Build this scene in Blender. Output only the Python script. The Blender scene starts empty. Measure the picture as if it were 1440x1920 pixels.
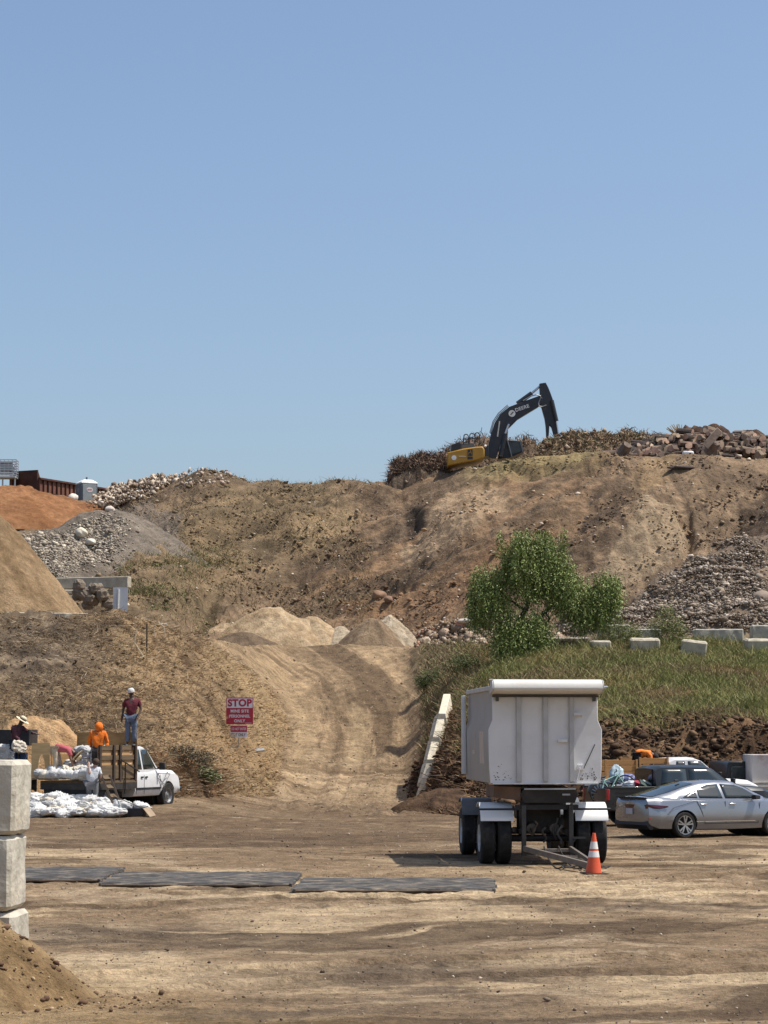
import bpy, bmesh, math, random
import numpy as np
from mathutils import Vector, Matrix, Quaternion
from mathutils.bvhtree import BVHTree
R = math.radians
random.seed(7); rng = np.random.default_rng(7)
scene = bpy.context.scene
COL = scene.collection
# ---------------------------------------------------------------- camera
FPX, HZ, EYE = 4300.0, 422.0, 2.6
PITCH = math.atan(HZ / FPX)
cam_d = bpy.data.cameras.new('camera'); cam = bpy.data.objects.new('camera', cam_d); COL.objects.link(cam)
cam_d.sensor_fit = 'VERTICAL'; cam_d.sensor_height = 36.0; cam_d.lens = 36.0 * FPX / 1920.0
cam_d.clip_start = 0.5; cam_d.clip_end = 9000
cam.location = (0, 0, EYE); cam.rotation_euler = (R(90) + PITCH, 0, 0)
scene.camera = cam
scene.render.resolution_x = 768; scene.render.resolution_y = 1024
# ---------------------------------------------------------------- light
w = bpy.data.worlds.new('World'); scene.world = w; w.use_nodes = True
SUN_AZ = Vector((1.0, -0.06, 0)).normalized(); SUN_EL = R(63)
sky = w.node_tree.nodes.new('ShaderNodeTexSky'); sky.sky_type = 'NISHITA'; sky.sun_disc = False
sky.sun_elevation = SUN_EL; sky.sun_rotation = math.atan2(SUN_AZ.x, SUN_AZ.y)
sky.altitude = 200; sky.air_density = 1.05; sky.dust_density = 2.9; sky.ozone_density = 3.3
bg = w.node_tree.nodes['Background']; bg.inputs['Strength'].default_value = 0.114
w.node_tree.links.new(sky.outputs['Color'], bg.inputs['Color'])
sl = bpy.data.lights.new('sun', 'SUN'); sl.energy = 4.0; sl.angle = R(0.53); sl.color = (1.0, 0.95, 0.87)
so = bpy.data.objects.new('sun', sl); COL.objects.link(so)
sd = Vector((SUN_AZ.x * math.cos(SUN_EL), SUN_AZ.y * math.cos(SUN_EL), math.sin(SUN_EL)))
so.rotation_euler = sd.to_track_quat('Z', 'Y').to_euler()
scene.view_settings.view_transform = 'Standard'; scene.view_settings.look = 'None'
scene.view_settings.exposure = 0.42; scene.view_settings.gamma = 1.0
scene.render.engine = 'CYCLES'; scene.cycles.use_denoising = True; scene.cycles.denoising_prefilter = 'ACCURATE'
scene.cycles.max_bounces = 6

def P(px, py, Y):
    """world point on the ray through photograph pixel (px,py) at ground distance Y"""
    c, s = math.cos(PITCH), math.sin(PITCH)
    u = 960.0 - py
    dy = c * FPX - s * u; dz = s * FPX + c * u
    return Vector(((px - 720.0) * Y / dy, Y, EYE + dz * Y / dy))
def gY(py, z=0.0):
    c, s = math.cos(PITCH), math.sin(PITCH); u = 960.0 - py
    return (z - EYE) / ((s * FPX + c * u) / (c * FPX - s * u))
def proj(x, y, z):
    c, s = math.cos(PITCH), math.sin(PITCH)
    zz = z - EYE
    d = y * c + zz * s; v = -y * s + zz * c
    return 720.0 + FPX * x / d, 960.0 - FPX * v / d
# ---------------------------------------------------------------- noise
_perm = rng.permutation(512).astype(np.int64)
_val = rng.random(512)
def vnoise(x, y, seed=0):
    x = np.asarray(x, float); y = np.asarray(y, float)
    xi = np.floor(x).astype(np.int64); yi = np.floor(y).astype(np.int64)
    fx = x - xi; fy = y - yi
    fx = fx * fx * (3 - 2 * fx); fy = fy * fy * (3 - 2 * fy)
    def h(a, b): return _val[_perm[(_perm[(a + seed * 37) & 511] + b) & 511]]
    return (h(xi, yi) * (1 - fx) + h(xi + 1, yi) * fx) * (1 - fy) + (h(xi, yi + 1) * (1 - fx) + h(xi + 1, yi + 1) * fx) * fy
def fbm(x, y, o=4, seed=0, gain=.5):
    t = 0; a = 1; n = 0
    for i in range(o):
        t = t + a * vnoise(x * 2 ** i + 17.3 * i, y * 2 ** i - 9.1 * i, seed + i); n += a; a *= gain
    return t / n
def ridged(x, y, o=4, seed=0):
    t = 0; a = 1; n = 0
    for i in range(o):
        t = t + a * (1 - np.abs(2 * vnoise(x * 2 ** i + 5.7 * i, y * 2 ** i + 3.1 * i, seed + i) - 1)); n += a; a *= .5
    return t / n
def sstep(a, b, x):
    t = np.clip((x - a) / (b - a), 0, 1); return t * t * (3 - 2 * t)
def inpoly(px, py, poly):
    r = np.zeros(np.shape(px), bool); n = len(poly); j = n - 1
    for i in range(n):
        xi, yi = poly[i]; xj, yj = poly[j]
        if yi != yj:
            r ^= ((yi > py) != (yj > py)) & (px < (xj - xi) * (py - yi) / (yj - yi) + xi)
        j = i
    return r
def pdist(px, py, line):
    d = np.full(np.shape(px), 1e9)
    for (x0, y0), (x1, y1) in zip(line[:-1], line[1:]):
        dx, dy = x1 - x0, y1 - y0
        t = np.clip(((px - x0) * dx + (py - y0) * dy) / (dx * dx + dy * dy), 0, 1)
        d = np.minimum(d, np.hypot(px - x0 - t * dx, py - y0 - t * dy))
    return d
# ---------------------------------------------------------------- materials
def principled(name):
    m = bpy.data.materials.new(name); m.use_nodes = True
    return m, m.node_tree, m.node_tree.nodes['Principled BSDF']
_mats = {}
def mat(name, color, rough=.6, metal=0, var=.12, scale=3.0, bump=0.0, bscale=20., spec=.5, dirt=None, dirt_amt=.4, dscale=1.5, stretch=(1, 1, 1), coat=0, trans=0):
    """flat paint with soft variation, optional dirt patches and bump"""
    if name in _mats: return _mats[name]
    m, nt, b = principled(name); N = nt.nodes; L = nt.links
    tc = N.new('ShaderNodeTexCoord'); mp = N.new('ShaderNodeMapping'); mp.inputs['Scale'].default_value = stretch
    L.new(tc.outputs['Object'], mp.inputs['Vector'])
    nz = N.new('ShaderNodeTexNoise'); nz.inputs['Scale'].default_value = scale; nz.inputs['Detail'].default_value = 5
    L.new(mp.outputs[0], nz.inputs['Vector'])
    rp = N.new('ShaderNodeValToRGB')
    c = Vector(color)
    rp.color_ramp.elements[0].position = .3; rp.color_ramp.elements[1].position = .7
    rp.color_ramp.elements[0].color = (*[max(0, v * (1 - var)) for v in c], 1); rp.color_ramp.elements[1].color = (*[min(1, v * (1 + var)) for v in c], 1)
    L.new(nz.outputs['Fac'], rp.inputs['Fac'])
    out = rp.outputs['Color']
    if dirt is not None:
        n2 = N.new('ShaderNodeTexNoise'); n2.inputs['Scale'].default_value = dscale; n2.inputs['Detail'].default_value = 8; n2.inputs['Roughness'].default_value = .7
        L.new(mp.outputs[0], n2.inputs['Vector'])
        r2 = N.new('ShaderNodeMapRange'); r2.inputs['From Min'].default_value = .5; r2.inputs['From Max'].default_value = .72; r2.inputs['To Max'].default_value = dirt_amt
        L.new(n2.outputs['Fac'], r2.inputs['Value'])
        mx = N.new('ShaderNodeMixRGB'); mx.inputs['Color2'].default_value = (*dirt, 1)
        L.new(r2.outputs[0], mx.inputs['Fac']); L.new(out, mx.inputs['Color1']); out = mx.outputs['Color']
    L.new(out, b.inputs['Base Color'])
    b.inputs['Roughness'].default_value = rough; b.inputs['Metallic'].default_value = metal
    b.inputs['Specular IOR Level'].default_value = spec
    if coat: b.inputs['Coat Weight'].default_value = coat; b.inputs['Coat Roughness'].default_value = .06
    if trans: b.inputs['Transmission Weight'].default_value = trans
    if bump:
        n3 = N.new('ShaderNodeTexNoise'); n3.inputs['Scale'].default_value = bscale; n3.inputs['Detail'].default_value = 6
        L.new(mp.outputs[0], n3.inputs['Vector'])
        bp = N.new('ShaderNodeBump'); bp.inputs['Strength'].default_value = bump; bp.inputs['Distance'].default_value = .03
        L.new(n3.outputs['Fac'], bp.inputs['Height']); L.new(bp.outputs[0], b.inputs['Normal'])
    _mats[name] = m; return m
def attr_mat(name, s1=6., s2=1.2, amt=.5, bump=.6, bdist=.08, rough=1.0, spec=.15):
    """soil, stone or leaf colour carried by the mesh, broken up by noise"""
    if name in _mats: return _mats[name]
    m, nt, b = principled(name); N = nt.nodes; L = nt.links
    at = N.new('ShaderNodeAttribute'); at.attribute_name = 'Col'
    tc = N.new('ShaderNodeTexCoord')
    nz = N.new('ShaderNodeTexNoise'); nz.inputs['Scale'].default_value = s1; nz.inputs['Detail'].default_value = 6; nz.inputs['Roughness'].default_value = .7
    n2 = N.new('ShaderNodeTexNoise'); n2.inputs['Scale'].default_value = s2; n2.inputs['Detail'].default_value = 6; n2.inputs['Roughness'].default_value = .65
    L.new(tc.outputs['Object'], nz.inputs['Vector']); L.new(tc.outputs['Object'], n2.inputs['Vector'])
    ad = N.new('ShaderNodeMath'); ad.operation = 'ADD'; L.new(nz.outputs['Fac'], ad.inputs[0]); L.new(n2.outputs['Fac'], ad.inputs[1])
    mr = N.new('ShaderNodeMapRange'); mr.inputs['From Min'].default_value = .7; mr.inputs['From Max'].default_value = 1.3
    mr.inputs['To Min'].default_value = 1 - amt; mr.inputs['To Max'].default_value = 1 + amt; mr.clamp = True
    L.new(ad.outputs[0], mr.inputs['Value'])
    mx = N.new('ShaderNodeVectorMath'); mx.operation = 'SCALE'
    L.new(at.outputs['Color'], mx.inputs[0]); L.new(mr.outputs[0], mx.inputs['Scale'])
    L.new(mx.outputs[0], b.inputs['Base Color'])
    b.inputs['Roughness'].default_value = rough; b.inputs['Specular IOR Level'].default_value = spec
    if bump:
        bp = N.new('ShaderNodeBump'); bp.inputs['Strength'].default_value = bump; bp.inputs['Distance'].default_value = bdist
        L.new(nz.outputs['Fac'], bp.inputs['Height']); L.new(bp.outputs[0], b.inputs['Normal'])
    _mats[name] = m; return m
# ---------------------------------------------------------------- objects
def tag(o, label=None, cat=None, group=None, kind=None):
    if label: o['label'] = label
    if cat:
        o['category'] = cat; kind = kind or 'thing'
    if group: o['group'] = group
    if kind: o['kind'] = kind
    return o
def thing(name, label, cat, loc=(0, 0, 0), rz=0, group=None, rot=None):
    o = bpy.data.objects.new(name, None); COL.objects.link(o); o.empty_display_size = .2
    o.location = loc; o.rotation_euler = rot if rot else (0, 0, rz)
    return tag(o, label, cat, group)
def link(name, me, m=None, parent=None, smooth=False):
    if m is not None and not me.materials: me.materials.append(m)
    if smooth: me.polygons.foreach_set('use_smooth', np.ones(len(me.polygons), bool))
    o = bpy.data.objects.new(name, me); COL.objects.link(o)
    if parent: o.parent = parent
    return o
def fastmesh(name, V, F, col=None):
    """F: (n,3) or (n,4) int array"""
    V = np.ascontiguousarray(V, np.float32); F = np.ascontiguousarray(F, np.int32)
    me = bpy.data.meshes.new(name); n, k = F.shape
    me.vertices.add(len(V)); me.vertices.foreach_set('co', V.ravel())
    me.loops.add(n * k); me.loops.foreach_set('vertex_index', F.ravel())
    me.polygons.add(n); me.polygons.foreach_set('loop_start', np.arange(0, n * k, k, dtype=np.int32))
    me.update(calc_edges=True)
    if col is not None:
        a = me.color_attributes.new('Col', 'FLOAT_COLOR', 'POINT')
        c = np.ones((len(V), 4), np.float32); c[:, :3] = col; a.data.foreach_set('color', c.ravel())
    return me
class MB:
    def __init__(s): s.v = []; s.f = []; s.mi = []; s.m = 0
    def add(s, vs, fs):
        b = len(s.v); s.v += [tuple(v) for v in vs]; s.f += [tuple(b + i for i in f) for f in fs]; s.mi += [s.m] * len(fs); return s
    def box(s, c, d, rot=None):
        c = Vector(c); x, y, z = d[0] / 2, d[1] / 2, d[2] / 2
        vs = [Vector((i, j, k)) for k in (-z, z) for j in (-y, y) for i in (-x, x)]
        if rot is not None: vs = [rot @ v for v in vs]
        return s.add([v + c for v in vs], [(0, 2, 3, 1), (4, 5, 7, 6), (0, 1, 5, 4), (2, 6, 7, 3), (0, 4, 6, 2), (1, 3, 7, 5)])
    def bar(s, a, b, w, h=None, up=(0, 0, 1)):
        a, b = Vector(a), Vector(b); d = b - a
        h = h or w; z = d.normalized(); u = Vector(up)
        if abs(z.dot(u)) > .98: u = Vector((0, 1, 0))
        x = z.cross(u).normalized(); y = x.cross(z)
        vs = [p + x * i * w / 2 + y * j * h / 2 for p in (a, b) for i, j in ((-1, -1), (1, -1), (1, 1), (-1, 1))]
        return s.add(vs, [(3, 2, 1, 0), (4, 5, 6, 7), (0, 1, 5, 4), (1, 2, 6, 5), (2, 3, 7, 6), (3, 0, 4, 7)])
    def cyl(s, a, b, r0, r1=None, n=12, cap=True):
        a, b = Vector(a), Vector(b); r1 = r0 if r1 is None else r1
        z = (b - a).normalized(); u = Vector((0, 0, 1)) if abs(z.z) < .9 else Vector((1, 0, 0))
        x = z.cross(u).normalized(); y = z.cross(x)
        vs = []
        for p, r in ((a, r0), (b, r1)):
            for i in range(n):
                t = 2 * math.pi * i / n; vs.append(p + (x * math.cos(t) + y * math.sin(t)) * r)
        fs = [(i, (i + 1) % n, n + (i + 1) % n, n + i) for i in range(n)]
        if cap: fs += [tuple(range(n - 1, -1, -1)), tuple(range(n, 2 * n))]
        return s.add(vs, fs)
    def tube(s, pts, r, n=8):
        for a, b in zip(pts[:-1], pts[1:]):
            s.cyl(a, b, r if not callable(r) else r(a), None, n)
        return s
    def lathe(s, prof, n=24, axis='z', c=(0, 0, 0)):
        c = Vector(c); vs = []
        for r, h in prof:
            for i in range(n):
                t = 2 * math.pi * i / n; p = (r * math.cos(t), r * math.sin(t), h)
                if axis == 'y': p = (p[0], p[2], p[1])
                if axis == 'x': p = (p[2], p[0], p[1])
                vs.append(c + Vector(p))
        fs = [(k * n + i, k * n + (i + 1) % n, (k + 1) * n + (i + 1) % n, (k + 1) * n + i) for k in range(len(prof) - 1) for i in range(n)]
        return s.add(vs, fs)
    def prism(s, poly, a, b, fn=None):
        """poly: 2D outline, extruded from a to b; fn(u,v,w)->xyz"""
        fn = fn or (lambda u, v, w: (u, w, v)); n = len(poly)
        vs = [fn(u, v, a) for u, v in poly] + [fn(u, v, b) for u, v in poly]
        return s.add(vs, [tuple(range(n)), tuple(range(2 * n - 1, n - 1, -1))] + [(i, n + i, n + (i + 1) % n, (i + 1) % n) for i in range(n)])
    def loft(s, rings, cap=True):
        n = len(rings[0]); vs = [p for r in rings for p in r]
        fs = [(k * n + i, k * n + (i + 1) % n, (k + 1) * n + (i + 1) % n, (k + 1) * n + i) for k in range(len(rings) - 1) for i in range(n)]
        if cap: fs += [tuple(range(n - 1, -1, -1)), tuple(range((len(rings) - 1) * n, len(rings) * n))]
        return s.add(vs, fs)
    def ball(s, c, r, n=10, m=7):
        r = r if hasattr(r, '__len__') else (r, r, r); vs = []
        for j in range(m + 1):
            a = math.pi * j / m
            for i in range(n):
                t = 2 * math.pi * i / n
                vs.append((c[0] + r[0] * math.sin(a) * math.cos(t), c[1] + r[1] * math.sin(a) * math.sin(t), c[2] + r[2] * math.cos(a)))
        return s.add(vs, [(k * n + i, (k + 1) * n + i, (k + 1) * n + (i + 1) % n, k * n + (i + 1) % n) for k in range(m) for i in range(n)])
    def mesh(s, name, mats=()):
        me = bpy.data.meshes.new(name); me.from_pydata(s.v, [], s.f); me.update()
        bm = bmesh.new(); bm.from_mesh(me); bmesh.ops.recalc_face_normals(bm, faces=bm.faces); bm.to_mesh(me); bm.free()
        for m in mats: me.materials.append(m)
        if len(mats) > 1: me.polygons.foreach_set('material_index', s.mi)
        return me
    def build(s, name, m, parent=None, bevel=0, smooth=False, seg=2):
        mats = m if isinstance(m, (list, tuple)) else [m]
        o = link(name, s.mesh(name, mats), None, parent, smooth or bevel > 0)
        if bevel:
            b = o.modifiers.new('bevel', 'BEVEL'); b.width = bevel; b.segments = seg; b.limit_method = 'ANGLE'; b.angle_limit = R(35)
            b.harden_normals = False
        if smooth or bevel: autosmooth(o)
        return o
def autosmooth(o, ang=38):
    me = o.data; n = len(me.edges)
    # mark sharp edges by angle
    bm = bmesh.new(); bm.from_mesh(me)
    for e in bm.edges: e.smooth = not (len(e.link_faces) == 2 and e.calc_face_angle(0) > R(ang))
    bm.to_mesh(me); bm.free()
def bake(o):
    dg = bpy.context.evaluated_depsgraph_get(); dg.update()
    me = bpy.data.meshes.new_from_object(o.evaluated_get(dg)); o.modifiers.clear(); o.data = me; return o
def text_mesh(body, size, offset=0.0, extrude=0.002, sx=1.0, align='CENTER'):
    cu = bpy.data.curves.new('t', 'FONT'); cu.body = body; cu.size = size; cu.align_x = align; cu.align_y = 'CENTER'
    cu.offset = offset; cu.extrude = extrude; cu.space_character = 1.08
    o = bpy.data.objects.new('t', cu); COL.objects.link(o)
    dg = bpy.context.evaluated_depsgraph_get(); dg.update()
    me = bpy.data.meshes.new_from_object(o.evaluated_get(dg)); bpy.data.objects.remove(o)
    if sx != 1: me.transform(Matrix.Diagonal((sx, 1, 1, 1)))
    return me
def copy_tree(o, parent=None):
    c = o.copy(); COL.objects.link(c); c.parent = parent
    for ch in list(o.children): copy_tree(ch, c)
    return c
# ================================================================ TERRAIN
# each column: photograph column -> nodes (distance, height) from the yard up to the hill crest
def zz(Y, py): return P(720, py, Y).z
CT = {}
def colm(px, *n):
    CT[px] = [(4, 0), (30, 0), (66, 0)] + [(Y, (v if v < 60 else zz(Y, v))) for Y, v in n]
LEFT = [(76, .4), (80, 1.6), (87, 1295), (97, 1152), (122, 8.0), (148, 12.6), (174, 988)]
colm(-260, *LEFT, (198, 946), (212, 24.2)); colm(0, *LEFT, (196, 948), (208, 24.0)); colm(100, *LEFT, (194, 946), (206, 24.0))
colm(190, (76.5, .4), (80, 1.7), (87.5, 1293), (98, 1152), (120, 7.6), (142, 1080), (168, 988), (191, 946), (204, 24.1))
colm(215, (77, .4), (80, 1.8), (88, 1290), (98, 1154), (119, 7.4), (140, 1080), (166, 985), (187, 934), (201, 24.2))
colm(250, (78, .4), (80, 1.9), (88, 1290), (99, 1159), (119, 7.2), (138, 1085), (161, 990), (183, 917), (196, 24))
colm(300, (79, .5), (80.3, 2.0), (89.5, 1300), (102, 1168), (118, 6.9), (136, 1092), (156, 1000), (178, 905), (190, 23))
colm(345, (80, .5), (81.3, 1.9), (91, 1308), (105, 1180), (121, 6.9), (138, 1098), (155, 1000), (174, 892), (186, 23))
colm(372, (81, .5), (82.5, 1.7), (92.5, 1315), (106, 1188), (123, 7), (139, 1105), (154, 1000), (172, 881), (184, 23))
colm(405, (83, .4), (85, 1.4), (94, 1328), (109, 1197), (129, 7.4), (141, 1105), (154, 1000), (171, 882), (183, 22.6))
colm(440, (85, .4), (88.5, 1.3), (98, 1338), (114, 1208), (135, 7.8), (144, 1105), (155, 1000), (170, 892), (182, 22.2))
colm(470, (89, .3), (93, 1.2), (104, 1342), (120, 1212), (138, 8.0), (146, 1108), (155, 1002), (169, 904), (181, 21.8))
colm(540, (94, 1497), (100, 1447), (112, 1350), (128, 1210), (141, 8.0), (147, 1120), (154, 1010), (167, 907), (179, 21.4))
colm(600, (95, 1500), (101, 1447), (112, 1352), (128, 1210), (141, 8.0), (147, 1120), (154, 1010), (166, 906), (178, 21.2))
colm(660, (95, 1500), (101, 1447), (112, 1353), (128, 1211), (140, 8.0), (146, 1120), (153, 1010), (165, 902), (177, 21.1))
colm(760, (95, 1500), (101, 1449), (111, 1356), (127, 1215), (137, 8.0), (143, 1130), (151, 1010), (162, 893), (175, 21.0))
colm(800, (91, 1506), (95, 1456), (107, 1350), (124, 1216), (135, 7.9), (142, 1120), (149, 1002), (160, 888), (173, 21.0))
colm(850, (82, 0), (87, 1432), (99, 1328), (120, 1217), (133, 7.8), (140, 1112), (147, 1000), (159, 880), (172, 20.9))
colm(920, (80, 0), (85, 1.8), (96, 1302), (112, 1212), (131, 7.7), (138, 1102), (146, 982), (157, 865), (170, 20.8))
colm(1040, (79, 0), (84, 1382), (94, 1292), (107, 1206), (129, 7.7), (136, 1110), (144, 982), (154, 851), (168, 20.6))
colm(1140, (79, 0), (83.5, 1366), (94, 1290), (106, 1205), (127, 7.7), (134, 1110), (142, 984), (152, 848), (166, 20.4))
colm(1200, (79, 0), (83.5, 1362), (94, 1290), (106, 1205), (126, 7.7), (133, 1110), (141, 985), (151, 853), (165, 20.2))
for q in (1320, 1440, 1700): colm(q, (79, 0), (83.5, 1362), (94, 1290), (106, 1205), (125, 7.7), (132, 1110), (140, 985), (149, 857), (165, 20.0))
def arr():
    ks = sorted(CT); NB = len(CT[ks[0]])
    A = np.array([[CT[k][i] for i in range(NB)] + [(300, 22), (700, 14), (6000, 5)] for k in ks], float)
    return np.array(ks, float), A
KS, KA = arr()
def build_terrain():
    cols = np.concatenate([np.linspace(-3400, -260, 50, endpoint=False), np.linspace(-260, -20, 60, endpoint=False), np.linspace(-20, 1460, 760, endpoint=False), np.linspace(1460, 1700, 60, endpoint=False), np.linspace(1700, 4800, 50)])
    seg = [30, 230, 60, 45, 70, 95, 20, 65, 75, 75, 20, 14, 8, 8]
    NN = KA.shape[1]
    t = np.concatenate([np.linspace(0, .75, 8, endpoint=False), np.linspace(.75, 1, 170, endpoint=False)] + [np.linspace(i, i + 1, seg[i], endpoint=False) for i in range(1, NN - 1)] + [[NN - 1]])
    Yc = np.stack([np.interp(cols, KS, KA[:, i, 0]) for i in range(NN)]); Zc = np.stack([np.interp(cols, KS, KA[:, i, 1]) for i in range(NN)])
    # smooth across columns
    k = np.hanning(27); k /= k.sum()
    def sm(a):
        return np.stack([np.convolve(np.pad(r, 13, mode='edge'), k, 'valid') for r in a])
    Yc, Zc = sm(Yc), sm(Zc)
    Zc[10] = np.interp(cols, KS, KA[:, 10, 1])
    i0 = np.minimum(t.astype(int), NN - 2); fr = (t - i0)[:, None]
    lY = np.log(Yc)
    Y = np.exp(lY[i0] * (1 - fr) + lY[i0 + 1] * fr); Z = Zc[i0] * (1 - fr) + Zc[i0 + 1] * fr
    # round the rows slightly, except the far ones
    Zs = Z.copy()
    for _ in range(6):
        Zs[1:-1] = .25 * Zs[:-2] + .5 * Zs[1:-1] + .25 * Zs[2:]
    Z = Zs
    X = (cols[None, :] - 720) / (FPX * math.cos(PITCH) - math.sin(PITCH) * (HZ * 0 + 960 - 1200)) * Y
    return X, Y, Z, np.broadcast_to(t[:, None], Y.shape), cols
TX, TY, TZ, TT, TCOLS = build_terrain()
PX0, PY0 = proj(TX, TY, TZ)
wob = (fbm(PX0 / 40, PY0 / 40, 4, 3) - .5)
wpx = PX0 + wob * 34; wpy = PY0 + (fbm(PX0 / 37, PY0 / 37, 4, 9) - .5) * 34
M_yard = sstep(3.25, 2.85, TT)
RAMP = [(505, 1520), (520, 1440), (545, 1360), (500, 1290), (440, 1240), (395, 1212), (385, 1190), (800, 1190), (772, 1235), (790, 1300), (800, 1360), (790, 1420), (765, 1480), (760, 1530)]
M_ramp = (inpoly(wpx * .5 + PX0 * .5, wpy * .5 + PY0 * .5, RAMP) & (TT < 7.0) & (TT > 2.3)).astype(float)
def blur(a, n=3):
    for _ in range(n):
        a = a.copy(); a[1:-1] = .25 * a[:-2] + .5 * a[1:-1] + .25 * a[2:]; a[:, 1:-1] = .25 * a[:, :-2] + .5 * a[:, 1:-1] + .25 * a[:, 2:]
    return a
M_ramp = blur(M_ramp, 4)
M_hill = sstep(7.0, 7.4, TT) * (1 - sstep(10.8, 11.4, TT))
M_lb = (TT > 3.05) & (TT < 7.2) & (PX0 < 640); M_lb = blur(M_lb * (1 - M_ramp), 2)
M_rb = (TT > 3.05) & (TT < 7.2) & (PX0 >= 640); M_rb = blur(M_rb * (1 - M_ramp), 2)
# --- relief
def relief():
    X, Y = TX, TY; H = np.zeros_like(X)
    # yard: shallow ruts and lumps
    H += M_yard * ((fbm(X / 3., Y / .55, 4, 11) - .5) * .05 + (fbm(X * 1.2, Y * 1.2, 4, 12) - .5) * .06 + (ridged(X * 3 + Y, Y * 2, 3, 13) - .6) * .022) * sstep(6, 14, Y)
    for i, (cx, cy, r) in enumerate([(6, 10, 16), (6, 10, 17.9), (-14, 60, 26), (-14, 60, 27.9), (9, 72, 34), (9, 72, 35.8), (-3, 95, 52), (-3, 95, 53.8)]):
        d = np.abs(np.hypot(X - cx, Y - cy) - r + (fbm(X / 6, Y / 6, 2, 77 + i // 2) - .5) * 1.5)
        H += M_yard * (-.035 * sstep(.30, .18, d) + .03 * np.exp(-((d - .36) / .08) ** 2) + .02 * sstep(.25, .15, d) * np.sin(np.arctan2(Y - cy, X - cx) * r * 14))
    rr = pdist(PX0, PY0, [(600, 1230), (680, 1300), (690, 1380), (660, 1500)])
    H += M_ramp * ((fbm((PX0 - np.interp(PY0, [1190, 1212, 1225, 1262, 1310, 1380, 1460, 1530], [300, 350, 385, 450, 508, 540, 515, 480])) / 24, Y / 8, 4, 21) - .5) * .34 + (fbm(X * 1.1, Y * 1.1, 4, 23) - .5) * .22)
    # left bank: clods + combed dry stalks
    H += M_lb * ((fbm(X / 2.2, Y / 2.2, 5, 31) - .5) * 1.0 + (ridged(X * 1.3 + Y * .6, Y * 1.1, 4, 33) - .6) * .34)
    H += M_rb * ((fbm(X / 2.4, Y / 2.4, 5, 41) - .5) * .8 + (ridged(X * 1.4, Y * 1.4, 3, 43) - .6) * .22)
    # soil cut right: deeper clods
    cut = M_rb * sstep(4.25, 4.0, TT)
    H += cut * (ridged(X * 1.1, Y * 1.1 + TZ, 4, 45) - .6) * .55
    # hill: gullies running down to the left, clods
    a = X * .65 - TZ * 1.15; bq = X * 1.0 + TZ * .7
    H += M_hill * ((ridged(a / 5., bq / 17., 5, 51) - .62) * 1.9 + (fbm(X / 3.5, (Y + TZ) / 3.5, 5, 55) - .5) * 1.7 + (ridged(X / 1.1, (Y + TZ) / 1.1, 3, 57) - .6) * .4)
    H *= (1 - .75 * sstep(9.6, 10, TT))
    H += M_hill * sstep(9.6, 10, TT) * (fbm(X / 1.3, Y / 3, 4, 59) - .5) * .7
    # named hollows and spurs
    for (cx, cy, rx, ry, d) in [(398, 1118, 32, 48, -1.7), (372, 1165, 40, 18, -.8), (775, 985, 20, 34, -.45), (1130, 875, 60, 10, .5), (950, 882, 60, 10, -.6), (300, 1003, 30, 10, -.7), (560, 1020, 60, 30, .8), (870, 980, 60, 45, .9), (1230, 1000, 65, 40, 1.0), (745, 1100, 30, 16, -.8), (1285, 1000, 10, 40, -1.0), (340, 1435, 30, 25, -.3), (1220, 1125, 60, 9, -1.0)]:
        H += d * np.exp(-((wpx - cx) / rx) ** 2 - ((wpy - cy) / ry) ** 2) * (1 - M_yard) * (1 - M_ramp)
    return H
TZ = TZ + relief()
PX1, PY1 = proj(TX, TY, TZ)
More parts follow.
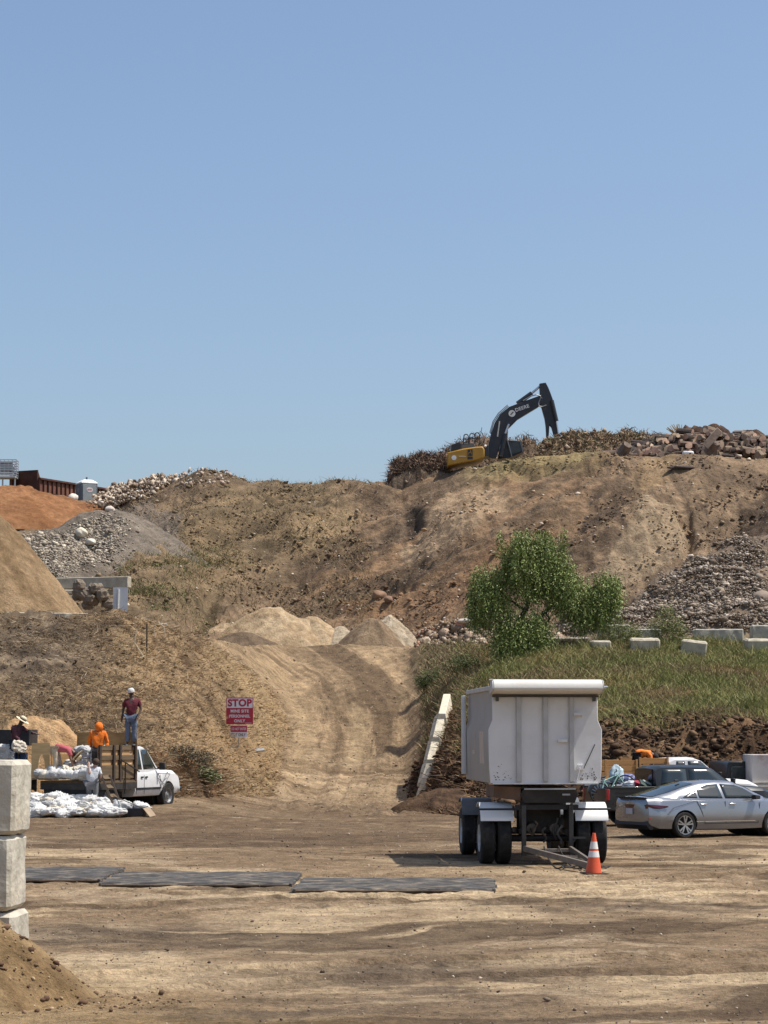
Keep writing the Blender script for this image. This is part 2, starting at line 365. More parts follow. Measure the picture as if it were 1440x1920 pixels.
# --- colours
def C(*c): return np.array(c, float)
def lerp(a, b, t): return a * (1 - t[..., None]) + b * t[..., None]
def colours():
    X, Y, Z = TX, TY, TZ; n = X.shape
    base = np.zeros(n + (3,)); base[:] = C(.235, .165, .105)
    px, py = wpx, wpy
    # ---- yard
    wx = X + 2.5 * (fbm(X / 6, Y / 6, 3, 401) - .5) * 2; wy = Y + 5 * (fbm(X / 7, Y / 7, 3, 402) - .5) * 2
    f1 = fbm(wx / 5 + .14 * wy, wy / 2.0, 7, 61, .56); f2 = fbm(wx / 9, wy / 4 + X * .08, 6, 66, .6); f3 = fbm(X * 2.2, Y * 2.2, 4, 69)
    yard = lerp(np.broadcast_to(C(.25, .178, .113), n + (3,)), C(.49, .375, .245), sstep(.40, .56, f1 * .65 + f2 * .35))
    yard = lerp(yard, C(.095, .064, .040), .8 * sstep(.56, .64, fbm(wx / 6 - .12 * wy, wy / 2.2, 7, 63, .58)))
    yard = lerp(yard, C(.46, .36, .25), .55 * sstep(.57, .68, fbm(wx / 2.6, wy / 1.3, 7, 64, .7)))
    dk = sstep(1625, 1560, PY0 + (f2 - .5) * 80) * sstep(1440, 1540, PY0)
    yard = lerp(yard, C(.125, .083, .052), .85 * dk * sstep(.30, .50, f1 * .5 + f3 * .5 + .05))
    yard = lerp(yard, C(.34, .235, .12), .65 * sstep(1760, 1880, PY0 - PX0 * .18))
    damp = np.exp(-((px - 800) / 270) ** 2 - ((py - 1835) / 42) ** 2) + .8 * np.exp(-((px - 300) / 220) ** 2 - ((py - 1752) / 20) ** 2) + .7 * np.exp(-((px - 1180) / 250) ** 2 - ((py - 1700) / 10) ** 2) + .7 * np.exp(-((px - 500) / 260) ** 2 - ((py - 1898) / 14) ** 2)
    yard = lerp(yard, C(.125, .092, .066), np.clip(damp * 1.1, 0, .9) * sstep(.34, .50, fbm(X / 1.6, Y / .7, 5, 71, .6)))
    # tyre arcs
    for i, (cx, cy, r) in enumerate([(6, 10, 16), (6, 10, 17.9), (-14, 60, 26), (-14, 60, 27.9), (9, 72, 34), (9, 72, 35.8), (-3, 95, 52), (-3, 95, 53.8)]):
        d = np.abs(np.hypot(X - cx, Y - cy) - r + (fbm(X / 6, Y / 6, 2, 77 + i // 2) - .5) * 1.5)
        tr = sstep(.32, .16, d) * (.4 + .6 * vnoise(X * .5, Y * .5, i)) * .75
        yard = lerp(yard, C(.16, .113, .075), tr)
    yard = yard * (0.84 + .36 * fbm(X * 4, Y * 2.2, 5, 70, .75))[..., None]
    yard = yard * 1.10
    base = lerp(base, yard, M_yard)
    # ---- ramp
    ppy = [1190, 1212, 1225, 1262, 1310, 1380, 1460, 1530]
    eL = np.interp(PY0, ppy, [300, 350, 385, 450, 508, 540, 515, 480]); eR = np.interp(PY0, ppy, [700, 735, 750, 775, 792, 795, 780, 765])
    v = (PX0 - eL) / (eR - eL) + (fbm(X / 3, Y / 6, 3, 80) - .5) * .09
    g = fbm(v * 11, Y / 11, 6, 81, .66)
    ramp = lerp(np.broadcast_to(C(.235, .168, .105), n + (3,)), C(.345, .25, .155), sstep(.42, .62, g))
    ramp = ramp * (.62 + .76 * fbm(X * 1.6, Y * .8, 5, 83, .75))[..., None]
    band = [(430, 1215), (540, 1225), (640, 1262), (710, 1310), (745, 1380), (742, 1460), (735, 1520)]
    band2 = [(500, 1225), (580, 1255), (620, 1310), (625, 1380), (620, 1450), (600, 1510)]
    d1 = pdist(PX0 + wob * 12, PY0, band); d2 = pdist(PX0 + wob * 12, PY0, band2)
    ramp = lerp(ramp, C(.135, .094, .060), .9 * np.exp(-((v - .70) / .17) ** 4) * sstep(.36, .50, fbm(v * 16, Y / 10, 5, 85, .65)))
    ramp = lerp(ramp, C(.14, .098, .062), .85 * np.exp(-((v - .36) / .10) ** 4) * sstep(.40, .54, fbm(v * 20, Y / 9, 5, 87, .65)))
    d3 = pdist(PX0, PY0, [(650, 1300), (665, 1360), (650, 1420), (615, 1480)]); d4 = pdist(PX0, PY0, [(655, 1300), (680, 1330), (688, 1390), (675, 1470)])
    ramp = lerp(ramp, C(.115, .08, .052), .7 * sstep(5, 2, np.minimum(d3, d4)) * sstep(.35, .6, vnoise(X, Y / 2, 5)))
    ramp = lerp(ramp, C(.38, .285, .175), .6 * sstep(26, 8, pdist(px, py, [(668, 1340), (665, 1420)])))
    ramp = lerp(ramp, C(.38, .28, .17), .5 * sstep(30, 10, pdist(px, py, [(480, 1240), (550, 1290), (575, 1370), (560, 1470)])))
    ramp = lerp(ramp, C(.13, .088, .055), .7 * sstep(1470, 1520, PY0) * sstep(.4, .6, f1))
    ramp = ramp * 1.04
    ramp = lerp(ramp, yard, sstep(1390, 1510, PY0 + (f3 - .5) * 90))
    base = lerp(base, ramp, np.clip(M_ramp + (f3 - .5) * .6 * (M_ramp > .02) * (M_ramp < .98), 0, 1))
    # ---- left bank: dry straw over brown soil, grey clods in the upper left
    sgn = ridged(X * 1.5 + Y * .5, Y * 1.3 + Z, 4, 91)
    lb = lerp(np.broadcast_to(C(.092, .060, .037), n + (3,)), C(.30, .21, .122), sstep(.38, .72, sgn * .6 + fbm(X / 3, Y / 3, 4, 93) * .5))
    gre = np.clip(sstep(230, 40, np.hypot((px - 60) / 1.0, (py - 1215) * 1.3)), 0, 1)
    lb = lerp(lb, lerp(np.broadcast_to(C(.075, .06, .048), n + (3,)), C(.235, .185, .135), sstep(.4, .65, fbm(X * .9, Y * .9 + Z, 5, 95))), gre * .85)
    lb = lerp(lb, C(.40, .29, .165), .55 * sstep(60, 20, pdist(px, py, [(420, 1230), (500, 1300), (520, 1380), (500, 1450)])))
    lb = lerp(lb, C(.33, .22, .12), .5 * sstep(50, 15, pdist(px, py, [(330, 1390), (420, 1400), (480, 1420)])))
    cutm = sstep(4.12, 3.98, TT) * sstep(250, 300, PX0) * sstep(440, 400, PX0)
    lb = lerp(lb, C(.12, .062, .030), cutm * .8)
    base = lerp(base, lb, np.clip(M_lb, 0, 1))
    # ---- right bank: grassy top, dark soil cut
    gn = fbm(X / 2.5, Y / 2, 5, 101)
    rb = lerp(np.broadcast_to(C(.085, .09, .032), n + (3,)), C(.17, .125, .058), sstep(.42, .62, gn))
    soil = lerp(np.broadcast_to(C(.062, .037, .022), n + (3,)), C(.17, .105, .06), sstep(.38, .66, fbm(X * 1.2, Y * 1.2 + Z * 1.2, 5, 103)))
    rb = lerp(rb, soil, np.clip(sstep(4.32, 4.02, TT + (gn - .5) * .5) + sstep(900, 850, px) * sstep(5.5, 4.9, TT), 0, 1))
    rb = lerp(rb, C(.22, .165, .105), sstep(905, 820, px) * sstep(5.0, 5.7, TT) * .7)
    rb = lerp(rb, C(.26, .20, .14), sstep(6.15, 6.6, TT) * .8)
    base = lerp(base, rb, np.clip(M_rb, 0, 1))
    # ---- hill
    hn = fbm(X / 4.5, (Y + Z) / 4.5, 6, 111, .6); kx = np.where(PX0 > 1150, np.clip(1 - (PX0 - 1150) / 150, -.2, 1), 1.0); hn2 = fbm((X * .55 * kx - Z) / 1.2, (X + Z * .55 * kx) / 9., 6, 113, .64); hn3 = fbm(X * .9, (Y + Z) * .9, 4, 115)
    hill = lerp(np.broadcast_to(C(.175, .126, .084), n + (3,)), C(.315, .225, .145), sstep(.38, .62, hn * .3 + hn2 * .7))
    hill = lerp(hill, C(.10, .073, .052), .6 * sstep(.61, .72, hn3 * .55 + hn * .45))
    hill = lerp(hill, C(.335, .205, .112), .62 * sstep(230, 60, pdist(px, py, [(1000, 890), (860, 1010), (700, 1130)])) * sstep(.35, .62, hn2))
    for poly, c, a in [
        ([(840, 920), (930, 900), (960, 960), (880, 1010), (760, 1060), (745, 1040), (790, 985)], C(.44, .32, .205), .85),
        ([(540, 1010), (650, 960), (700, 975), (620, 1020), (565, 1055)], C(.41, .30, .18), .75),
        ([(1205, 960), (1260, 950), (1300, 1030), (1200, 1060), (1150, 1100), (1130, 1070)], C(.40, .305, .20), .8),
        ([(1210, 855), (1270, 860), (1250, 920), (1200, 960), (1180, 920)], C(.40, .28, .155), .6),
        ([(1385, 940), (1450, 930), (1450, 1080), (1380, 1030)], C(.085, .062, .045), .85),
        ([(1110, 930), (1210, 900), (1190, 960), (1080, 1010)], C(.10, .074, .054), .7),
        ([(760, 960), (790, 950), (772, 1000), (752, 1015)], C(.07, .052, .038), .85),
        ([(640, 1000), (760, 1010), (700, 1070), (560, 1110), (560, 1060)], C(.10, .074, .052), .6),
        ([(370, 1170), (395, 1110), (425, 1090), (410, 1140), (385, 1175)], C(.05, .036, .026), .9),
        ([(850, 1080), (960, 1000), (980, 1080), (880, 1150), (700, 1170), (620, 1130)], C(.29, .175, .10), .6),
        ([(1250, 1060), (1460, 1000), (1460, 1200), (1060, 1200), (1150, 1130)], C(.27, .215, .165), .7)]:
        mk = blur(inpoly(px, py, poly).astype(float), 3)
        hill = lerp(hill, c, mk * a * sstep(.12, .42, hn3))
    # green-brown weedy skirt on the left
    gm = np.clip(sstep(150, 40, pdist(px, py, [(260, 1100), (330, 1070), (440, 1000), (560, 960)])), 0, 1)
    hill = lerp(hill, lerp(np.broadcast_to(C(.105, .088, .045), n + (3,)), C(.285, .21, .115), sstep(.36, .6, fbm(X / 1.6, (Y + Z) / 1.6, 5, 117))), gm * .45)
    hill = lerp(hill, lerp(np.broadcast_to(C(.16, .12, .08), n + (3,)), C(.28, .21, .14), hn3), sstep(260, 180, px) * .8)
    hill = lerp(hill, C(.23, .19, .15), .8 * blur(inpoly(px, py, [(190, 950), (280, 955), (345, 985), (330, 1020), (250, 1050), (190, 1060)]).astype(float), 3))
    hill = hill * (.8 + .4 * fbm(X * 2, (Y + Z) * 2, 3, 119))[..., None]
    hill = hill * np.array([.83, .83, .86])
    crest = sstep(9.55, 9.9, TT) * sstep(840, 920, PX0) * sstep(1160, 1080, PX0)
    hill = lerp(hill, C(.27, .22, .11), crest * .7)
    base = lerp(base, hill, sstep(7.0, 7.35, TT))
    return np.clip(base * .90 * np.array([1.03, 1.0, .93]), .01, .9)
TC = colours()
def emit_terrain():
    nr, nc = TX.shape
    idx = np.arange(nr * nc).reshape(nr, nc)
    F = np.stack([idx[:-1, :-1], idx[:-1, 1:], idx[1:, 1:], idx[1:, :-1]], -1).reshape(-1, 4)
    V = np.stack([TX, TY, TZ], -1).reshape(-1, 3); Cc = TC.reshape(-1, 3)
    tt = (TT[:-1, :-1] * .5 + TT[1:, :-1] * .5).ravel(); rp = (M_ramp[:-1, :-1]).ravel(); pxq = PX0[:-1, :-1].ravel()
    zone = np.where(tt >= 7.1, 1, np.where((rp > .5) & (tt > 2.95), 2, np.where(tt < 3.02, 0, np.where(pxq < 640, 3, 4))))
    mt = attr_mat('soil', 5.0, 1.1, .42, 1.0, .14)
    my = attr_mat('yard_soil', 11., 1.8, .6, 1.0, .12)
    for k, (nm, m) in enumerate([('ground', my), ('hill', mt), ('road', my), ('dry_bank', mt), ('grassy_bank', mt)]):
        f = F[zone == k]; u, inv = np.unique(f, return_inverse=True)
        me = fastmesh(nm, V[u], inv.reshape(-1, 4), Cc[u])
        o = link(nm, me, m, None, True); o['kind'] = 'structure'
emit_terrain()
def outer_ground():
    x = np.linspace(-160, 160, 161); y = np.linspace(-60, 90, 101); X, Y = np.meshgrid(x, y)
    Z = -.22 + (fbm(X / 5, Y / 5, 3, 501) - .5) * .06; idx = np.arange(X.size).reshape(X.shape)
    F = np.stack([idx[:-1, :-1], idx[:-1, 1:], idx[1:, 1:], idx[1:, :-1]], -1).reshape(-1, 4)
    t = sstep(.4, .6, fbm(X / 6, Y / 3, 5, 503)).reshape(-1, 1); c = np.array((.22, .158, .10)) * (1 - t) + np.array((.40, .31, .205)) * t
    o = link('ground', fastmesh('ground', np.stack([X, Y, Z], -1).reshape(-1, 3), F, c), attr_mat('yard_soil'), None, True); o['kind'] = 'structure'
outer_ground()
# sampler for standing things on the ground
_s = 3
_ii = np.arange(0, TX.shape[0], _s); _jj = np.arange(0, TX.shape[1], _s)
_V = np.stack([TX[np.ix_(_ii, _jj)], TY[np.ix_(_ii, _jj)], TZ[np.ix_(_ii, _jj)]], -1)
_n, _m = _V.shape[:2]; _id = np.arange(_n * _m).reshape(_n, _m)
_F = np.stack([_id[:-1, :-1], _id[:-1, 1:], _id[1:, 1:], _id[1:, :-1]], -1).reshape(-1, 4)
BVH = BVHTree.FromPolygons(_V.reshape(-1, 3).tolist(), _F.tolist())
def gz(x, y):
    h = BVH.ray_cast(Vector((x, y, 400)), Vector((0, 0, -1)))
    return h[0].z if h[0] else 0.0
def hit(px, py):
    d = (P(px, py, 100) - cam.location).normalized()
    h = BVH.ray_cast(cam.location, d)
    return (h[0], h[1]) if h[0] else (P(px, py, 100), Vector((0, 0, 1)))
# visible mask of terrain samples (used to spread stones and stalks)
_vis = np.zeros(TX.shape, bool)
_run = np.full(TX.shape[1], 1e9)
for _i in range(TX.shape[0]):
    v = PY1[_i] < _run + 2; _vis[_i] = v; _run = np.minimum(_run, PY1[_i])
def pick(mask, n, jit=.12):
    """n random terrain points inside mask"""
    k = np.flatnonzero(mask & _vis)
    if len(k) == 0: return np.zeros((0, 3)), k
    s = rng.choice(k, n)
    p = np.stack([TX.ravel()[s], TY.ravel()[s], TZ.ravel()[s]], -1)
    p[:, :2] += rng.normal(0, jit, (n, 2)); return p, s
def rots(n):
    q = rng.normal(size=(n, 4)); q /= np.linalg.norm(q, axis=1)[:, None]
    a, b, c, d = q.T
    return np.stack([1 - 2 * (c * c + d * d), 2 * (b * c - a * d), 2 * (b * d + a * c), 2 * (b * c + a * d), 1 - 2 * (b * b + d * d), 2 * (c * d - a * b), 2 * (b * d - a * c), 2 * (c * d + a * b), 1 - 2 * (b * b + c * c)], -1).reshape(n, 3, 3)
_bm = bmesh.new(); bmesh.ops.create_icosphere(_bm, subdivisions=1, radius=1)
ICO = np.array([v.co[:] for v in _bm.verts]); ICOF = np.array([[v.index for v in f.verts] for f in _bm.faces]); _bm.free()
CUBE = np.array([(x, y, z) for z in (-1, 1) for y in (-1, 1) for x in (-1, 1)], float); CUBEF = np.array([(0, 2, 3, 1), (4, 5, 7, 6), (0, 1, 5, 4), (2, 6, 7, 3), (0, 4, 6, 2), (1, 3, 7, 5)])
def slabs(name, pts, size, cols):
    n = len(pts); V = CUBE[None] * (1 + rng.uniform(-.3, .3, (n, 8, 3))) * (size[:, None, None] * rng.uniform(.25, 1.2, (n, 1, 3)))
    V = np.einsum('nij,nkj->nki', rots(n), V) + pts[:, None, :]
    F = (CUBEF[None] + 8 * np.arange(n)[:, None, None]).reshape(-1, 4)
    o = link(name, fastmesh(name, V.reshape(-1, 3), F, np.repeat(cols, 8, 0)), attr_mat('stone', 12., 3., .25, .3, .02, .9)); o['kind'] = 'stuff'; return o
def stones(name, pts, size, cols, matr=None, flat=.7, kind='stuff', label=None, cat=None):
    n = len(pts)
    if n == 0: return
    V = ICO[None] * (1 + rng.uniform(-.28, .28, (n, 12, 1)))
    V = V * (size[:, None, None] * rng.uniform(.55, 1.15, (n, 1, 3)))
    V = np.einsum('nij,nkj->nki', rots(n), V); V[:, :, 2] *= flat
    V = V + pts[:, None, :]
    F = (ICOF[None] + 12 * np.arange(n)[:, None, None]).reshape(-1, 3)
    col = np.repeat(cols, 12, 0)
    o = link(name, fastmesh(name, V.reshape(-1, 3), F, col), matr or attr_mat('stone', 12., 3., .25, .3, .02, .9), None, False)
    return tag(o, label, cat, None, kind)
def blades(name, pts, h, wd, dirs, cols, bend=.4, m=None):
    """thin curved stalks, two quads each"""
    n = len(pts); d = dirs / np.linalg.norm(dirs, axis=1)[:, None]
    side = np.cross(d, rng.normal(size=(n, 3))); side /= np.linalg.norm(side, axis=1)[:, None] + 1e-9
    side = side * wd[:, None]
    bd = rng.normal(size=(n, 3)) * bend * h[:, None] * np.array([1, 1, .3])
    p0 = pts; p1 = pts + d * h[:, None] * .55 + bd * .25; p2 = pts + d * h[:, None] + bd
    V = np.stack([p0 - side, p0 + side, p1 - side * .8, p1 + side * .8, p2 - side * .2, p2 + side * .2], 1)
    F = (np.array([[0, 1, 3, 2], [2, 3, 5, 4]])[None] + 6 * np.arange(n)[:, None, None]).reshape(-1, 4)
    o = link(name, fastmesh(name, V.reshape(-1, 3), F, np.repeat(cols, 6, 0)), m or attr_mat('stalk', 9., 2., .2, 0, 0, .8, .2), None, False)
    o['kind'] = 'stuff'; return o
def cmix(n, cs, ws=None, jit=.12):
    cs = np.array(cs); i = rng.choice(len(cs), n, p=ws); return np.clip(cs[i] * (1 + rng.normal(0, jit, (n, 1))), .01, .9)
# ================================================================ LOOSE COVER
def cover():
    px, py = PX1, PY1
    up = np.array([0, 0, 1.])
    hill = (M_hill > .5) & (px > -30) & (px < 1470)
    nz = fbm(TX / 3, (TY + TZ) / 3, 4, 201)
    n = 8500; p, k = pick(hill & (nz > .49), n, .2)
    sz = rng.lognormal(math.log(.066), .5, n).clip(.03, .24)
    base = TC.reshape(-1, 3)[k] * rng.uniform(.7, 1.3, (n, 1)); 
    stones('hill_clods', p + up * sz[:, None] * .2, sz, base)
    n = 2600; p, k = pick(hill & (px > 180), n, .2)
    sz = rng.lognormal(math.log(.05), .5, n).clip(.02, .2)
    stones('pale_stones', p + up * sz[:, None] * .3, sz, cmix(n, [(.42, .34, .25), (.5, .42, .33), (.3, .23, .16)]))
    # gravel fan on the right
    fan = hill & inpoly(wpx, wpy, [(1230, 1100), (1290, 1050), (1370, 1010), (1430, 1040), (1470, 1200), (1050, 1215), (1060, 1150), (1160, 1120)])
    n = 27000; p, k = pick(fan & (fbm(TX/2.5,(TY+TZ)/2.5,4,207)>.36), n, .25); sz = rng.lognormal(math.log(.055), .5, n).clip(.02, .32)
    stones('gravel', p + up * sz[:, None] * .35, sz, cmix(n, [(.29, .235, .18), (.40, .335, .265), (.18, .14, .105), (.50, .43, .35)], [.42, .2, .31, .07]))
    toe = ((TT > 6.1) & inpoly(px, py, [(770, 1195), (840, 1165), (930, 1155), (1000, 1170), (1060, 1200), (930, 1235), (800, 1245)])) 
    n = 4200; p, k = pick(toe, n, .15); sz = rng.lognormal(math.log(.06), .5, n).clip(.03, .3)
    slabs('broken_rubble', p + up * sz[:, None] * .4, sz, cmix(n, [(.44, .36, .27), (.31, .23, .165), (.19, .135, .09), (.42, .2, .13)], [.22, .38, .35, .05]))
    # white broken concrete on the left crest
    dump = (TT > 8) & (inpoly(px, py, [(195, 948), (240, 905), (262, 884), (310, 889), (318, 905), (280, 930), (215, 955)]))
    n = 3600; p, k = pick(dump & _vis, n, .6); sz = rng.lognormal(math.log(.075), .5, n).clip(.03, .2)
    slabs('concrete_rubble', p + up * (sz[:, None] * .4 + rng.uniform(0, .35, (n, 1))), sz * 1.1, cmix(n, [(.44, .355, .27), (.55, .47, .37), (.28, .205, .145), (.2, .15, .105)], [.35, .2, .25, .2]))
    cap = (TT > 9) & (inpoly(px, py, [(335, 900), (370, 874), (425, 880), (430, 905), (380, 915)]))
    n = 110; p, k = pick(cap, n, .6); sz = rng.lognormal(math.log(.07), .5, n).clip(.03, .2)
    slabs('crest_rubble', p + up * sz[:, None] * .4, sz, cmix(n, [(.5, .43, .35), (.35, .26, .2)]))
    # clods on banks
    m = (M_lb > .4); n = 6000; p, k = pick(m, n, .15); sz = rng.lognormal(math.log(.038), .5, n).clip(.015, .16)
    stones('bank_clods', p, sz, TC.reshape(-1, 3)[k] * rng.uniform(.6, 1.25, (n, 1)))
    m = (M_rb > .4) & (TT < 4.25); n = 9000; p, k = pick(m, n, .12); sz = rng.lognormal(math.log(.06), .5, n).clip(.02, .28)
    stones('soil_clods', p, sz, cmix(n, [(.09, .055, .034), (.17, .105, .06), (.05, .032, .02)]))
    # yard pebbles
    m = (M_yard > .5) & (TT > .74) & (px > 0) & (px < 1445); n = 9000; p, k = pick(m, n, .2)
    sz = rng.lognormal(math.log(.0065), .55, n) * (TY.ravel()[k] / 25) ** .7
    stones('pebbles', p + up * sz[:, None] * .3, sz.clip(.004, .045), cmix(n, [(.2, .15, .11), (.42, .34, .25), (.11, .08, .06)], [.4, .35, .25]))
    m = (M_ramp > .5); n = 1200; p, k = pick(m, n, .1); sz = rng.lognormal(math.log(.035), .4, n).clip(.015, .11)
    stones('road_stones', p, sz, cmix(n, [(.22, .16, .11), (.42, .33, .23)]))
    # dry stalks on the left bank, lying mostly downhill
    m = (M_lb > .35) & ~((px < 210) & (py < 1270) & (nz > .45)); n = 42000; p, k = pick(m, n, .1)
    d = np.stack([rng.normal(.5, .8, n), rng.normal(-.8, .6, n), rng.normal(.18, .28, n)], -1)
    h = rng.uniform(.12, .45, n) * np.where(rng.random(n) < .05, 1.8, 1)
    blades('dry_grass', p, h, rng.uniform(.005, .013, n), d, cmix(n, [(.38, .285, .175), (.28, .20, .12), (.19, .132, .08), (.49, .40, .28)], [.4, .3, .22, .08]), .3)
    m = (M_hill > .5) & (px > 180) & (px < 700) & (nz > .4); n = 8000; p, k = pick(m, n, .2)
    blades('hill_grass', p, rng.uniform(.15, .5, n), rng.uniform(.01, .022, n), np.stack([rng.normal(0, .5, n), rng.normal(-.3, .5, n), rng.uniform(.3, 1, n)], -1), cmix(n, [(.36, .26, .14), (.26, .19, .1), (.15, .14, .06), (.17, .11, .07)]), .4)
    m = (M_hill > .5) & inpoly(wpx, wpy, [(230, 1060), (330, 1040), (440, 1010), (420, 1100), (380, 1160), (300, 1175), (230, 1160)]); m = m & (fbm(TX / 1.8, (TY + TZ) / 1.8, 4, 209) > .5); n = 5000; p, k = pick(m, n, .5)
    blades('hollow_weeds', p, rng.uniform(.1, .4, n), rng.uniform(.01, .022, n), np.stack([rng.normal(0, .7, n), rng.normal(-.3, .5, n), rng.uniform(.3, 1, n)], -1), cmix(n, [(.10, .12, .04), (.16, .15, .06), (.26, .2, .1)]), .4)
    # weeds on the right bank
    m = (M_rb > .3) & (TT > 4.1 + (fbm(TX / 1.2, TY / 1.2, 4, 211) - .5) * .7) & (TT < 6.3) & (px > 860); n = 90000; p, k = pick(m, n, .1)
    gn = fbm(TX / 2.2, TY / 2.2, 4, 203).ravel()[k]; dry = (gn + rng.normal(0, .09, n)) > .485
    cg = cmix(n, [(.19, .205, .058), (.28, .27, .095), (.12, .14, .045), (.36, .32, .15)]); cd = cmix(n, [(.25, .18, .085), (.17, .12, .06), (.31, .25, .13)])
    blades('weeds', p, rng.uniform(.08, .42, n) * np.where(rng.random(n) < .08, 1.7, 1) * (1 - .35 * dry), rng.uniform(.005, .013, n), np.stack([rng.normal(0, .7, n), rng.normal(-.2, .6, n), np.ones(n)], -1), np.where(dry[:, None], cd, cg), .3)
    m = (M_rb > .2) & (TT > 4.2) & (TT < 6.9) & (px > 790) & (px < 900); n = 7000; p, k = pick(m, n, .1)
    blades('bank_weeds', p, rng.uniform(.12, .5, n), rng.uniform(.008, .018, n), np.stack([rng.normal(0, .5, n), rng.normal(-.15, .5, n), rng.uniform(.3, 1, n)], -1), cmix(n, [(.10, .12, .045), (.3, .23, .13), (.2, .14, .08)], [.35, .35, .3]), .4)
cover()
# ================================================================ HEAPS
def heap(name, label, c, rx, ry, h, col, col2, seed, n=90, m=46, rough=.12, power=1.25, top=0, rot=0, skirt=.3, m_=None, ridge=None, bumpy=1.0, cat='heap'):
    """an irregular cone of loose soil standing on the ground; c=(x,y,z base)"""
    th = np.linspace(0, 2 * np.pi, n, endpoint=False); r = np.linspace(0, 1, m) ** .9
    T, Rr = np.meshgrid(th, r)
    edge = 1 + .22 * (fbm(np.cos(T) * 2 + 5, np.sin(T) * 2 + 5, 3, seed) - .5) * 2
    x = np.cos(T) * Rr * rx * edge; y = np.sin(T) * Rr * ry * edge
    if rot: x, y = x * math.cos(rot) - y * math.sin(rot), x * math.sin(rot) + y * math.cos(rot)
    e_ = .22; prof = np.clip((math.sqrt(1 + e_ * e_) - np.sqrt(Rr * Rr + e_ * e_)) / (math.sqrt(1 + e_ * e_) - e_), 0, 1) ** power
    if top: prof = np.minimum(prof, top + (prof - top) * .25)
    z = h * prof
    if ridge is not None: z = np.maximum(z, ridge(x, y, Rr))
    sc = max(rx, ry)
    z += 1.6 * rough * h * bumpy * ((ridged(x / sc * 3 + seed, y / sc * 3, 4, seed) - .6) * .8 + (fbm(x * 2, y * 2, 4, seed + 2) - .5) * .6) * sstep(1.0, .8, Rr)
    z += (fbm(x * 5, y * 5, 3, seed + 4) - .5) * .05 * sstep(1, .85, Rr)
    z -= skirt * Rr ** 5
    V = np.stack([x, y, z], -1).reshape(-1, 3)
    idx = np.arange(m * n).reshape(m, n); nx = np.roll(idx, -1, 1)
    F = np.stack([idx[:-1], idx[1:], nx[1:], nx[:-1]], -1).reshape(-1, 4)
    t = sstep(.38, .64, fbm(x / sc * 4, z / h * 2 + y / sc * 4, 5, seed + 7)).reshape(-1)
    streak = sstep(.4, .65, fbm(T * 6, Rr * 1.5, 4, seed + 9)).reshape(-1)
    t = t * .6 + streak * .4
    cc = np.array(col)[None] * (1 - t[:, None]) + np.array(col2)[None] * t[:, None]
    cc = .74 * cc * (.7 + .6 * fbm(x * 4, y * 4 + z * 4, 3, seed + 11).reshape(-1, 1))
    me = fastmesh(name, V, F, cc); o = link(name, me, m_ or attr_mat('loose_soil', 11., 2.5, .42, 1.0, .09), None, True)
    o.location = c; tag(o, label, cat)
    return o
def hp(px, py, Y): 
    q = P(px, py, Y); return q
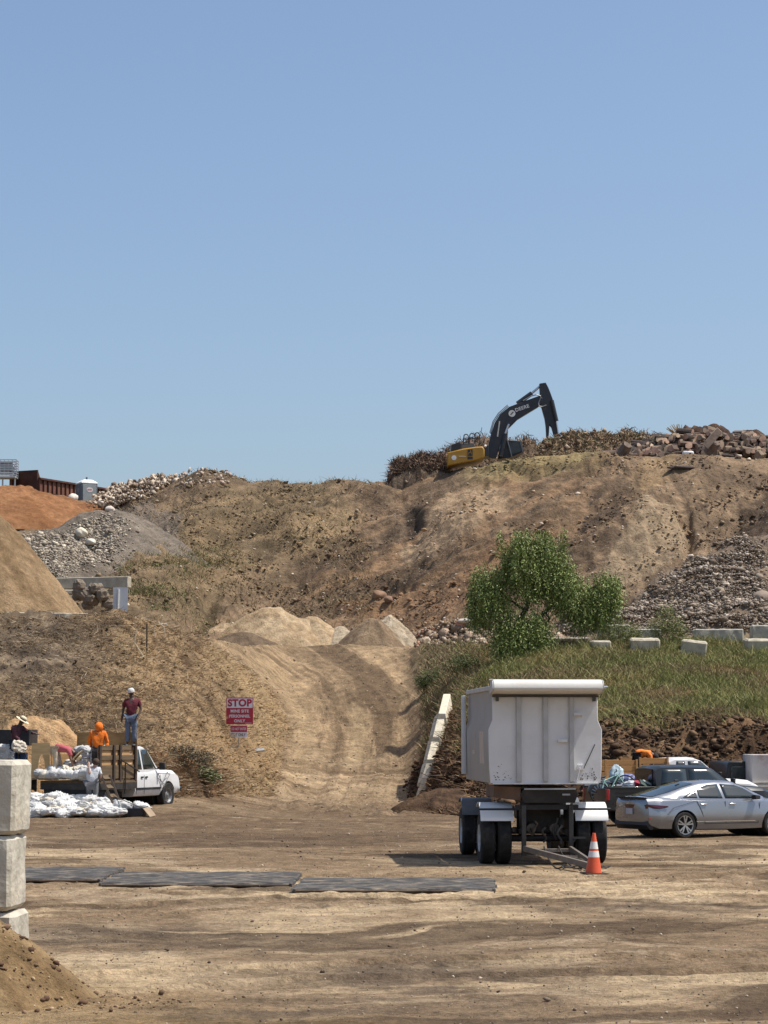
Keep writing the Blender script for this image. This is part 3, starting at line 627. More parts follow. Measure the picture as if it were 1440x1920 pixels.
def heaps():
    sand1, sand2 = (.27, .175, .085), (.42, .29, .15)
    # foreground sand at the block wall
    heap('sand_pile', 'brown sand pile spilling in front of the stacked concrete blocks', (-5.15, 23.2, -.02), 2.3, 1.7, 1.5, (.30, .195, .095), (.43, .30, .16), 301, 160, 90, .05, 1.12, 0, 0, .1)
    heap('sand_pile', 'low spill of sand at the very foot of the brown sand pile', (-4.75, 22.45, -.02), 1.35, .7, .42, (.33, .215, .105), (.45, .32, .17), 303, 120, 60, .05, 1.1, 0, 0, .05)
    # big brown cone behind the low wall
    q = P(-52, 1150, 112); heap('sand_pile', 'tall tan sand cone rising behind the low concrete wall', (q.x, q.y, 6.9), 6.6, 6.5, 7.0, (.25, .165, .088), (.40, .275, .155), 305, 160, 90, .06, 1.06, 0, 0, .5)
    # wood chip heap behind the trucks
    q = P(66, 1440, 78.5); heap('sawdust_heap', 'orange brown wood chip heap behind the loaded trucks', (q.x, q.y, .4), 4.3, 2.8, 2.95, (.42, .235, .11), (.62, .40, .21), 307, 140, 70, .10, .95, 0, 0, .3)
    # pale heaps at the ramp top
    q = P(508, 1214, 134); heap('sand_heap', 'largest pale sand heap at the top of the dirt ramp', (q.x, q.y, 7.6), 4.4, 3.2, 2.55, (.44, .31, .18), (.60, .45, .28), 309, 120, 60, .10, .95, 0, 0, .3)
    q = P(425, 1214, 135.5); heap('sand_heap', 'low pale sand heap trailing left of the largest one', (q.x, q.y, 7.6), 3.2, 2.6, 1.7, (.42, .30, .175), (.58, .43, .27), 310, 90, 50, .12, 1.0, 0, 0, .3)
    q = P(582, 1214, 134.5); heap('sand_heap', 'rounded pale sand heap right beside the largest one', (q.x, q.y, 7.6), 2.8, 2.5, 2.0, (.44, .31, .18), (.60, .45, .28), 311, 100, 50, .10, .95, 0, 0, .3)
    q = P(640, 1214, 134.2); heap('sand_heap', 'small whitish sand heap between two larger heaps', (q.x, q.y, 7.7), 1.7, 1.9, 1.35, (.48, .38, .26), (.60, .49, .35), 313, 80, 40, .12, 1.0, 0, 0, .3)
    q = P(700, 1216, 132.8); heap('sand_heap', 'brown sand heap standing before the pale peak', (q.x, q.y, 7.6), 2.3, 2.2, 1.85, (.25, .175, .11), (.34, .245, .155), 315, 90, 50, .10, 1.0, 0, 0, .3)
    q = P(732, 1214, 135); heap('sand_heap', 'pale peak of sand rising behind the brown heap', (q.x, q.y, 7.6), 2.0, 2.2, 2.1, (.48, .38, .26), (.60, .50, .36), 317, 90, 50, .12, 1.0, 0, 0, .3)
    q = P(455, 1212, 129.5); heap('sand_heap', 'low dark brown mound in front of the pale heaps', (q.x, q.y, 7.5), 3.0, 1.7, 1.0, (.17, .12, .078), (.24, .17, .11), 319, 80, 40, .08, 1.0, 0, 0, .3)
    # red soil heaps below the rusty bin
    q = P(18, 1000, 178); heap('red_soil_heap', 'large red brown soil heap below the rusty steel bin', (q.x, q.y, 18.4), 9.5, 9, 3.75, (.27, .125, .055), (.38, .19, .09), 321, 120, 60, .12, .85, 0, 0, .5)
    q = P(100, 962, 186); heap('red_soil_heap', 'smaller red soil mound in front of the ribbed bin side', (q.x, q.y, 20.6), 5.6, 5, 1.6, (.28, .13, .058), (.37, .19, .09), 323, 100, 50, .12, .9, 0, 0, .5)
    q = P(175, 962, 183); heap('red_soil_heap', 'long low red soil ridge at the foot of the portable toilet', (q.x, q.y, 20.2), 6.0, 4, 1.05, (.22, .098, .042), (.30, .14, .064), 325, 100, 50, .10, .8, 0, 0, .5)
    # grey gravel heap with white stones
    q = P(205, 1050, 150); g = heap('gravel_heap', 'grey gravel heap with white cobbles on its near flank', (q.x, q.y, 12.0), 9.0, 9.5, 5.5, (.20, .165, .13), (.29, .24, .185), 327, 150, 80, .08, .92, 0, 0, .6)
    q2 = P(95, 1060, 143); g2 = heap('gravel_heap', 'darker gravel shoulder left of the grey gravel heap', (q2.x, q2.y, 11.4), 5.5, 7, 4.0, (.155, .125, .10), (.24, .2, .155), 329, 110, 60, .12, .9, 0, 0, .6)
    dg = bpy.context.evaluated_depsgraph_get(); dg.update()
    pts = []; szs = []
    inv = [(o.matrix_world.inverted(), o) for o in (g, g2)]
    def ray(px, py):
        best = None; d = (P(px, py, 100) - cam.location).normalized()
        h = BVH.ray_cast(cam.location, d)
        if h[0]: best = (h[3], h[0])
        for o in (g, g2):
            l = cam.location - o.location; r = o.ray_cast(l, d)
            if r[0]:
                wp = r[1] + o.location; dist = (wp - cam.location).length
                if best is None or dist < best[0]: best = (dist, wp)
        return best[1] if best else None
    poly = [(42, 1005), (70, 1000), (110, 1010), (150, 985), (195, 968), (235, 978), (220, 1030), (200, 1045), (110, 1075), (85, 1080), (60, 1045)]
    while len(pts) < 6500:
        x, y = random.uniform(35, 260), random.uniform(960, 1085)
        if inpoly(np.array(x + random.gauss(0, 7)), np.array(y + random.gauss(0, 7)), poly) or random.random() < .02:
            w_ = ray(x, y)
            if w_: pts.append(w_[:]); szs.append(min(.3, random.lognormvariate(math.log(.05), .5)))
    pts = np.array(pts); szs = np.array(szs)
    stones('white_cobbles', pts + np.array([0, 0, 1.]) * szs[:, None] * .3, szs, cmix(len(pts), [(.42, .36, .28), (.52, .46, .36), (.31, .26, .20), (.22, .18, .14)], [.3, .15, .3, .25]))
    # loose boulders that stand out
    def boulder(px, py, r, col, label, sq=(1, .8, .7), Y=None, grp='single boulders on the slopes'):
        w_ = Vector(ray(px, py)) if Y is None else P(px, py, Y)
        bm = bmesh.new(); bmesh.ops.create_icosphere(bm, subdivisions=3, radius=1)
        sdn = random.random() * 50
        for v in bm.verts:
            q = v.co.copy(); k = 1 + .5 * (float(fbm(q.x * 1.2 + sdn, q.y * 1.2 + q.z * 1.3, 3, 5)) - .5) + .1 * (float(fbm(q.x * 4 + sdn, q.z * 4, 2, 6)) - .5)
            v.co = Vector((q.x * sq[0], q.y * sq[1], q.z * sq[2])) * k * r
        me = bpy.data.meshes.new('boulder'); bm.to_mesh(me); bm.free()
        o = link('boulder', me, mat('boulder_' + str(len(_mats)), col, .95, 0, .25, 3, .5, 8), None, True)
        o.location = w_ + Vector((0, 0, r * .25)); o.rotation_euler = (0, 0, random.random() * 6); tag(o, label, 'boulder', grp)
    boulder(153, 1003, .46, (.66, .58, .44), 'largest cream boulder on the flank of the grey gravel heap', (1.3, .8, .75))
    boulder(206, 958, .36, (.58, .5, .42), 'single pale boulder on the peak of the grey gravel heap')
    boulder(129, 968, .42, (.33, .29, .24), 'grey slab boulder on the darker gravel shoulder', (1.4, .8, .6))
    boulder(170, 1020, .42, (.6, .55, .45), 'white rock just below the largest cream boulder', (1.4, .8, .6))
    boulder(1429, 1130, .62, (.27, .21, .16), 'big rounded brown boulder at the edge of the gravel fan', (1, .9, .8))
    boulder(1424, 1126, .35, (.36, .33, .3), 'grey cobble leaning on the big rounded boulder') if False else None
    boulder(137, 936, .45, (.62, .56, .48), 'white rock at the foot of the ribbed steel bin', (1.2, .8, .8), 189)
    boulder(132, 943, .5, (.55, .49, .42), 'flat pale slab lying on the red soil by the portable toilet', (1.9, .8, .4), 187)
    boulder(1278, 880, .40, (.055, .04, .035), 'dark slab lying on the slope under the log heap', (2.3, .7, .35))
    boulder(880, 1168, .42, (.5, .45, .38), 'pale broken slab at the foot of the slope left of the tree', (1.7, .8, .4))
    boulder(865, 1176, .36, (.42, .2, .14), 'reddish broken brick lump in the rubble left of the tree', (1.1, .8, .8))
    boulder(712, 1120, .42, (.24, .145, .09), 'rounded brown boulder on the red slope above the sand heaps', (1.2, .8, .8))
    boulder(728, 1128, .36, (.19, .115, .075), 'small dark boulder beside the rounded brown one on the slope', (1.3, .8, .7))
    # clods and spill on the sand piles
    n = 420; x = rng.normal(-3.3, .75, n); y = rng.normal(23.0, .5, n); sz = rng.lognormal(math.log(.012), .6, n).clip(.005, .05)
    hs = [o for o in COL.objects if o.name.startswith('sand_pile')][:2]; z = []
    for a, b in zip(x, y):
        best = gz(a, b)
        for o in hs:
            r = o.ray_cast(Vector((a, b, 50)) - o.location, Vector((0, 0, -1)))
            if r[0]: best = max(best, r[1].z + o.location.z)
        z.append(best)
    stones('sand_clods', np.stack([x, y, np.array(z)], -1) + np.array([0, 0, 1.]) * sz[:, None] * .3, sz, cmix(n, [(.12, .07, .045), (.2, .13, .08), (.38, .28, .17)], [.5, .3, .2]))
heaps()
# ================================================================ MATERIALS FOR OBJECTS
CONC = mat('concrete', (.40, .37, .31), .95, 0, .16, 3.0, .5, 14, .2, (.20, .18, .15), .5, 2.2)
CONCW = mat('pale_concrete', (.44, .39, .30), .95, 0, .2, 3.0, .4, 14, .2, (.28, .24, .18), .5, 2.5)
BLACK = mat('black_steel', (.018, .018, .02), .55, .0, .3, 4, .1, 20, .4, (.09, .075, .06), .35, 2.0)
DARKST = mat('dark_steel', (.05, .048, .046), .5, .3, .3, 4, .1, 20, .4, (.13, .10, .075), .5, 2.5)
WHITEP = mat('white_paint', (.60, .60, .59), .42, 0, .04, 2, 0, 20, .4, (.42, .38, .32), .35, 1.3)
CHROME = mat('chrome', (.7, .7, .7), .2, 1.0, .05)
TYRE = mat('tyre_rubber', (.022, .021, .020), .85, 0, .3, 8, .2, 40, .3, (.11, .09, .07), .35, 4)
GLASS = mat('window_glass', (.018, .028, .027), .06, 0, .2, 1.2, 0, 20, .9)
YEL = mat('yellow_paint', (.40, .215, .03), .45, 0, .1, 2, 0, 20, .4, (.25, .17, .08), .4, 1.5)
WOODP = mat('planks', (.30, .175, .085), .8, 0, .3, 5, .2, 30, .2, (.15, .09, .05), .5, 3, (.3, 1, 4))
PLY = mat('plywood', (.55, .385, .19), .75, 0, .16, 4, .05, 30, .2, (.42, .27, .12), .5, 1.5, (.4, 1, 3))
PLYB = mat('brown_plywood', (.33, .20, .085), .75, 0, .2, 4, .05, 30, .2, (.22, .13, .06), .5, 1.5, (.4, 1, 3))
BAG = mat('white_bag_cloth', (.58, .575, .55), .75, 0, .05, 4, .25, 16, .3, (.50, .46, .40), .3, 3)
RED = mat('red_lens', (.32, .012, .015), .2, 0, .1, 4, 0, 20, .7)
RUST = mat('rusty_steel', (.075, .034, .025), .85, 0, .3, 1.2, .2, 10, .2, (.055, .03, .024), .6, .8)
RUSTL = mat('rusty_panel', (.14, .062, .042), .85, 0, .3, 1.2, .2, 10, .2, (.30, .17, .12), .5, .8)
# ================================================================ CONCRETE BLOCKS
def rough_block(name, L, D, H, label, cat, group, m, loc, rz, seed, amp=.02, chamf=.05, tilt=(0, 0)):
    bm = bmesh.new()
    bmesh.ops.create_cube(bm, size=1)
    for v in bm.verts: v.co = Vector((v.co.x * L, v.co.y * D, v.co.z * H + H / 2))
    bmesh.ops.bevel(bm, geom=list(bm.edges), offset=chamf, segments=1, affect='EDGES', profile=.5)
    bmesh.ops.triangulate(bm, faces=[f for f in bm.faces if len(f.verts) > 4])
    st = max(.06, H / 12)
    for _ in range(5):
        es = [e for e in bm.edges if e.calc_length() > st * 1.5]
        if not es: break
        bmesh.ops.subdivide_edges(bm, edges=es, cuts=1, use_grid_fill=True)
    bmesh.ops.triangulate(bm, faces=bm.faces)
    vs = list(bm.verts); co = np.array([v.co[:] for v in vs])
    k = (fbm(co[:, 0] * 5 + co[:, 2] * 4.3 + seed, co[:, 1] * 5 + co[:, 2] * 3, 4, seed) - .5) * 2 * amp
    bm.normal_update()
    for v, a in zip(vs, k): v.co += v.normal * float(a)
    me = bpy.data.meshes.new(name); bm.to_mesh(me); bm.free()
    o = link(name, me, m, None, True); autosmooth(o, 24); o.location = loc; o.rotation_euler = (tilt[0], tilt[1], rz)
    tag(o, label, cat, group); return o
def blocks():
    G = 'large concrete blocks stacked as a wall'
    Yw = 24.2; xr = (39 - 720) / FPX * Yw
    H = .79
    labs = ['topmost concrete block of the stack at the left edge', 'middle concrete block of the stack, with a torn light edge', 'lowest concrete block of the stack, half buried in sand']
    for i in range(3):
        off = (0, -.02, .02)[i]
        rough_block('concrete_block', 1.55, .79, H - .015, labs[i], 'concrete block', G, mat('near_concrete', (.44, .405, .33), .95, 0, .25, 2.5, .9, 9, .2, (.46, .40, .29), .7, 1.6), (xr - .775 + off - .01 * i, Yw + .4, H * (2 - i)), R(-3.5), 11 + i * 7, .022, .045, (0, R((.3, -.5, .2)[i])))
        o = rough_block('concrete_block', 1.55, .79, H - .015, ['upper', 'second', 'bottom'][i] + ' concrete block of the next column along the wall', 'concrete block', 'concrete blocks further along the wall', mat('near_concrete', (.33, .325, .30)), (xr - .775 - 1.57 + off, Yw + .4 + .1, H * (2 - i)), R(-3.5), 41 + i * 7, .022, .045)
    # block row on the right bench: standing blocks behind, lying pale blocks in front
    GB = 'concrete blocks along the grassy bench'
    spec = [(985, 1105, 1196, 1.0, 'shaded concrete block under the tree canopy'), (1120, 1180, 1172, .75, 'long concrete block standing behind the grass beside the tree'), (1185, 1238, 1180, .7, 'concrete block half hidden by the yellow weed bush'), (1300, 1392, 1180, 1.0, 'long grey concrete block at the foot of the gravel fan'), (1407, 1500, 1173, 1.0, 'raised grey concrete block at the right end of the row')]
    for a, b, top, hh, lab in spec:
        p0 = P(a, top, 107.6); p1 = P(b, top, 107.4); L = (p1 - p0).length
        rough_block('concrete_block', L, .8, hh, lab, 'concrete block', GB, CONC, ((p0.x + p1.x) / 2, 107.5, p0.z - hh), 0, a % 17, .03, .05)
    for a, b, top, lab, rz, tl in [(1108, 1145, 1199, 'small pale concrete slab sunk in the green weeds', .1, (.05, 0)), (1183, 1238, 1195, 'pale flat-topped concrete block in the middle of the grassy bench', 0, (.12, 0)), (1277, 1325, 1199, 'tilted pale concrete slab between two blocks in the grass', -.1, (.1, .12)), (1398, 1462, 1196, 'large pale concrete block at the right edge of the grass', .05, (.12, .0))]:
        p0 = P(a, top, 103.6); p1 = P(b, top, 103.6); L = (p1 - p0).length
        rough_block('concrete_slab', L, .85, .75, lab, 'concrete block', 'pale concrete blocks in the grass', CONCW, ((p0.x + p1.x) / 2, 104, p0.z - .78), rz, a % 13, .03, .07, tl)
    # left: long raised beam, low wall, end pieces
    p0 = P(93, 1076, 128); p1 = P(243, 1081, 126.5); L = (p1 - p0).length
    o = rough_block('concrete_beam', L, .5, .62, 'long grey concrete beam spanning above the dark rocks', 'concrete beam', None, CONCW, (*((p0 + p1) / 2).xy, p1.z - .62), math.atan2(p1.y - p0.y, p1.x - p0.x), 3, .015, .03)
    t = rough_block('concrete_footing', L - 1.2, .6, .25, 'pale footing strip just under the long concrete beam', 'concrete strip', None, CONCW, (*((p0 + p1) / 2).xy, p1.z - .95), 0, 5, .02, .04)
    for i, (x, y, r) in enumerate([(155, 1118, .7), (172, 1128, .6), (190, 1120, .65), (205, 1135, .5), (180, 1108, .6), (148, 1102, .6), (222, 1150, .45), (163, 1139, .45)]):
        b = rough_block('rock', r * 1.5, r, r, ['grey brown', 'dark', 'brown', 'angular', 'flat', 'blocky', 'small', 'rounded'][i] + ' rock in the jumble under the concrete beam', 'rock', 'rocks under the concrete beam', mat('boulder_dark', (.19, .15, .11), .95, 0, .3, 3, .5, 8), P(x, y, 124) - Vector((0, 0, r * .3)), i, i, .12, .16)
    q0 = P(12, 1143, 101); q1 = P(186, 1150, 101)
    rough_block('low_wall', (q1 - q0).length, .3, .7, 'long low concrete wall at the foot of the tall sand cone', 'wall', None, CONCW, (*((q0 + q1) / 2).xy, q1.z - .68), 0, 8, .04, .03, (0, R(.9)))
    for a, b, top, lab in [(205, 262, 1153, 'broken low wall piece beside the leaning white board post'), (264, 312, 1165, 'last low stub of broken wall before the gully')]:
        q0 = P(a, top, 103); q1 = P(b, top + 4, 103)
        rough_block('wall_stub', (q1 - q0).length, .4, .7, lab, 'wall', None, CONC, (*((q0 + q1) / 2).xy, q1.z - .66), .05, a % 11, .05, .05, (0, R(3)))
    # white board on a post
    t = thing('sign_board', 'blank back of a pale sign board on a post by the broken wall', 'sign', P(220, 1168, 102.2))
    pt = P(0, 1168, 102.2); h = lambda py: P(220, py, 102.2).z - t.location.z
    m = MB(); m.box((.12, .06, (h(1101) + h(1146)) / 2), (.66, .02, h(1101) - h(1146))); m.build('board', mat('grey_board', (.50, .52, .54), .5, 0, .05), t)
    m = MB(); m.cyl((0, 0, -.3), (.04, 0, h(1105)), .05, .05, 8); m.build('post', mat('pale_post', (.55, .55, .53), .6), t)
    # bent stake and dry branches on the bank
    q, _ = hit(275, 1222); t = MB(); t.bar(q - Vector((0, 0, .2)), q + Vector((0, 0, 1.15)), .06); o = t.build('stake', mat('old_wood', (.10, .075, .05), .9)); tag(o, 'thin dark stake standing upright on the straw bank', 'stake')
    q, _ = hit(258, 1235); mm = MB(); pts = [q + Vector((-.28 + .05 * i + .22 * abs(i - 3) / 3, 0, .08 + .19 * (6 - i))) for i in range(7)] + [q + Vector((.1, -.1, .03))]
    mm.tube(pts, .022, 6); tag(mm.build('dry_branch', mat('bleached_wood', (.48, .40, .28), .9)), 'bleached curved branch standing out of the straw bank', 'branch')
    q, _ = hit(292, 1200); mm = MB(); mm.tube([q, q + Vector((-.1, 0, .5)), q + Vector((.1, 0, .75)), q + Vector((.35, 0, .55)), q + Vector((.4, 0, .15))], .02, 6); mm.tube([q + Vector((-.1, 0, .5)), q + Vector((-.35, 0, .3))], .02, 6)
    tag(mm.build('dry_branch', mat('bleached_wood', (.48, .40, .28), .9)), 'forked bleached twig near the top of the straw bank', 'branch')
    # small things at the ramp foot
    q, _ = hit(444, 1405)
blocks()
# ---- concrete road barriers half buried along the ramp
def barriers():
    prof = [(-.31, 0), (-.31, .08), (-.14, .33), (-.085, .82), (.085, .82), (.14, .33), (.31, .08), (.31, 0)]
    m_ = mat('barrier_concrete', (.60, .54, .41), .95, 0, .12, 3, .4, 12, .2, (.26, .20, .14), .6, 2.2)
    segs = [((838, 1352), (829, 1388), 'uppermost concrete road barrier, clean and pale against the weeds'), ((827, 1392), (818, 1428), 'concrete road barrier next below the uppermost one'), ((816, 1432), (807, 1466), 'concrete road barrier with brown mulch spilled over its face'), ((805, 1470), (795, 1498), 'lowest concrete road barrier, sunk into the mulch at the ramp foot')]
    for (a, b, lab), up in zip(segs, (.05, -.05, -.15, -.28)):
        p0 = hit(*a)[0]; p1 = hit(*b)[0]; p0.z += up; p1.z += up - .05
        d = (p1 - p0); ang = math.atan2(d.y, d.x)
        s = Vector((-math.sin(ang), math.cos(ang), 0)); mb = MB()
        mb.loft([[tuple(p + s * u * 1.75 + Vector((0, 0, v * 1.35))) for u, v in prof] for p in (p0, p0 + d * .33, p0 + d * .66, p1)])
        o = mb.build('road_barrier', m_, None, .02); tag(o, lab, 'barrier', 'concrete road barriers along the ramp')
    heap('mulch_heap', 'low lumpy mulch tongue spilling out at the foot of the ramp', (P(835, 1505, 82).x, 82.6, -.15), 2.1, 2.8, .95, (.07, .042, .026), (.15, .09, .05), 333, 120, 60, .20, .8, 0, 0, .1)
    mk = inpoly(PX1, PY1, [(845, 1335), (880, 1330), (900, 1500), (870, 1530), (770, 1520), (800, 1490)]) & (TT > 2.6) & (TT < 6)
    n = 9000; pts, k = pick(mk, n, .12)
    blades('mulch_strands', pts, rng.uniform(.12, .5, n), rng.uniform(.008, .02, n), np.stack([rng.normal(0, .8, n), rng.normal(-.3, .7, n), rng.uniform(-.1, .6, n)], -1), cmix(n, [(.20, .115, .06), (.10, .06, .034), (.06, .036, .022), (.30, .19, .10)]), .4)
    n = 3500; pts, k = pick(mk, n, .12); sz = rng.lognormal(math.log(.08), .5, n).clip(.03, .3); stones('mulch_clods', pts, sz, cmix(n, [(.09, .055, .034), (.15, .09, .05), (.05, .032, .02)]))
barriers()
# ================================================================ TREE AND BUSHES
def leafy(name, blobs, n, drop, lw, cols, parent=None, lpb=9, bendx=.25, step=.10, inner=.35):
    """hanging strands of small leaves spread through ellipsoid clumps"""
    bl = np.array([b[:3] for b in blobs]); rd = np.array([b[3:6] for b in blobs]); w_ = rd.prod(1) ** .7; w_ /= w_.sum()
    i = rng.choice(len(blobs), n, p=w_)
    u = rng.normal(size=(n, 3)); u /= np.linalg.norm(u, axis=1)[:, None]; u *= (rng.uniform(inner, 1.05, n) ** .6)[:, None]
    p0 = bl[i] + u * rd[i]
    V = []; F = []; Cc = []
    out = u * np.array([1, 1, 0]) * bendx
    for k in range(lpb):
        pk = p0 + out * (k * step) + np.array([0, 0, -1.]) * (k * step * drop) + rng.normal(0, .035, (n, 3))
        d = rng.normal(size=(n, 3)) * np.array([1, 1, .5]) + np.array([0, 0, -.8 * drop]); d /= np.linalg.norm(d, axis=1)[:, None]
        s = np.cross(d, rng.normal(size=(n, 3))); s /= np.linalg.norm(s, axis=1)[:, None]
        L = rng.uniform(.7, 1.3, n)[:, None] * lw * 3.2; W = lw * rng.uniform(.6, 1.2, n)[:, None]
        q = np.stack([pk, pk + d * L * .5 + s * W * .5, pk + d * L, pk + d * L * .5 - s * W * .5], 1)
        V.append(q.reshape(-1, 3)); Cc.append(np.repeat(cmix(n, cols, None, .2), 4, 0))
    V = np.concatenate(V); F = np.arange(len(V)).reshape(-1, 4)
    return link(name, fastmesh(name, V, F, np.concatenate(Cc)), attr_mat('leaf', 2., .8, .2, 0, 0, .6, .35), parent)
def limb(mb, pts, r0, r1, n=8):
    L = len(pts) - 1
    for i in range(L):
        a = r0 + (r1 - r0) * i / L; b = r0 + (r1 - r0) * (i + 1) / L
        mb.cyl(pts[i], pts[i + 1], a, b, n)
def tree():
    Yt = 105.0; b = P(955, 1216, Yt); b.z = gz(b.x, b.y)
    t = thing('pepper_tree', 'bushy green tree with drooping foliage beside the concrete blocks', 'tree', b)
    L = lambda px, py, dy=0: P(px, py, Yt) + Vector((0, dy, 0)) - b
    bark = mat('bark', (.085, .06, .042), .95, 0, .3, 6, .6, 20)
    tr = MB()
    limb(tr, [Vector((.0, 0, -.4)), L(962, 1180), L(985, 1145), L(1000, 1100), L(1003, 1040)], .17, .05)
    limb(tr, [Vector((.6, .2, -.4)), L(1000, 1180, .2), L(1022, 1148, .2), L(1046, 1122), L(1075, 1108)], .14, .05)
    tr.build('trunk', bark, t)
    for k, pts in enumerate([[L(985, 1145), L(950, 1120), L(922, 1090)], [L(1046, 1122), L(1090, 1112, .3), L(1125, 1095)], [L(1000, 1100), L(980, 1060, -.5), L(965, 1030)], [L(1000, 1100), L(1030, 1060, .5), L(1050, 1030)], [L(1022, 1148, .2), L(1030, 1160, -.3), L(1022, 1176)], [L(1046, 1122), L(1060, 1080), L(1066, 1050)]]):
        m = MB(); limb(m, pts, .07, .02, 6); m.build('limb', bark, t)
    B = []
    def bl(px, py, rx, ry, dy=0, rd=1.0):
        q = L(px, py, dy); s = FPX / Yt; B.append((q.x, q.y, q.z, rx / s, rd * (rx + ry) / 2 / s, ry / s))
    for a in [(1000, 1022, 42, 34), (975, 1040, 34, 36, -.4), (1035, 1048, 36, 40, .3), (1000, 1075, 56, 34), (980, 1005, 22, 18), (1022, 1010, 22, 18), (1052, 1075, 36, 36), (955, 1055, 18, 28), (915, 1075, 32, 28), (902, 1105, 26, 42), (928, 1115, 26, 44, -.4), (895, 1125, 18, 32), (975, 1165, 44, 32, -.6), (945, 1180, 30, 26, -.7), (1005, 1170, 36, 34, -.5), (965, 1195, 40, 18, -.8), (1075, 1110, 34, 30), (1110, 1105, 34, 34, .3), (1140, 1090, 26, 26, .2), (1128, 1130, 28, 26), (1152, 1095, 15, 28), (1095, 1135, 26, 20), (1060, 1095, 30, 26), (938, 1000, 7, 8), (1055, 1000, 9, 10), (944, 1012, 6, 8)]: bl(*a)
    B2_ = list(B) * 3
    for b in B:
        for _ in range(9):
            u = Vector((random.gauss(0, 1), random.gauss(0, 1), random.gauss(0, 1))).normalized() * random.uniform(.55, 1.0); k = random.uniform(.30, .50)
            B2_.append((b[0] + u.x * b[3], b[1] + u.y * b[4], b[2] + u.z * b[5], b[3] * k, b[4] * k, b[5] * k))
    B = B2_
    leafy('crown', B, 8200, 1.25, .046, [(.16, .22, .05), (.22, .27, .075), (.10, .145, .035), (.30, .32, .12)], t, 11, .25, .085, .0)
tree()
def bush(name, label, px, py, Y, blobs, n, cols, cat='bush', lw=.03, drop=-.1, lpb=5, stems=5):
    if Y is None: q, _ = hit(px, py)
    else: q = P(px, py, Y); q.z = gz(q.x, q.y)
    t = thing(name, label, cat, q)
    leafy('foliage', blobs, n, drop, lw, cols, t, lpb, .25, .06, .1)
    m = MB()
    for k in range(stems):
        b = blobs[k % len(blobs)]; m.cyl((random.uniform(-.1, .1), 0, -.15), (b[0], b[1], b[2]), .018, .008, 5)
    m.build('stems', mat('green_stem', (.14, .12, .05), .9), t)
    return t
G1 = [(.075, .105, .028), (.11, .14, .04), (.05, .07, .02)]; G2 = [(.20, .22, .06), (.15, .18, .05), (.27, .26, .09), (.11, .13, .04)]
bush('weed_bush', 'yellow green weed bush growing over the concrete blocks', 1252, 1200, 105.4, [(0, 0, .9, .75, .6, .8), (-.5, 0, .6, .5, .5, .6), (.45, 0, .6, .5, .5, .6), (0, 0, 1.5, .35, .3, .35)], 900, G2)
bush('weed_bush', 'pale green weed clump at the left end of the grassy bench', 1160, 1205, 105.4, [(0, 0, .5, .8, .6, .6), (.7, 0, .4, .5, .5, .5)], 500, G2)
bush('shrub', 'dark green shrub at the right shoulder of the ramp', 806, 1292, None, [(0, 0, .45, .7, .5, .55), (-.4, 0, .3, .4, .4, .35), (.5, 0, .55, .4, .4, .4)], 800, G1)
bush('shrub', 'leafy green shrub on the bank just above the road barriers', 866, 1262, None, [(0, 0, .4, .9, .5, .5), (.6, 0, .3, .6, .5, .4)], 700, G1)
bush('yucca', 'spiky grey green plant at the foot of the straw bank', 378, 1468, None, [(0, 0, .3, .5, .4, .3), (.35, -.1, .2, .35, .3, .22)], 260, [(.16, .17, .075), (.24, .22, .11), (.1, .11, .05)], 'plant', .05)
bush('brush_clump', 'dark dry brush clump hanging on the undercut bank', 345, 1430, None, [(0, 0, .3, .8, .4, .35), (.7, 0, .1, .5, .4, .3)], 420, [(.09, .075, .04), (.05, .045, .028), (.15, .11, .06)], 'bush')
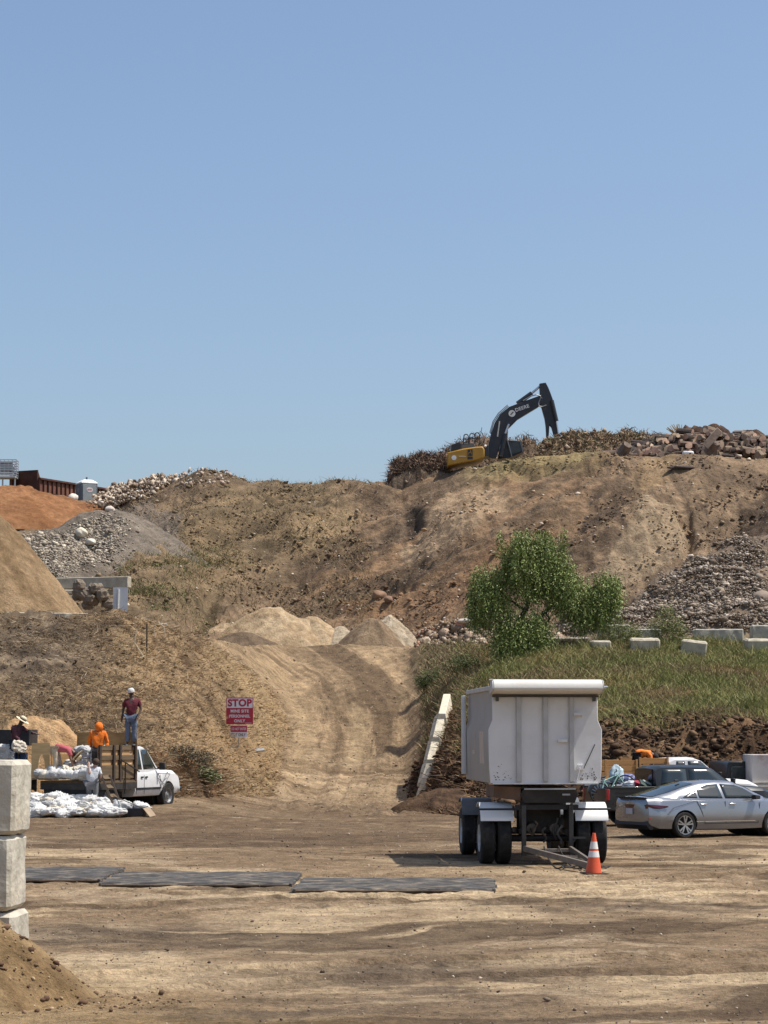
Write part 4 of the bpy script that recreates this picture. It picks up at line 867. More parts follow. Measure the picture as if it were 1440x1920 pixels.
# ================================================================ SIGN
def stop_sign():
    q = P(448, 1398, 84.5); q, _ = hit(449, 1402); Y = q.y
    s = FPX / Y / math.cos(PITCH) * .995
    t = thing('stop_sign', 'white and red stop sign for mine site personnel on the straw bank', 'sign', q, R(-6))
    zf = lambda py: P(449, py, Y).z - q.z
    xf = lambda px: P(px, 1350, Y).x - q.x
    W = xf(477) - xf(426); zt, zb = zf(1308), zf(1358); zm = zf(1328)
    redm = mat('sign_red', (.42, .02, .05), .45, 0, .06); whm = mat('sign_white', (.72, .72, .74), .45, 0, .03); bl = mat('sign_black', (.02, .02, .03), .5)
    m = MB(); m.box((0, 0, (zt + zb) / 2), (W, .02, zt - zb)); o = m.build('plate', redm, t)
    m = MB(); m.box((0, -.0135, (zt + zm) / 2 - .01), (W - .05, .005, zt - zm - .05)); m.build('white_panel', whm, o)
    def txt(body, size, z, mt, par, off=.0, sx=1.0, y=-.018, nm='lettering', x=0):
        me = text_mesh(body, size, off, .002, sx); me.transform(Matrix.Rotation(R(90), 4, 'X')); me.transform(Matrix.Translation((x, y, z))); return link(nm, me, mt, par)
    hgt = zt - zb
    txt('STOP', hgt * .36, (zt + zm) / 2 - .012, redm, o, .018, 1.0, -.019)
    txt('MINE SITE', hgt * .15, zf(1333.5), whm, o, .005, .98, -.014)
    txt('PERSONNEL', hgt * .15, zf(1343), whm, o, .005, .92, -.014)
    txt('ONLY', hgt * .15, zf(1352), whm, o, .005, .98, -.014)
    m = MB(); m.box((W * .33, -.013, zf(1355.8)), (W * .24, .004, .018)); m.build('small_print', whm, o)
    W2 = W * .63
    m = MB(); m.box((-.03, 0, (zf(1360) + zf(1383)) / 2), (W2, .015, zf(1360) - zf(1383))); p2 = m.build('lower_plate', whm, t)
    m = MB(); m.box((-.03, -.0105, (zf(1361) + zf(1372.5)) / 2), (W2 - .02, .005, zf(1361) - zf(1372.5))); m.build('red_band', redm, p2)
    txt('DO NOT ENTER', .15, zf(1367), whm, p2, .002, .52, -.0155, 'lettering', -.03)
    txt('EXIT ONLY', .16, zf(1378), bl, p2, .004, .66, -.0105, 'lettering', -.04)
    m = MB(); m.cyl((-.04, .04, -.4), (-.0, .04, zt - .04), .03, .03, 8); m.build('post', mat('galvanised_post', (.36, .35, .32), .6, .3), t)
    # fallen pole and scrap lying at the sign foot
    q2, _ = hit(430, 1407); m = MB(); a, _ = hit(412, 1408); b, _ = hit(446, 1404); m.cyl(a + Vector((0, 0, .05)), b + Vector((0, 0, .12)), .035, .03, 8); tag(m.build('fallen_pole', mat('old_wood', (.10, .075, .05), .9)), 'thin dark pole lying in the straw at the foot of the stop sign', 'pole')
    q3, _ = hit(482, 1410); m = MB(); m.box((0, 0, 0), (.6, .3, .05)); o3 = m.build('scrap_board', mat('grey_scrap', (.25, .26, .26), .8), None, .01); o3.location = q3 + Vector((0, 0, .08)); o3.rotation_euler = (.3, -.1, .2); tag(o3, 'grey scrap board lying in the straw right of the stop sign', 'board')
stop_sign()
# ================================================================ RUMBLE PLATES, CONE
def plates():
    m_ = mat('weathered_plate', (.075, .072, .070), .9, 0, .4, 7, .4, 25, .15, (.36, .29, .21), .95, 6, (.35, 2.4, 2))
    for (x0, x1, pyf, pyn, lab, rz, tz) in [(-150, 195, 1622, 1654, 'grey ribbed steel plate disappearing behind the concrete blocks', R(-.4), 0), (194, 552, 1631, 1663, 'middle ribbed steel plate lying flat across the yard', R(-1.0), 0), (556, 931, 1642, 1674, 'nearest ribbed steel plate, its right end curled and worn', R(-1.6), 0)]:
        Yn = gY(pyn); Yf = gY(pyf, .11); Yc = (Yn + Yf) / 2; D = Yf - Yn
        xa = (x0 - 720) / FPX * Yn; xb = (x1 - 720) / FPX * Yn
        t = thing('rumble_plate', lab, 'steel plate', ((xa + xb) / 2, Yc, 0.0), rz, 'ribbed steel plates across the yard')
        W = (xb - xa); m = MB(); m.box((0, 0, .02), (W - .06, D, .035)); m.build('base_plate', mat('gap_dirt_shade', (.10, .072, .05), .95, 0, .4, 5, .4, 25, .1), t, .008)  # dirt tone darkened so the gaps between the ribs look shaded
        m = MB(); n = 13
        for i in range(n):
            y = -D / 2 + .09 + (D - .18) * i / (n - 1)
            prof = [(-.075, .03), (-.045, .07), (0, .082), (.045, .07), (.075, .03)]
            jit = random.uniform(-.05, .05)
            pts = 14; rings = []
            for k in range(pts + 1):
                x = -W / 2 + W * k / pts + jit; dz = .008 * math.sin(k * 1.7 + i) + random.uniform(-.004, .004)
                rings.append([(x, y + u, v + dz) for u, v in prof])
            m.loft(rings)
        m.build('ribs', m_, t)
        for s in (-1, 1): m = MB(); m.box((s * (W / 2 - .02), 0, .03), (.05, D + .02, .07)); m.build('end_frame', m_, t, .01)
plates()
def cone():
    q = P(1112, 1645, gY(1645)); q.z = .02
    q.y = gY(1641)
    q.x = P(1113, 1641, q.y).x
    t = thing('traffic_cone', 'orange traffic cone with two white bands in front of the trailer wheels', 'cone', q)
    og = mat('cone_orange', (.68, .10, .035), .5, 0, .1, 5, 0, 20, .4, (.35, .12, .07), .4, 6); wh = mat('reflective_white', (.70, .68, .64), .5, 0, .06, 5, 0, 20, .4, (.45, .4, .35), .4, 8)
    H = .74; rb = .155; rt = .03; r = lambda h: rb + (rt - rb) * h / H
    m = MB(); m.lathe([(r(0), .03), (r(.29), .32), (r(.42), .45), (r(.58), .61), (r(H), .03 + H), (rt * .5, H + .03), (0, H + .025)], 28)
    m.build('body', og, t, 0, True)
    for i, (a, b) in enumerate([(.29, .405), (.445, .58)]):
        m = MB(); m.lathe([(r(a) - .002, a + .03), (r(a) + .003, a + .03), (r(b) + .003, b + .03), (r(b) - .002, b + .03)], 28); m.build('band', wh, t, 0, True)
    m = MB(); m.box((.02, 0, .012), (.46, .44, .03)); m.build('base', mat('cone_base', (.03, .026, .024), .8, 0, .2, 5, 0, 20, .3, (.13, .1, .08), .5, 5), t, .01)
    t.rotation_euler = (R(.5), R(1.0), R(12))
cone()
# ================================================================ WHEELS AND VEHICLE SHELLS
def wheel(parent, c, r, wd, rim_r, style='steel', side=-1, rimm=None, name='wheel', ax='y'):
    """axis along y; side -1: outer face towards -y"""
    t = MB(); k = wd / 2; s = side
    t.lathe([(rim_r, k * .8), (rim_r + .01, k), (r * .93, k), (r, k * .78), (r, -k * .78), (r * .93, -k), (rim_r + .01, -k), (rim_r, -k * .8)], 36, ax, c)
    for a in (-.45, -.15, .15, .45): t.lathe([(r + .004, k * (a - .06)), (r + .004, k * (a + .06))], 36, ax, c)
    o = t.build(name, TYRE, parent, 0, True)
    m = MB(); y = s * k
    C_ = Vector(c)
    if style == 'alloy':
        m.lathe([(rim_r, y * 1.0), (rim_r * .93, y * .98), (rim_r * .9, y * .5)], 36, ax, c)
        for i in range(5):
            a = 2 * math.pi * i / 5 + .3
            for da in (-.13, .13):
                d0 = Vector((math.cos(a + da * .5), 0, math.sin(a + da * .5))); d1 = Vector((math.cos(a + da * 1.5), 0, math.sin(a + da * 1.5)))
                m.bar(C_ + d0 * rim_r * .12 + Vector((0, y * .86, 0)), C_ + d1 * rim_r * .94 + Vector((0, y * .95, 0)), .035, .03, (0, 1, 0))
        m.cyl(C_ + Vector((0, y * .7, 0)), C_ + Vector((0, y * .93, 0)), rim_r * .2, rim_r * .17, 16)
    else:
        m.lathe([(rim_r, y * 1.0), (rim_r * .92, y * .95), (rim_r * .80, y * .45), (rim_r * .62, y * .45), (rim_r * .52, y * .62), (rim_r * .3, y * .62), (rim_r * .24, y * .95), (0, y * .95)], 30, ax, c)
    m.build('rim', rimm or mat('rim_metal', (.42, .42, .43), .35, .8, .1), o, 0, True)
    b = MB(); b.lathe([(rim_r * .98, y * .2), (0, y * .2)], 24, ax, c); b.build('brake_disc', BLACK, o)
    return o
def interp_rows(rows, n):
    A = np.array(rows, float); x = np.linspace(A[0, 0], A[-1, 0], n); x = np.unique(np.concatenate([x, A[:, 0]]))
    out = [x]
    for j in range(1, A.shape[1]): out.append(np.interp(x, A[:, 0], A[:, j]))
    return np.stack(out, 1)
def shell(rows, n=40):
    rings = []
    for x, zb, wl, zm, wm, zs, ws, zt, wt in interp_rows(rows, n):
        h = [(0, zb), (wl * .8, zb), (wl, zb + .03), (wm, zm - (zm - zb) * .35), (wm, zm), ((wm + ws) / 2 + .008, (zm + zs) / 2), (ws, zs), (wt + (ws - wt) * .35, zt - (zt - zs) * .25), (wt, zt), (0, zt + .02)]
        rings.append([(x, -a, b) for a, b in h] + [(x, a, b) for a, b in h[-2:0:-1]])
    return rings
def car(root, body, cabin, paint, windows, frontglass, rearglass, arches, arch_r, trimz=None, pillars=None):
    m = MB(); m.loft(shell(body)); o = m.build('body', paint, root)
    # wheel arches cut out of the shell
    cut = MB()
    for (x, z) in arches: cut.cyl((x, -2, z), (x, -.55, z), arch_r, None, 32); cut.cyl((x, .55, z), (x, 2, z), arch_r, None, 32)
    c = cut.build('cutter', paint); c.parent = root; c.matrix_parent_inverse.identity()
    b = o.modifiers.new('b', 'BOOLEAN'); b.operation = 'DIFFERENCE'; b.object = c; b.solver = 'EXACT'
    bake(o); bpy.data.objects.remove(c)
    o.data.polygons.foreach_set('use_smooth', np.ones(len(o.data.polygons), bool)); autosmooth(o, 32)
    inner = MB(); xs = [a[0] for a in body]
    for (x, z) in arches: inner.cyl((x, -.6, z), (x, .6, z), arch_r * 1.02, None, 28)
    inner.build('wheel_well', mat('wheel_well_black', (.012, .012, .012), .9), root)
    if cabin:
        K = interp_rows(cabin, 24); rings = []
        def half(r):
            x, zb, wb, zr, wr = r; return [(0, zb - .05), (wb, zb - .05), (wb, zb), (wr + .035 * (zr > zb + .1), zr - .05 * min(1, max(0, (zr - zb) * 4))), (wr * .86, zr), (0, zr + .025)]
        for r in K:
            h = half(r); rings.append([(r[0], -a, b) for a, b in h] + [(r[0], a, b) for a, b in h[-2:0:-1]])
        m = MB(); m.loft(rings); co = m.build('cabin', paint, root, 0, True)
        def row(x): return [np.interp(x, K[:, 0], K[:, j]) for j in range(5)]
        def side_y(x, z):
            _, zb, wb, zr, wr = row(x); h = half((x, zb, wb, zr, wr)); (w0, z0), (w1, z1) = h[2], h[3]
            return w0 + (w1 - w0) * np.clip((z - z0) / max(z1 - z0, .01), 0, 1)
        def panel(poly, name, mt, off, par, sides=(-1, 1)):
            for s in sides:
                bm = bmesh.new(); vs = [bm.verts.new((x, 0, z)) for x, z in poly]; bm.faces.new(vs)
                bmesh.ops.triangulate(bm, faces=bm.faces[:]); 
                for _ in range(2): bmesh.ops.subdivide_edges(bm, edges=bm.edges[:], cuts=1, use_grid_fill=True)
                for v in bm.verts: v.co.y = s * (side_y(v.co.x, v.co.z) + off)
                bmesh.ops.solidify(bm, geom=bm.faces[:], thickness=.012)
                me = bpy.data.meshes.new(name); bm.to_mesh(me); bm.free(); link(name, me, mt, par, True)
        for w_ in windows: panel(w_, 'side_window', GLASS, .010, root)
        def top_panel(x0, x1, k0, k1, name):
            nx, ny = 8, 8; vs = []
            for i in range(nx + 1):
                x = x0 + (x1 - x0) * i / nx; _, zb, wb, zr, wr = row(x); k = k0 + (k1 - k0) * i / nx
                for j in range(ny + 1):
                    u = -1 + 2 * j / ny; y = u * wr * k; a = abs(y); w1 = wr * .86
                    z = zr + .025 * (1 - a / w1) if a < w1 else zr - .05 * min(1, max(0, (zr - zb) * 4)) * (a - w1) / (wr + .035 - w1)
                    vs.append((x, y, z))
            n_ = len(vs); d = Vector((row(x1)[3] - row(x0)[3], 0, x0 - x1)).normalized(); d = d if d.z > 0 else -d
            top = [tuple(Vector(v) + d * .012) for v in vs]; bot = [tuple(Vector(v) - d * .004) for v in vs]
            q = MB(); fs = [(i * (ny + 1) + j, i * (ny + 1) + j + 1, (i + 1) * (ny + 1) + j + 1, (i + 1) * (ny + 1) + j) for i in range(nx) for j in range(ny)]
            q.add(top, fs); q.build(name, GLASS, root, 0, True)
        if frontglass: top_panel(*frontglass, 'windscreen')
        if rearglass: top_panel(*rearglass, 'rear_window')
    return o
def groove(root, pts, y, name='door_gap', w=.014):
    """thin dark shut line drawn as a raised strip 2 mm proud"""
    m = MB()
    for (a, b) in zip(pts[:-1], pts[1:]):
        m.bar((a[0], y(a), a[1]), (b[0], y(b), b[1]), w, .006, (0, 1, 0))
    return m.build(name, BLACK, root)
def sedan():
    silver = mat('silver_paint', (.27, .28, .30), .26, .6, .02, 1, 0, 20, .5, None, coat=.8)
    th = R(27); fw = Vector((math.cos(th), math.sin(th), 0)); lf = Vector((-math.sin(th), math.cos(th), 0))
    Yc = gY(1571); c = P(1281, 1571, Yc); c.z = 0; o = c + lf * .80
    t = thing('sedan', 'silver four-door sedan parked in front of the black pickup', 'car', (o.x, o.y, 0.0), th)
    rows = [(-1.12, .48, .60, .62, .66, .84, .62, .90, .55), (-1.04, .33, .74, .60, .80, .92, .74, 1.01, .66), (-.75, .22, .82, .60, .89, .96, .81, 1.05, .70), (0, .2, .86, .60, .93, .95, .87, 1.02, .74), (.6, .19, .86, .58, .925, .945, .885, .99, .76), (1.5, .18, .86, .56, .92, .93, .885, .97, .76), (2.7, .2, .86, .6, .93, .91, .86, .96, .74), (3.3, .22, .84, .6, .90, .85, .80, .89, .66), (3.72, .28, .70, .55, .78, .74, .66, .78, .55), (3.86, .4, .55, .52, .60, .62, .5, .66, .4)]
    cab = [(-.92, 1.02, .62, 1.03, .58), (-.3, 1.0, .76, 1.18, .60), (.15, .98, .83, 1.31, .60), (.65, .97, .87, 1.42, .59), (1.15, .96, .875, 1.455, .59), (1.7, .95, .87, 1.44, .58), (2.1, .95, .84, 1.31, .60), (2.5, .94, .80, 1.13, .62), (2.9, .93, .72, .95, .64)]
    wins = [[(.02, 1.04), (.44, 1.02), (.44, 1.22), (.30, 1.17)], [(.50, 1.02), (1.22, 1.005), (1.18, 1.375), (.86, 1.355), (.62, 1.29), (.50, 1.24)], [(1.31, 1.005), (2.42, .99), (2.32, 1.09), (2.0, 1.26), (1.72, 1.345), (1.27, 1.378)]]
    car(t, rows, cab, silver, wins, (1.82, 2.82, .93, 1.0), (-.80, .50, .95, .90), [(0, .335), (2.83, .335)], .385)
    for x in (0, 2.83):
        for s in (-1, 1): wheel(t, (x, s * .80, .335), .335, .225, .245, 'alloy', s, mat('alloy_rim', (.45, .46, .48), .3, .85, .1))
    yy = lambda a: -float(np.interp(a[1], [.2, .39, .6, .75, .95], [.86, .925, .928, .915, .892])) - .003
    groove(t, [(1.27, .36), (1.27, .93)], yy); groove(t, [(.38, .95), (.52, .66), (.62, .36), (1.27, .36), (2.30, .36), (2.38, .9)], yy)
    groove(t, [(-.55, .60), (-.35, .78), (.36, .95)], yy, 'bumper_gap', .008)
    for x in (.58, 1.50):
        m = MB(); m.box((x, -.925, .86), (.19, .035, .035)); m.build('door_handle', CHROME, t, .012)
    tr = mat('tail_lamp_dark', (.06, .008, .012), .12, 0, .1, 4, 0, 20, .8)
    m = MB(); m.loft([[(-1.10, y, .86), (-1.135 + .06 * abs(y), y, .86), (-1.13 + .06 * abs(y), y, .77), (-1.06, y, .77)] for y in np.linspace(-.72, .72, 13)]); m.build('light_bar', tr, t)
    for s in (-1, 1):
        m = MB(); m.prism([(-1.09, .875), (-.55, .83), (-.52, .80), (-.75, .76), (-1.1, .76)], .0, .03, lambda u, v, w_: (u, s * (.70 + .19 * min(1, (u + 1.10) / .5) ** .5 + w_), v)); m.build('tail_light', tr, t)
    m = MB(); m.box((-1.105, 0, .685), (.05, .42, .16)); m.build('plate_recess', mat('shadow_grey', (.12, .13, .15), .5), t)
    m = MB(); m.box((-1.135, 0, .685), (.012, .31, .15)); pl = m.build('licence_plate', mat('plate_white', (.42, .42, .44), .5), t)
    m = MB(); m.loft([[(-1.00, y, 1.035), (-1.13, y, 1.055), (-1.13, y, 1.035), (-1.0, y, 1.015)] for y in (-.66, 0, .66)]); m.build('boot_spoiler', BLACK, t)
    m = MB(); m.loft([[(x, y, z) for x, z in ((-1.0, .22), (-1.10, .34), (-1.08, .44), (-.9, .40), (-.9, .22))] for y in (-.76, .76)]); m.build('rear_skirt', BLACK, t)
    m = MB(); m.box((-.98, -.80, .50), (.22, .03, .025), Matrix.Rotation(R(24), 3, 'Z')); m.build('reflector', RED, t)
    for s in (-1, 1):
        m = MB(); m.loft([[(2.1, s * 1.0 + a, 1.03 + b) for a, b in ((-.10, -.06), (.10, -.06), (.11, .05), (-.09, .07))], [(2.3, s * .98 + a, 1.03 + b) for a, b in ((-.07, -.05), (.07, -.05), (.07, .03), (-.06, .04))]]); m.bar((2.2, s * .83, .98), (2.2, s * .93, 1.0), .05); m.build('mirror', BLACK, t, .02)
    m = MB(); m.box((1.28, -.905, .42), (3.0 * .62, .03, .03)); m.build('sill_trim', CHROME, t)
    m = MB(); m.box((.35, .0, 1.455), (.14, .05, .05)); m.build('roof_aerial', BLACK, t, .015)
    for x in (1.0, 1.85):
        for s in (-.38, .38):
            m = MB(); m.box((x, s, .92), (.14, .46, .5)); m.box((x - .04, s, 1.2), (.1, .26, .14)); m.build('seat', mat('seat_cloth', (.1, .1, .1), .9), t, .04)
    return t
sedan()
def open_bed(t, x0, x1, w, zf, zr, paint, th=.06, gate=True):
    """pickup bed: floor, two sides, headboard, tailgate"""
    for s in (-1, 1):
        m = MB(); m.box(((x0 + x1) / 2, s * (w - th / 2), (zf + zr) / 2), (x1 - x0, th, zr - zf)); m.box(((x0 + x1) / 2, s * (w - .05), zr + .012), (x1 - x0, .13, .03)); m.build('bed_side', paint, t, .012)
    m = MB(); m.box(((x0 + x1) / 2, 0, zf - .02), (x1 - x0, 2 * w - 2 * th, .05)); m.build('bed_floor', BLACK, t)
    m = MB(); m.box((x1 - .03, 0, (zf + zr) / 2), (.05, 2 * w - 2 * th - .004, zr - zf)); m.build('headboard', paint, t)
    if gate:
        m = MB(); m.box((x0 + .03, 0, (zf + zr) / 2 - .02), (.06, 2 * w - 2 * th - .03, zr - zf)); g = m.build('tailgate', paint, t, .012)
        h = MB(); h.box((x0 - .008, 0, zr - .14), (.02, .2, .06)); h.build('handle', BLACK, g)
def pickup(name, label, loc, th, paint, xb0, xb1, xc1, xf, wheels, wr, H, rail, cabH, tail=True, cabn='crew', bedpaint=None):
    t = thing(name, label, 'pickup truck', loc, th)
    # lower shell from the cab forward
    W = .93; rows = [(xb1, .42, .84, .70, W, rail - .12, W - .015, rail, W - .08), (xc1 - .3, .42, .84, .70, W, rail - .12, W - .015, rail, W - .08), (xc1 + .15, .42, .84, .75, W, rail - .10, W - .03, rail + .03, W - .16), (xf - .35, .45, .84, .75, W, rail - .12, W - .05, rail - .01, W - .2), (xf, .48, .78, .72, W - .06, rail - .22, W - .12, rail - .16, W - .3)]
    cab = [(xb1 + .02, rail - .03, W - .05, cabH - .10, W - .24), (xb1 + .22, rail - .03, W - .05, cabH - .01, W - .23), (xb1 + .9, rail - .03, W - .05, cabH, W - .22), (xc1 - .95, rail - .03, W - .05, cabH - .02, W - .22), (xc1 - .70, rail - .03, W - .06, cabH - .10, W - .22), (xc1 + .05, rail - .03, W - .12, rail + .0, W - .16)]
    zl, zh = rail + .05, cabH - .10
    xm = (xb1 + xc1 - .5) / 2 if cabn == 'crew' else xb1 + .62
    wins = [[(xb1 + .16, zl), (xm - .06, zl), (xm - .08, zh), (xb1 + .26, zh)], [(xm + .05, zl), (xc1 - .18, zl), (xc1 - .78, zh), (xm + .03, zh)]]
    car(t, rows, cab, paint, wins, (xc1 - .72, xc1 - .06, .92, 1.0), None, [(wheels[1], wr)], wr * 1.17)
    m = MB(); m.box((xb1 + .012, 0, (zl + zh) / 2 + .02), (.03, 1.15, zh - zl - .04)); m.build('rear_window', GLASS, t)
    for x in wheels:
        for s in (-1, 1): wheel(t, (x, s * .82, wr), wr, .25, wr * .58, 'steel', s, mat('dull_rim', (.25, .25, .25), .4, .7, .1))
    yy = lambda a: -W - .004
    groove(t, [(xm, .5), (xm, rail - .14)], yy); groove(t, [(xc1 - .12, .5), (xc1 - .12, rail - .14)], yy); groove(t, [(xb1 + .1, .5), (xb1 + .1, rail - .14)], yy)
    for x in (xm - .16, xm + .14):
        m = MB(); m.box((x, -W - .015, rail - .2), (.15, .03, .05)); m.build('door_handle', BLACK, t, .01)
    for s in (-1, 1):
        m = MB(); m.box((xc1 - .25, s * (W + .14), rail + .14), (.09, .2, .24)); m.bar((xc1 - .25, s * (W - .08), rail + .05), (xc1 - .25, s * (W + .08), rail + .10), .04); m.build('mirror', BLACK, t, .02)
    m = MB(); m.box((xf + .04, 0, .60), (.14, 1.75, .2)); m.build('front_bumper', CHROME if name != 'black' else BLACK, t, .03)
    m = MB(); m.box(((xb0 + xf) / 2, 0, .50), (xf - xb0 - .4, .9, .16)); m.build('chassis', BLACK, t)
    m = MB(); m.cyl((wheels[0], -.7, wr), (wheels[0], .7, wr), .06); m.ball((wheels[0], 0, wr), .16); m.build('axle', BLACK, t, 0, True)
    for s in (-.4, .4):
        m = MB(); m.box((xm + .5, s, rail), (.14, .45, .5)); m.box((xm + .46, s, rail + .32), (.1, .26, .16)); m.build('seat', mat('seat_cloth', (.1, .1, .1), .9), t, .04)
    m = MB(); m.lathe([(.17, -.012), (.19, 0), (.17, .012)], 18, 'x', (xc1 - .35, .38, rail + .06)); m.build('steering_wheel', BLACK, t)
    return t, W
def black_pickup():
    blk = mat('black_paint', (.014, .016, .017), .35, 0, .1, 2, 0, 20, .4, (.06, .05, .04), .4, 1.5, coat=.25)
    th = R(17); Yc = 67.2; c = P(1139, 1530, Yc); fw = Vector((math.cos(th), math.sin(th), 0)); lf = Vector((-math.sin(th), math.cos(th), 0))
    o = c + fw * 1.15 + lf * .93; xb0, xb1 = -1.15, .42
    t, W = pickup('pickup_truck', 'black crew cab pickup with junk and a bicycle in its bed', (o.x, o.y, 0), th, blk, xb0, xb1, 3.05, 4.25, (0, 3.2), .37, 0, 1.13, 1.76)
    open_bed(t, xb0, xb1 - .01, W, .62, 1.13, blk)
    m = MB()
    m.box(((xb0 + xb1) / 2 - .35, -W + .02, .60), (.85, .04, .24)); m.box((.405, -W + .02, .55), (.03, .04, .25)); m.build('bed_skirt', blk, t)
    for s in (-1, 1):
        m = MB(); m.box((xb0 + .035, s * (W - .045), .93), (.10, .11, .34)); m.build('tail_light', RED, t, .02)
    m = MB(); m.box((xb0 - .06, 0, .50), (.14, 1.7, .14)); m.build('rear_bumper', CHROME, t, .03)
    m = MB(); m.box((-.3, -W - .005, 1.0), (1.2, .01, .02)); m.build('side_trim', BLACK, t)
    # load
    def at(x, y, z): return Vector((o.x, o.y, 0)) + fw * x + lf * y + Vector((0, 0, z))
    b = thing('bicycle', 'dark bicycle with a pale green frame tipped into the black pickup bed', 'bicycle', at(-.55, -.3, .66), th, None, (R(-12), R(-16), th))
    for i, x in enumerate((-.42, .42)):
        m = MB(); pts = [(x + .31 * math.cos(a), 0, .42 + .31 * math.sin(a)) for a in np.linspace(0, 2 * math.pi, 25)]; m.tube([Vector(p) for p in pts], .022, 6); wo = m.build('wheel', TYRE, b)
        m = MB()
        for a in np.linspace(0, math.pi, 9)[:-1]: m.bar((x + .3 * math.cos(a), 0, .42 + .3 * math.sin(a)), (x - .3 * math.cos(a), 0, .42 - .3 * math.sin(a)), .006)
        m.build('spokes', CHROME, wo)
    gf = mat('pale_green_frame', (.25, .42, .36), .4); m = MB()
    for a, c_ in [((-.42, 0, .42), (-.1, 0, .42)), ((-.1, 0, .42), (-.2, 0, .78)), ((-.42, 0, .42), (-.18, 0, .72)), ((-.1, 0, .42), (.28, 0, .76)), ((-.19, 0, .74), (.28, 0, .80)), ((.27, 0, .84), (.42, 0, .42))]: m.cyl(a, c_, .02)
    m.build('frame', gf, b)
    m = MB(); m.box((-.21, 0, .86), (.24, .12, .05)); m.build('saddle', BLACK, b, .02)
    m = MB(); m.tube([Vector(p) for p in ((.2, -.26, .95), (.27, -.1, .9), (.27, .1, .9), (.2, .26, .95))], .014); m.build('handlebar', BLACK, b)
    def crumple(name, label, cat, c_, r, mt, seed, sq=(1, .8, .7)):
        bm = bmesh.new(); bmesh.ops.create_icosphere(bm, subdivisions=4, radius=1)
        co = np.array([v.co[:] for v in bm.verts]); k = 1 + .55 * (ridged(co[:, 0] * 1.6 + seed + co[:, 2] * .8, co[:, 1] * 1.6 + co[:, 2] * 1.3, 4, seed % 19) - .6)
        for v, q in zip(bm.verts, k): v.co = Vector((v.co.x * sq[0], v.co.y * sq[1], v.co.z * sq[2])) * float(q) * r
        me = bpy.data.meshes.new(name); bm.to_mesh(me); bm.free(); o_ = link(name, me, mt, None, True); o_.location = c_; o_.rotation_euler = (0, 0, seed); tag(o_, label, cat); return o_
    crumple('plastic_bag', 'knotted pale blue plastic bag on the junk in the black pickup bed', 'bag', at(-.42, .1, 1.48), .27, mat('blue_white_plastic', (.38, .48, .52), .35, 0, .3, 6), 3, (.8, .7, 1.0))
    crumple('plastic_bag', 'violet blue crumpled tarp bag beside the pale blue one', 'bag', at(-.02, .15, 1.36), .26, mat('violet_plastic', (.17, .18, .36), .4, 0, .3, 6), 8, (1.2, .7, .6))
    crumple('plastic_bag', 'white crumpled bag under the violet tarp bag in the pickup bed', 'bag', at(-.1, -.25, 1.18), .24, mat('white_plastic', (.6, .6, .6), .4, 0, .2, 6), 12, (1.1, .8, .6))
    crumple('rubbish_bag', 'black rubbish bag filling the rear of the pickup bed', 'bag', at(-.85, .25, 1.0), .38, mat('black_plastic', (.02, .025, .022), .3, 0, .3, 6), 15, (1, 1, .8))
    m = MB(); m.cyl((0, 0, 0), (0, 0, .22), .12, .14, 18); q = m.build('red_bucket', mat('red_plastic', (.30, .02, .03), .4), None, 0, True); q.location = at(.02, -.42, 1.08); q.rotation_euler = (.3, .2, 0); tag(q, 'dark red bucket wedged near the middle of the black pickup bed', 'bucket')
    for i, (x, y, z, rx, ry, sz, lab) in enumerate([(.18, -.5, 1.16, .5, .5, (.34, .3, .18), 'dark green tilted crate beside the red bucket'), (.34, -.35, 1.2, -.35, .45, (.42, .3, .06), 'pale grey tilted board leaning on the cab of the black pickup')]):
        m = MB(); m.box((0, 0, 0), sz); q = m.build('crate' if i == 0 else 'board', mat('junk' + str(i), ((.05, .075, .06), (.38, .42, .40))[i], .5), None, .01); q.location = at(x, y, z); q.rotation_euler = (rx, ry, th); tag(q, lab, 'crate' if i == 0 else 'board')
black_pickup()
def planks_side(t, x0, x1, y, z0, z1, n, mt, name='stake_side', gap=.03, posts=2, th=.025, outer=-1):
    h = (z1 - z0 - gap * (n - 1)) / n; m = MB()
    for i in range(n): m.box(((x0 + x1) / 2, y, z0 + h / 2 + i * (h + gap)), (x1 - x0, th, h))
    o = m.build(name, mt, t, .004)
    for i in range(posts):
        x = x0 + .03 + (x1 - x0 - .06) * i / max(1, posts - 1)
        m = MB(); m.box((x, y + outer * (th / 2 + .022), (z0 + z1) / 2), (.07, .04, z1 - z0 + .06)); m.build('stake_post', mt, o, .004)
    return o
def white_stake_truck():
    wp = WHITEP; th = R(15); Yc = 73.5; fw = Vector((math.cos(th), math.sin(th), 0)); lf = Vector((-math.sin(th), math.cos(th), 0))
    c = P(1134, 1540, Yc); o = c + fw * 1.0 + lf * .93; wd = mat('orange_planks', (.40, .215, .085), .75, 0, .28, 3, .2, 30, .2, (.2, .11, .05), .5, 3, (.3, 1, 4))
    t, W = pickup('pickup_truck', 'white pickup with wooden plank sides standing behind the black one', (o.x, o.y, 0), th, wp, -1.0, 1.28, 3.15, 4.35, (0, 3.3), .37, 0, 1.22, 1.93, True, 'ext')
    open_bed(t, -1.0, 1.26, W, .75, 1.24, wp)
    for y, ou in ((-W + .11, -1), (W - .11, 1)): planks_side(t, .22, 1.22, y, 1.30, 1.93, 3, wd, 'stake_side', .035, 2, .025, ou); planks_side(t, -.95, .16, y, 1.30, 1.86, 3, wd, 'stake_side', .035, 2, .025, ou)
    return t, o, fw, lf
WST = white_stake_truck()
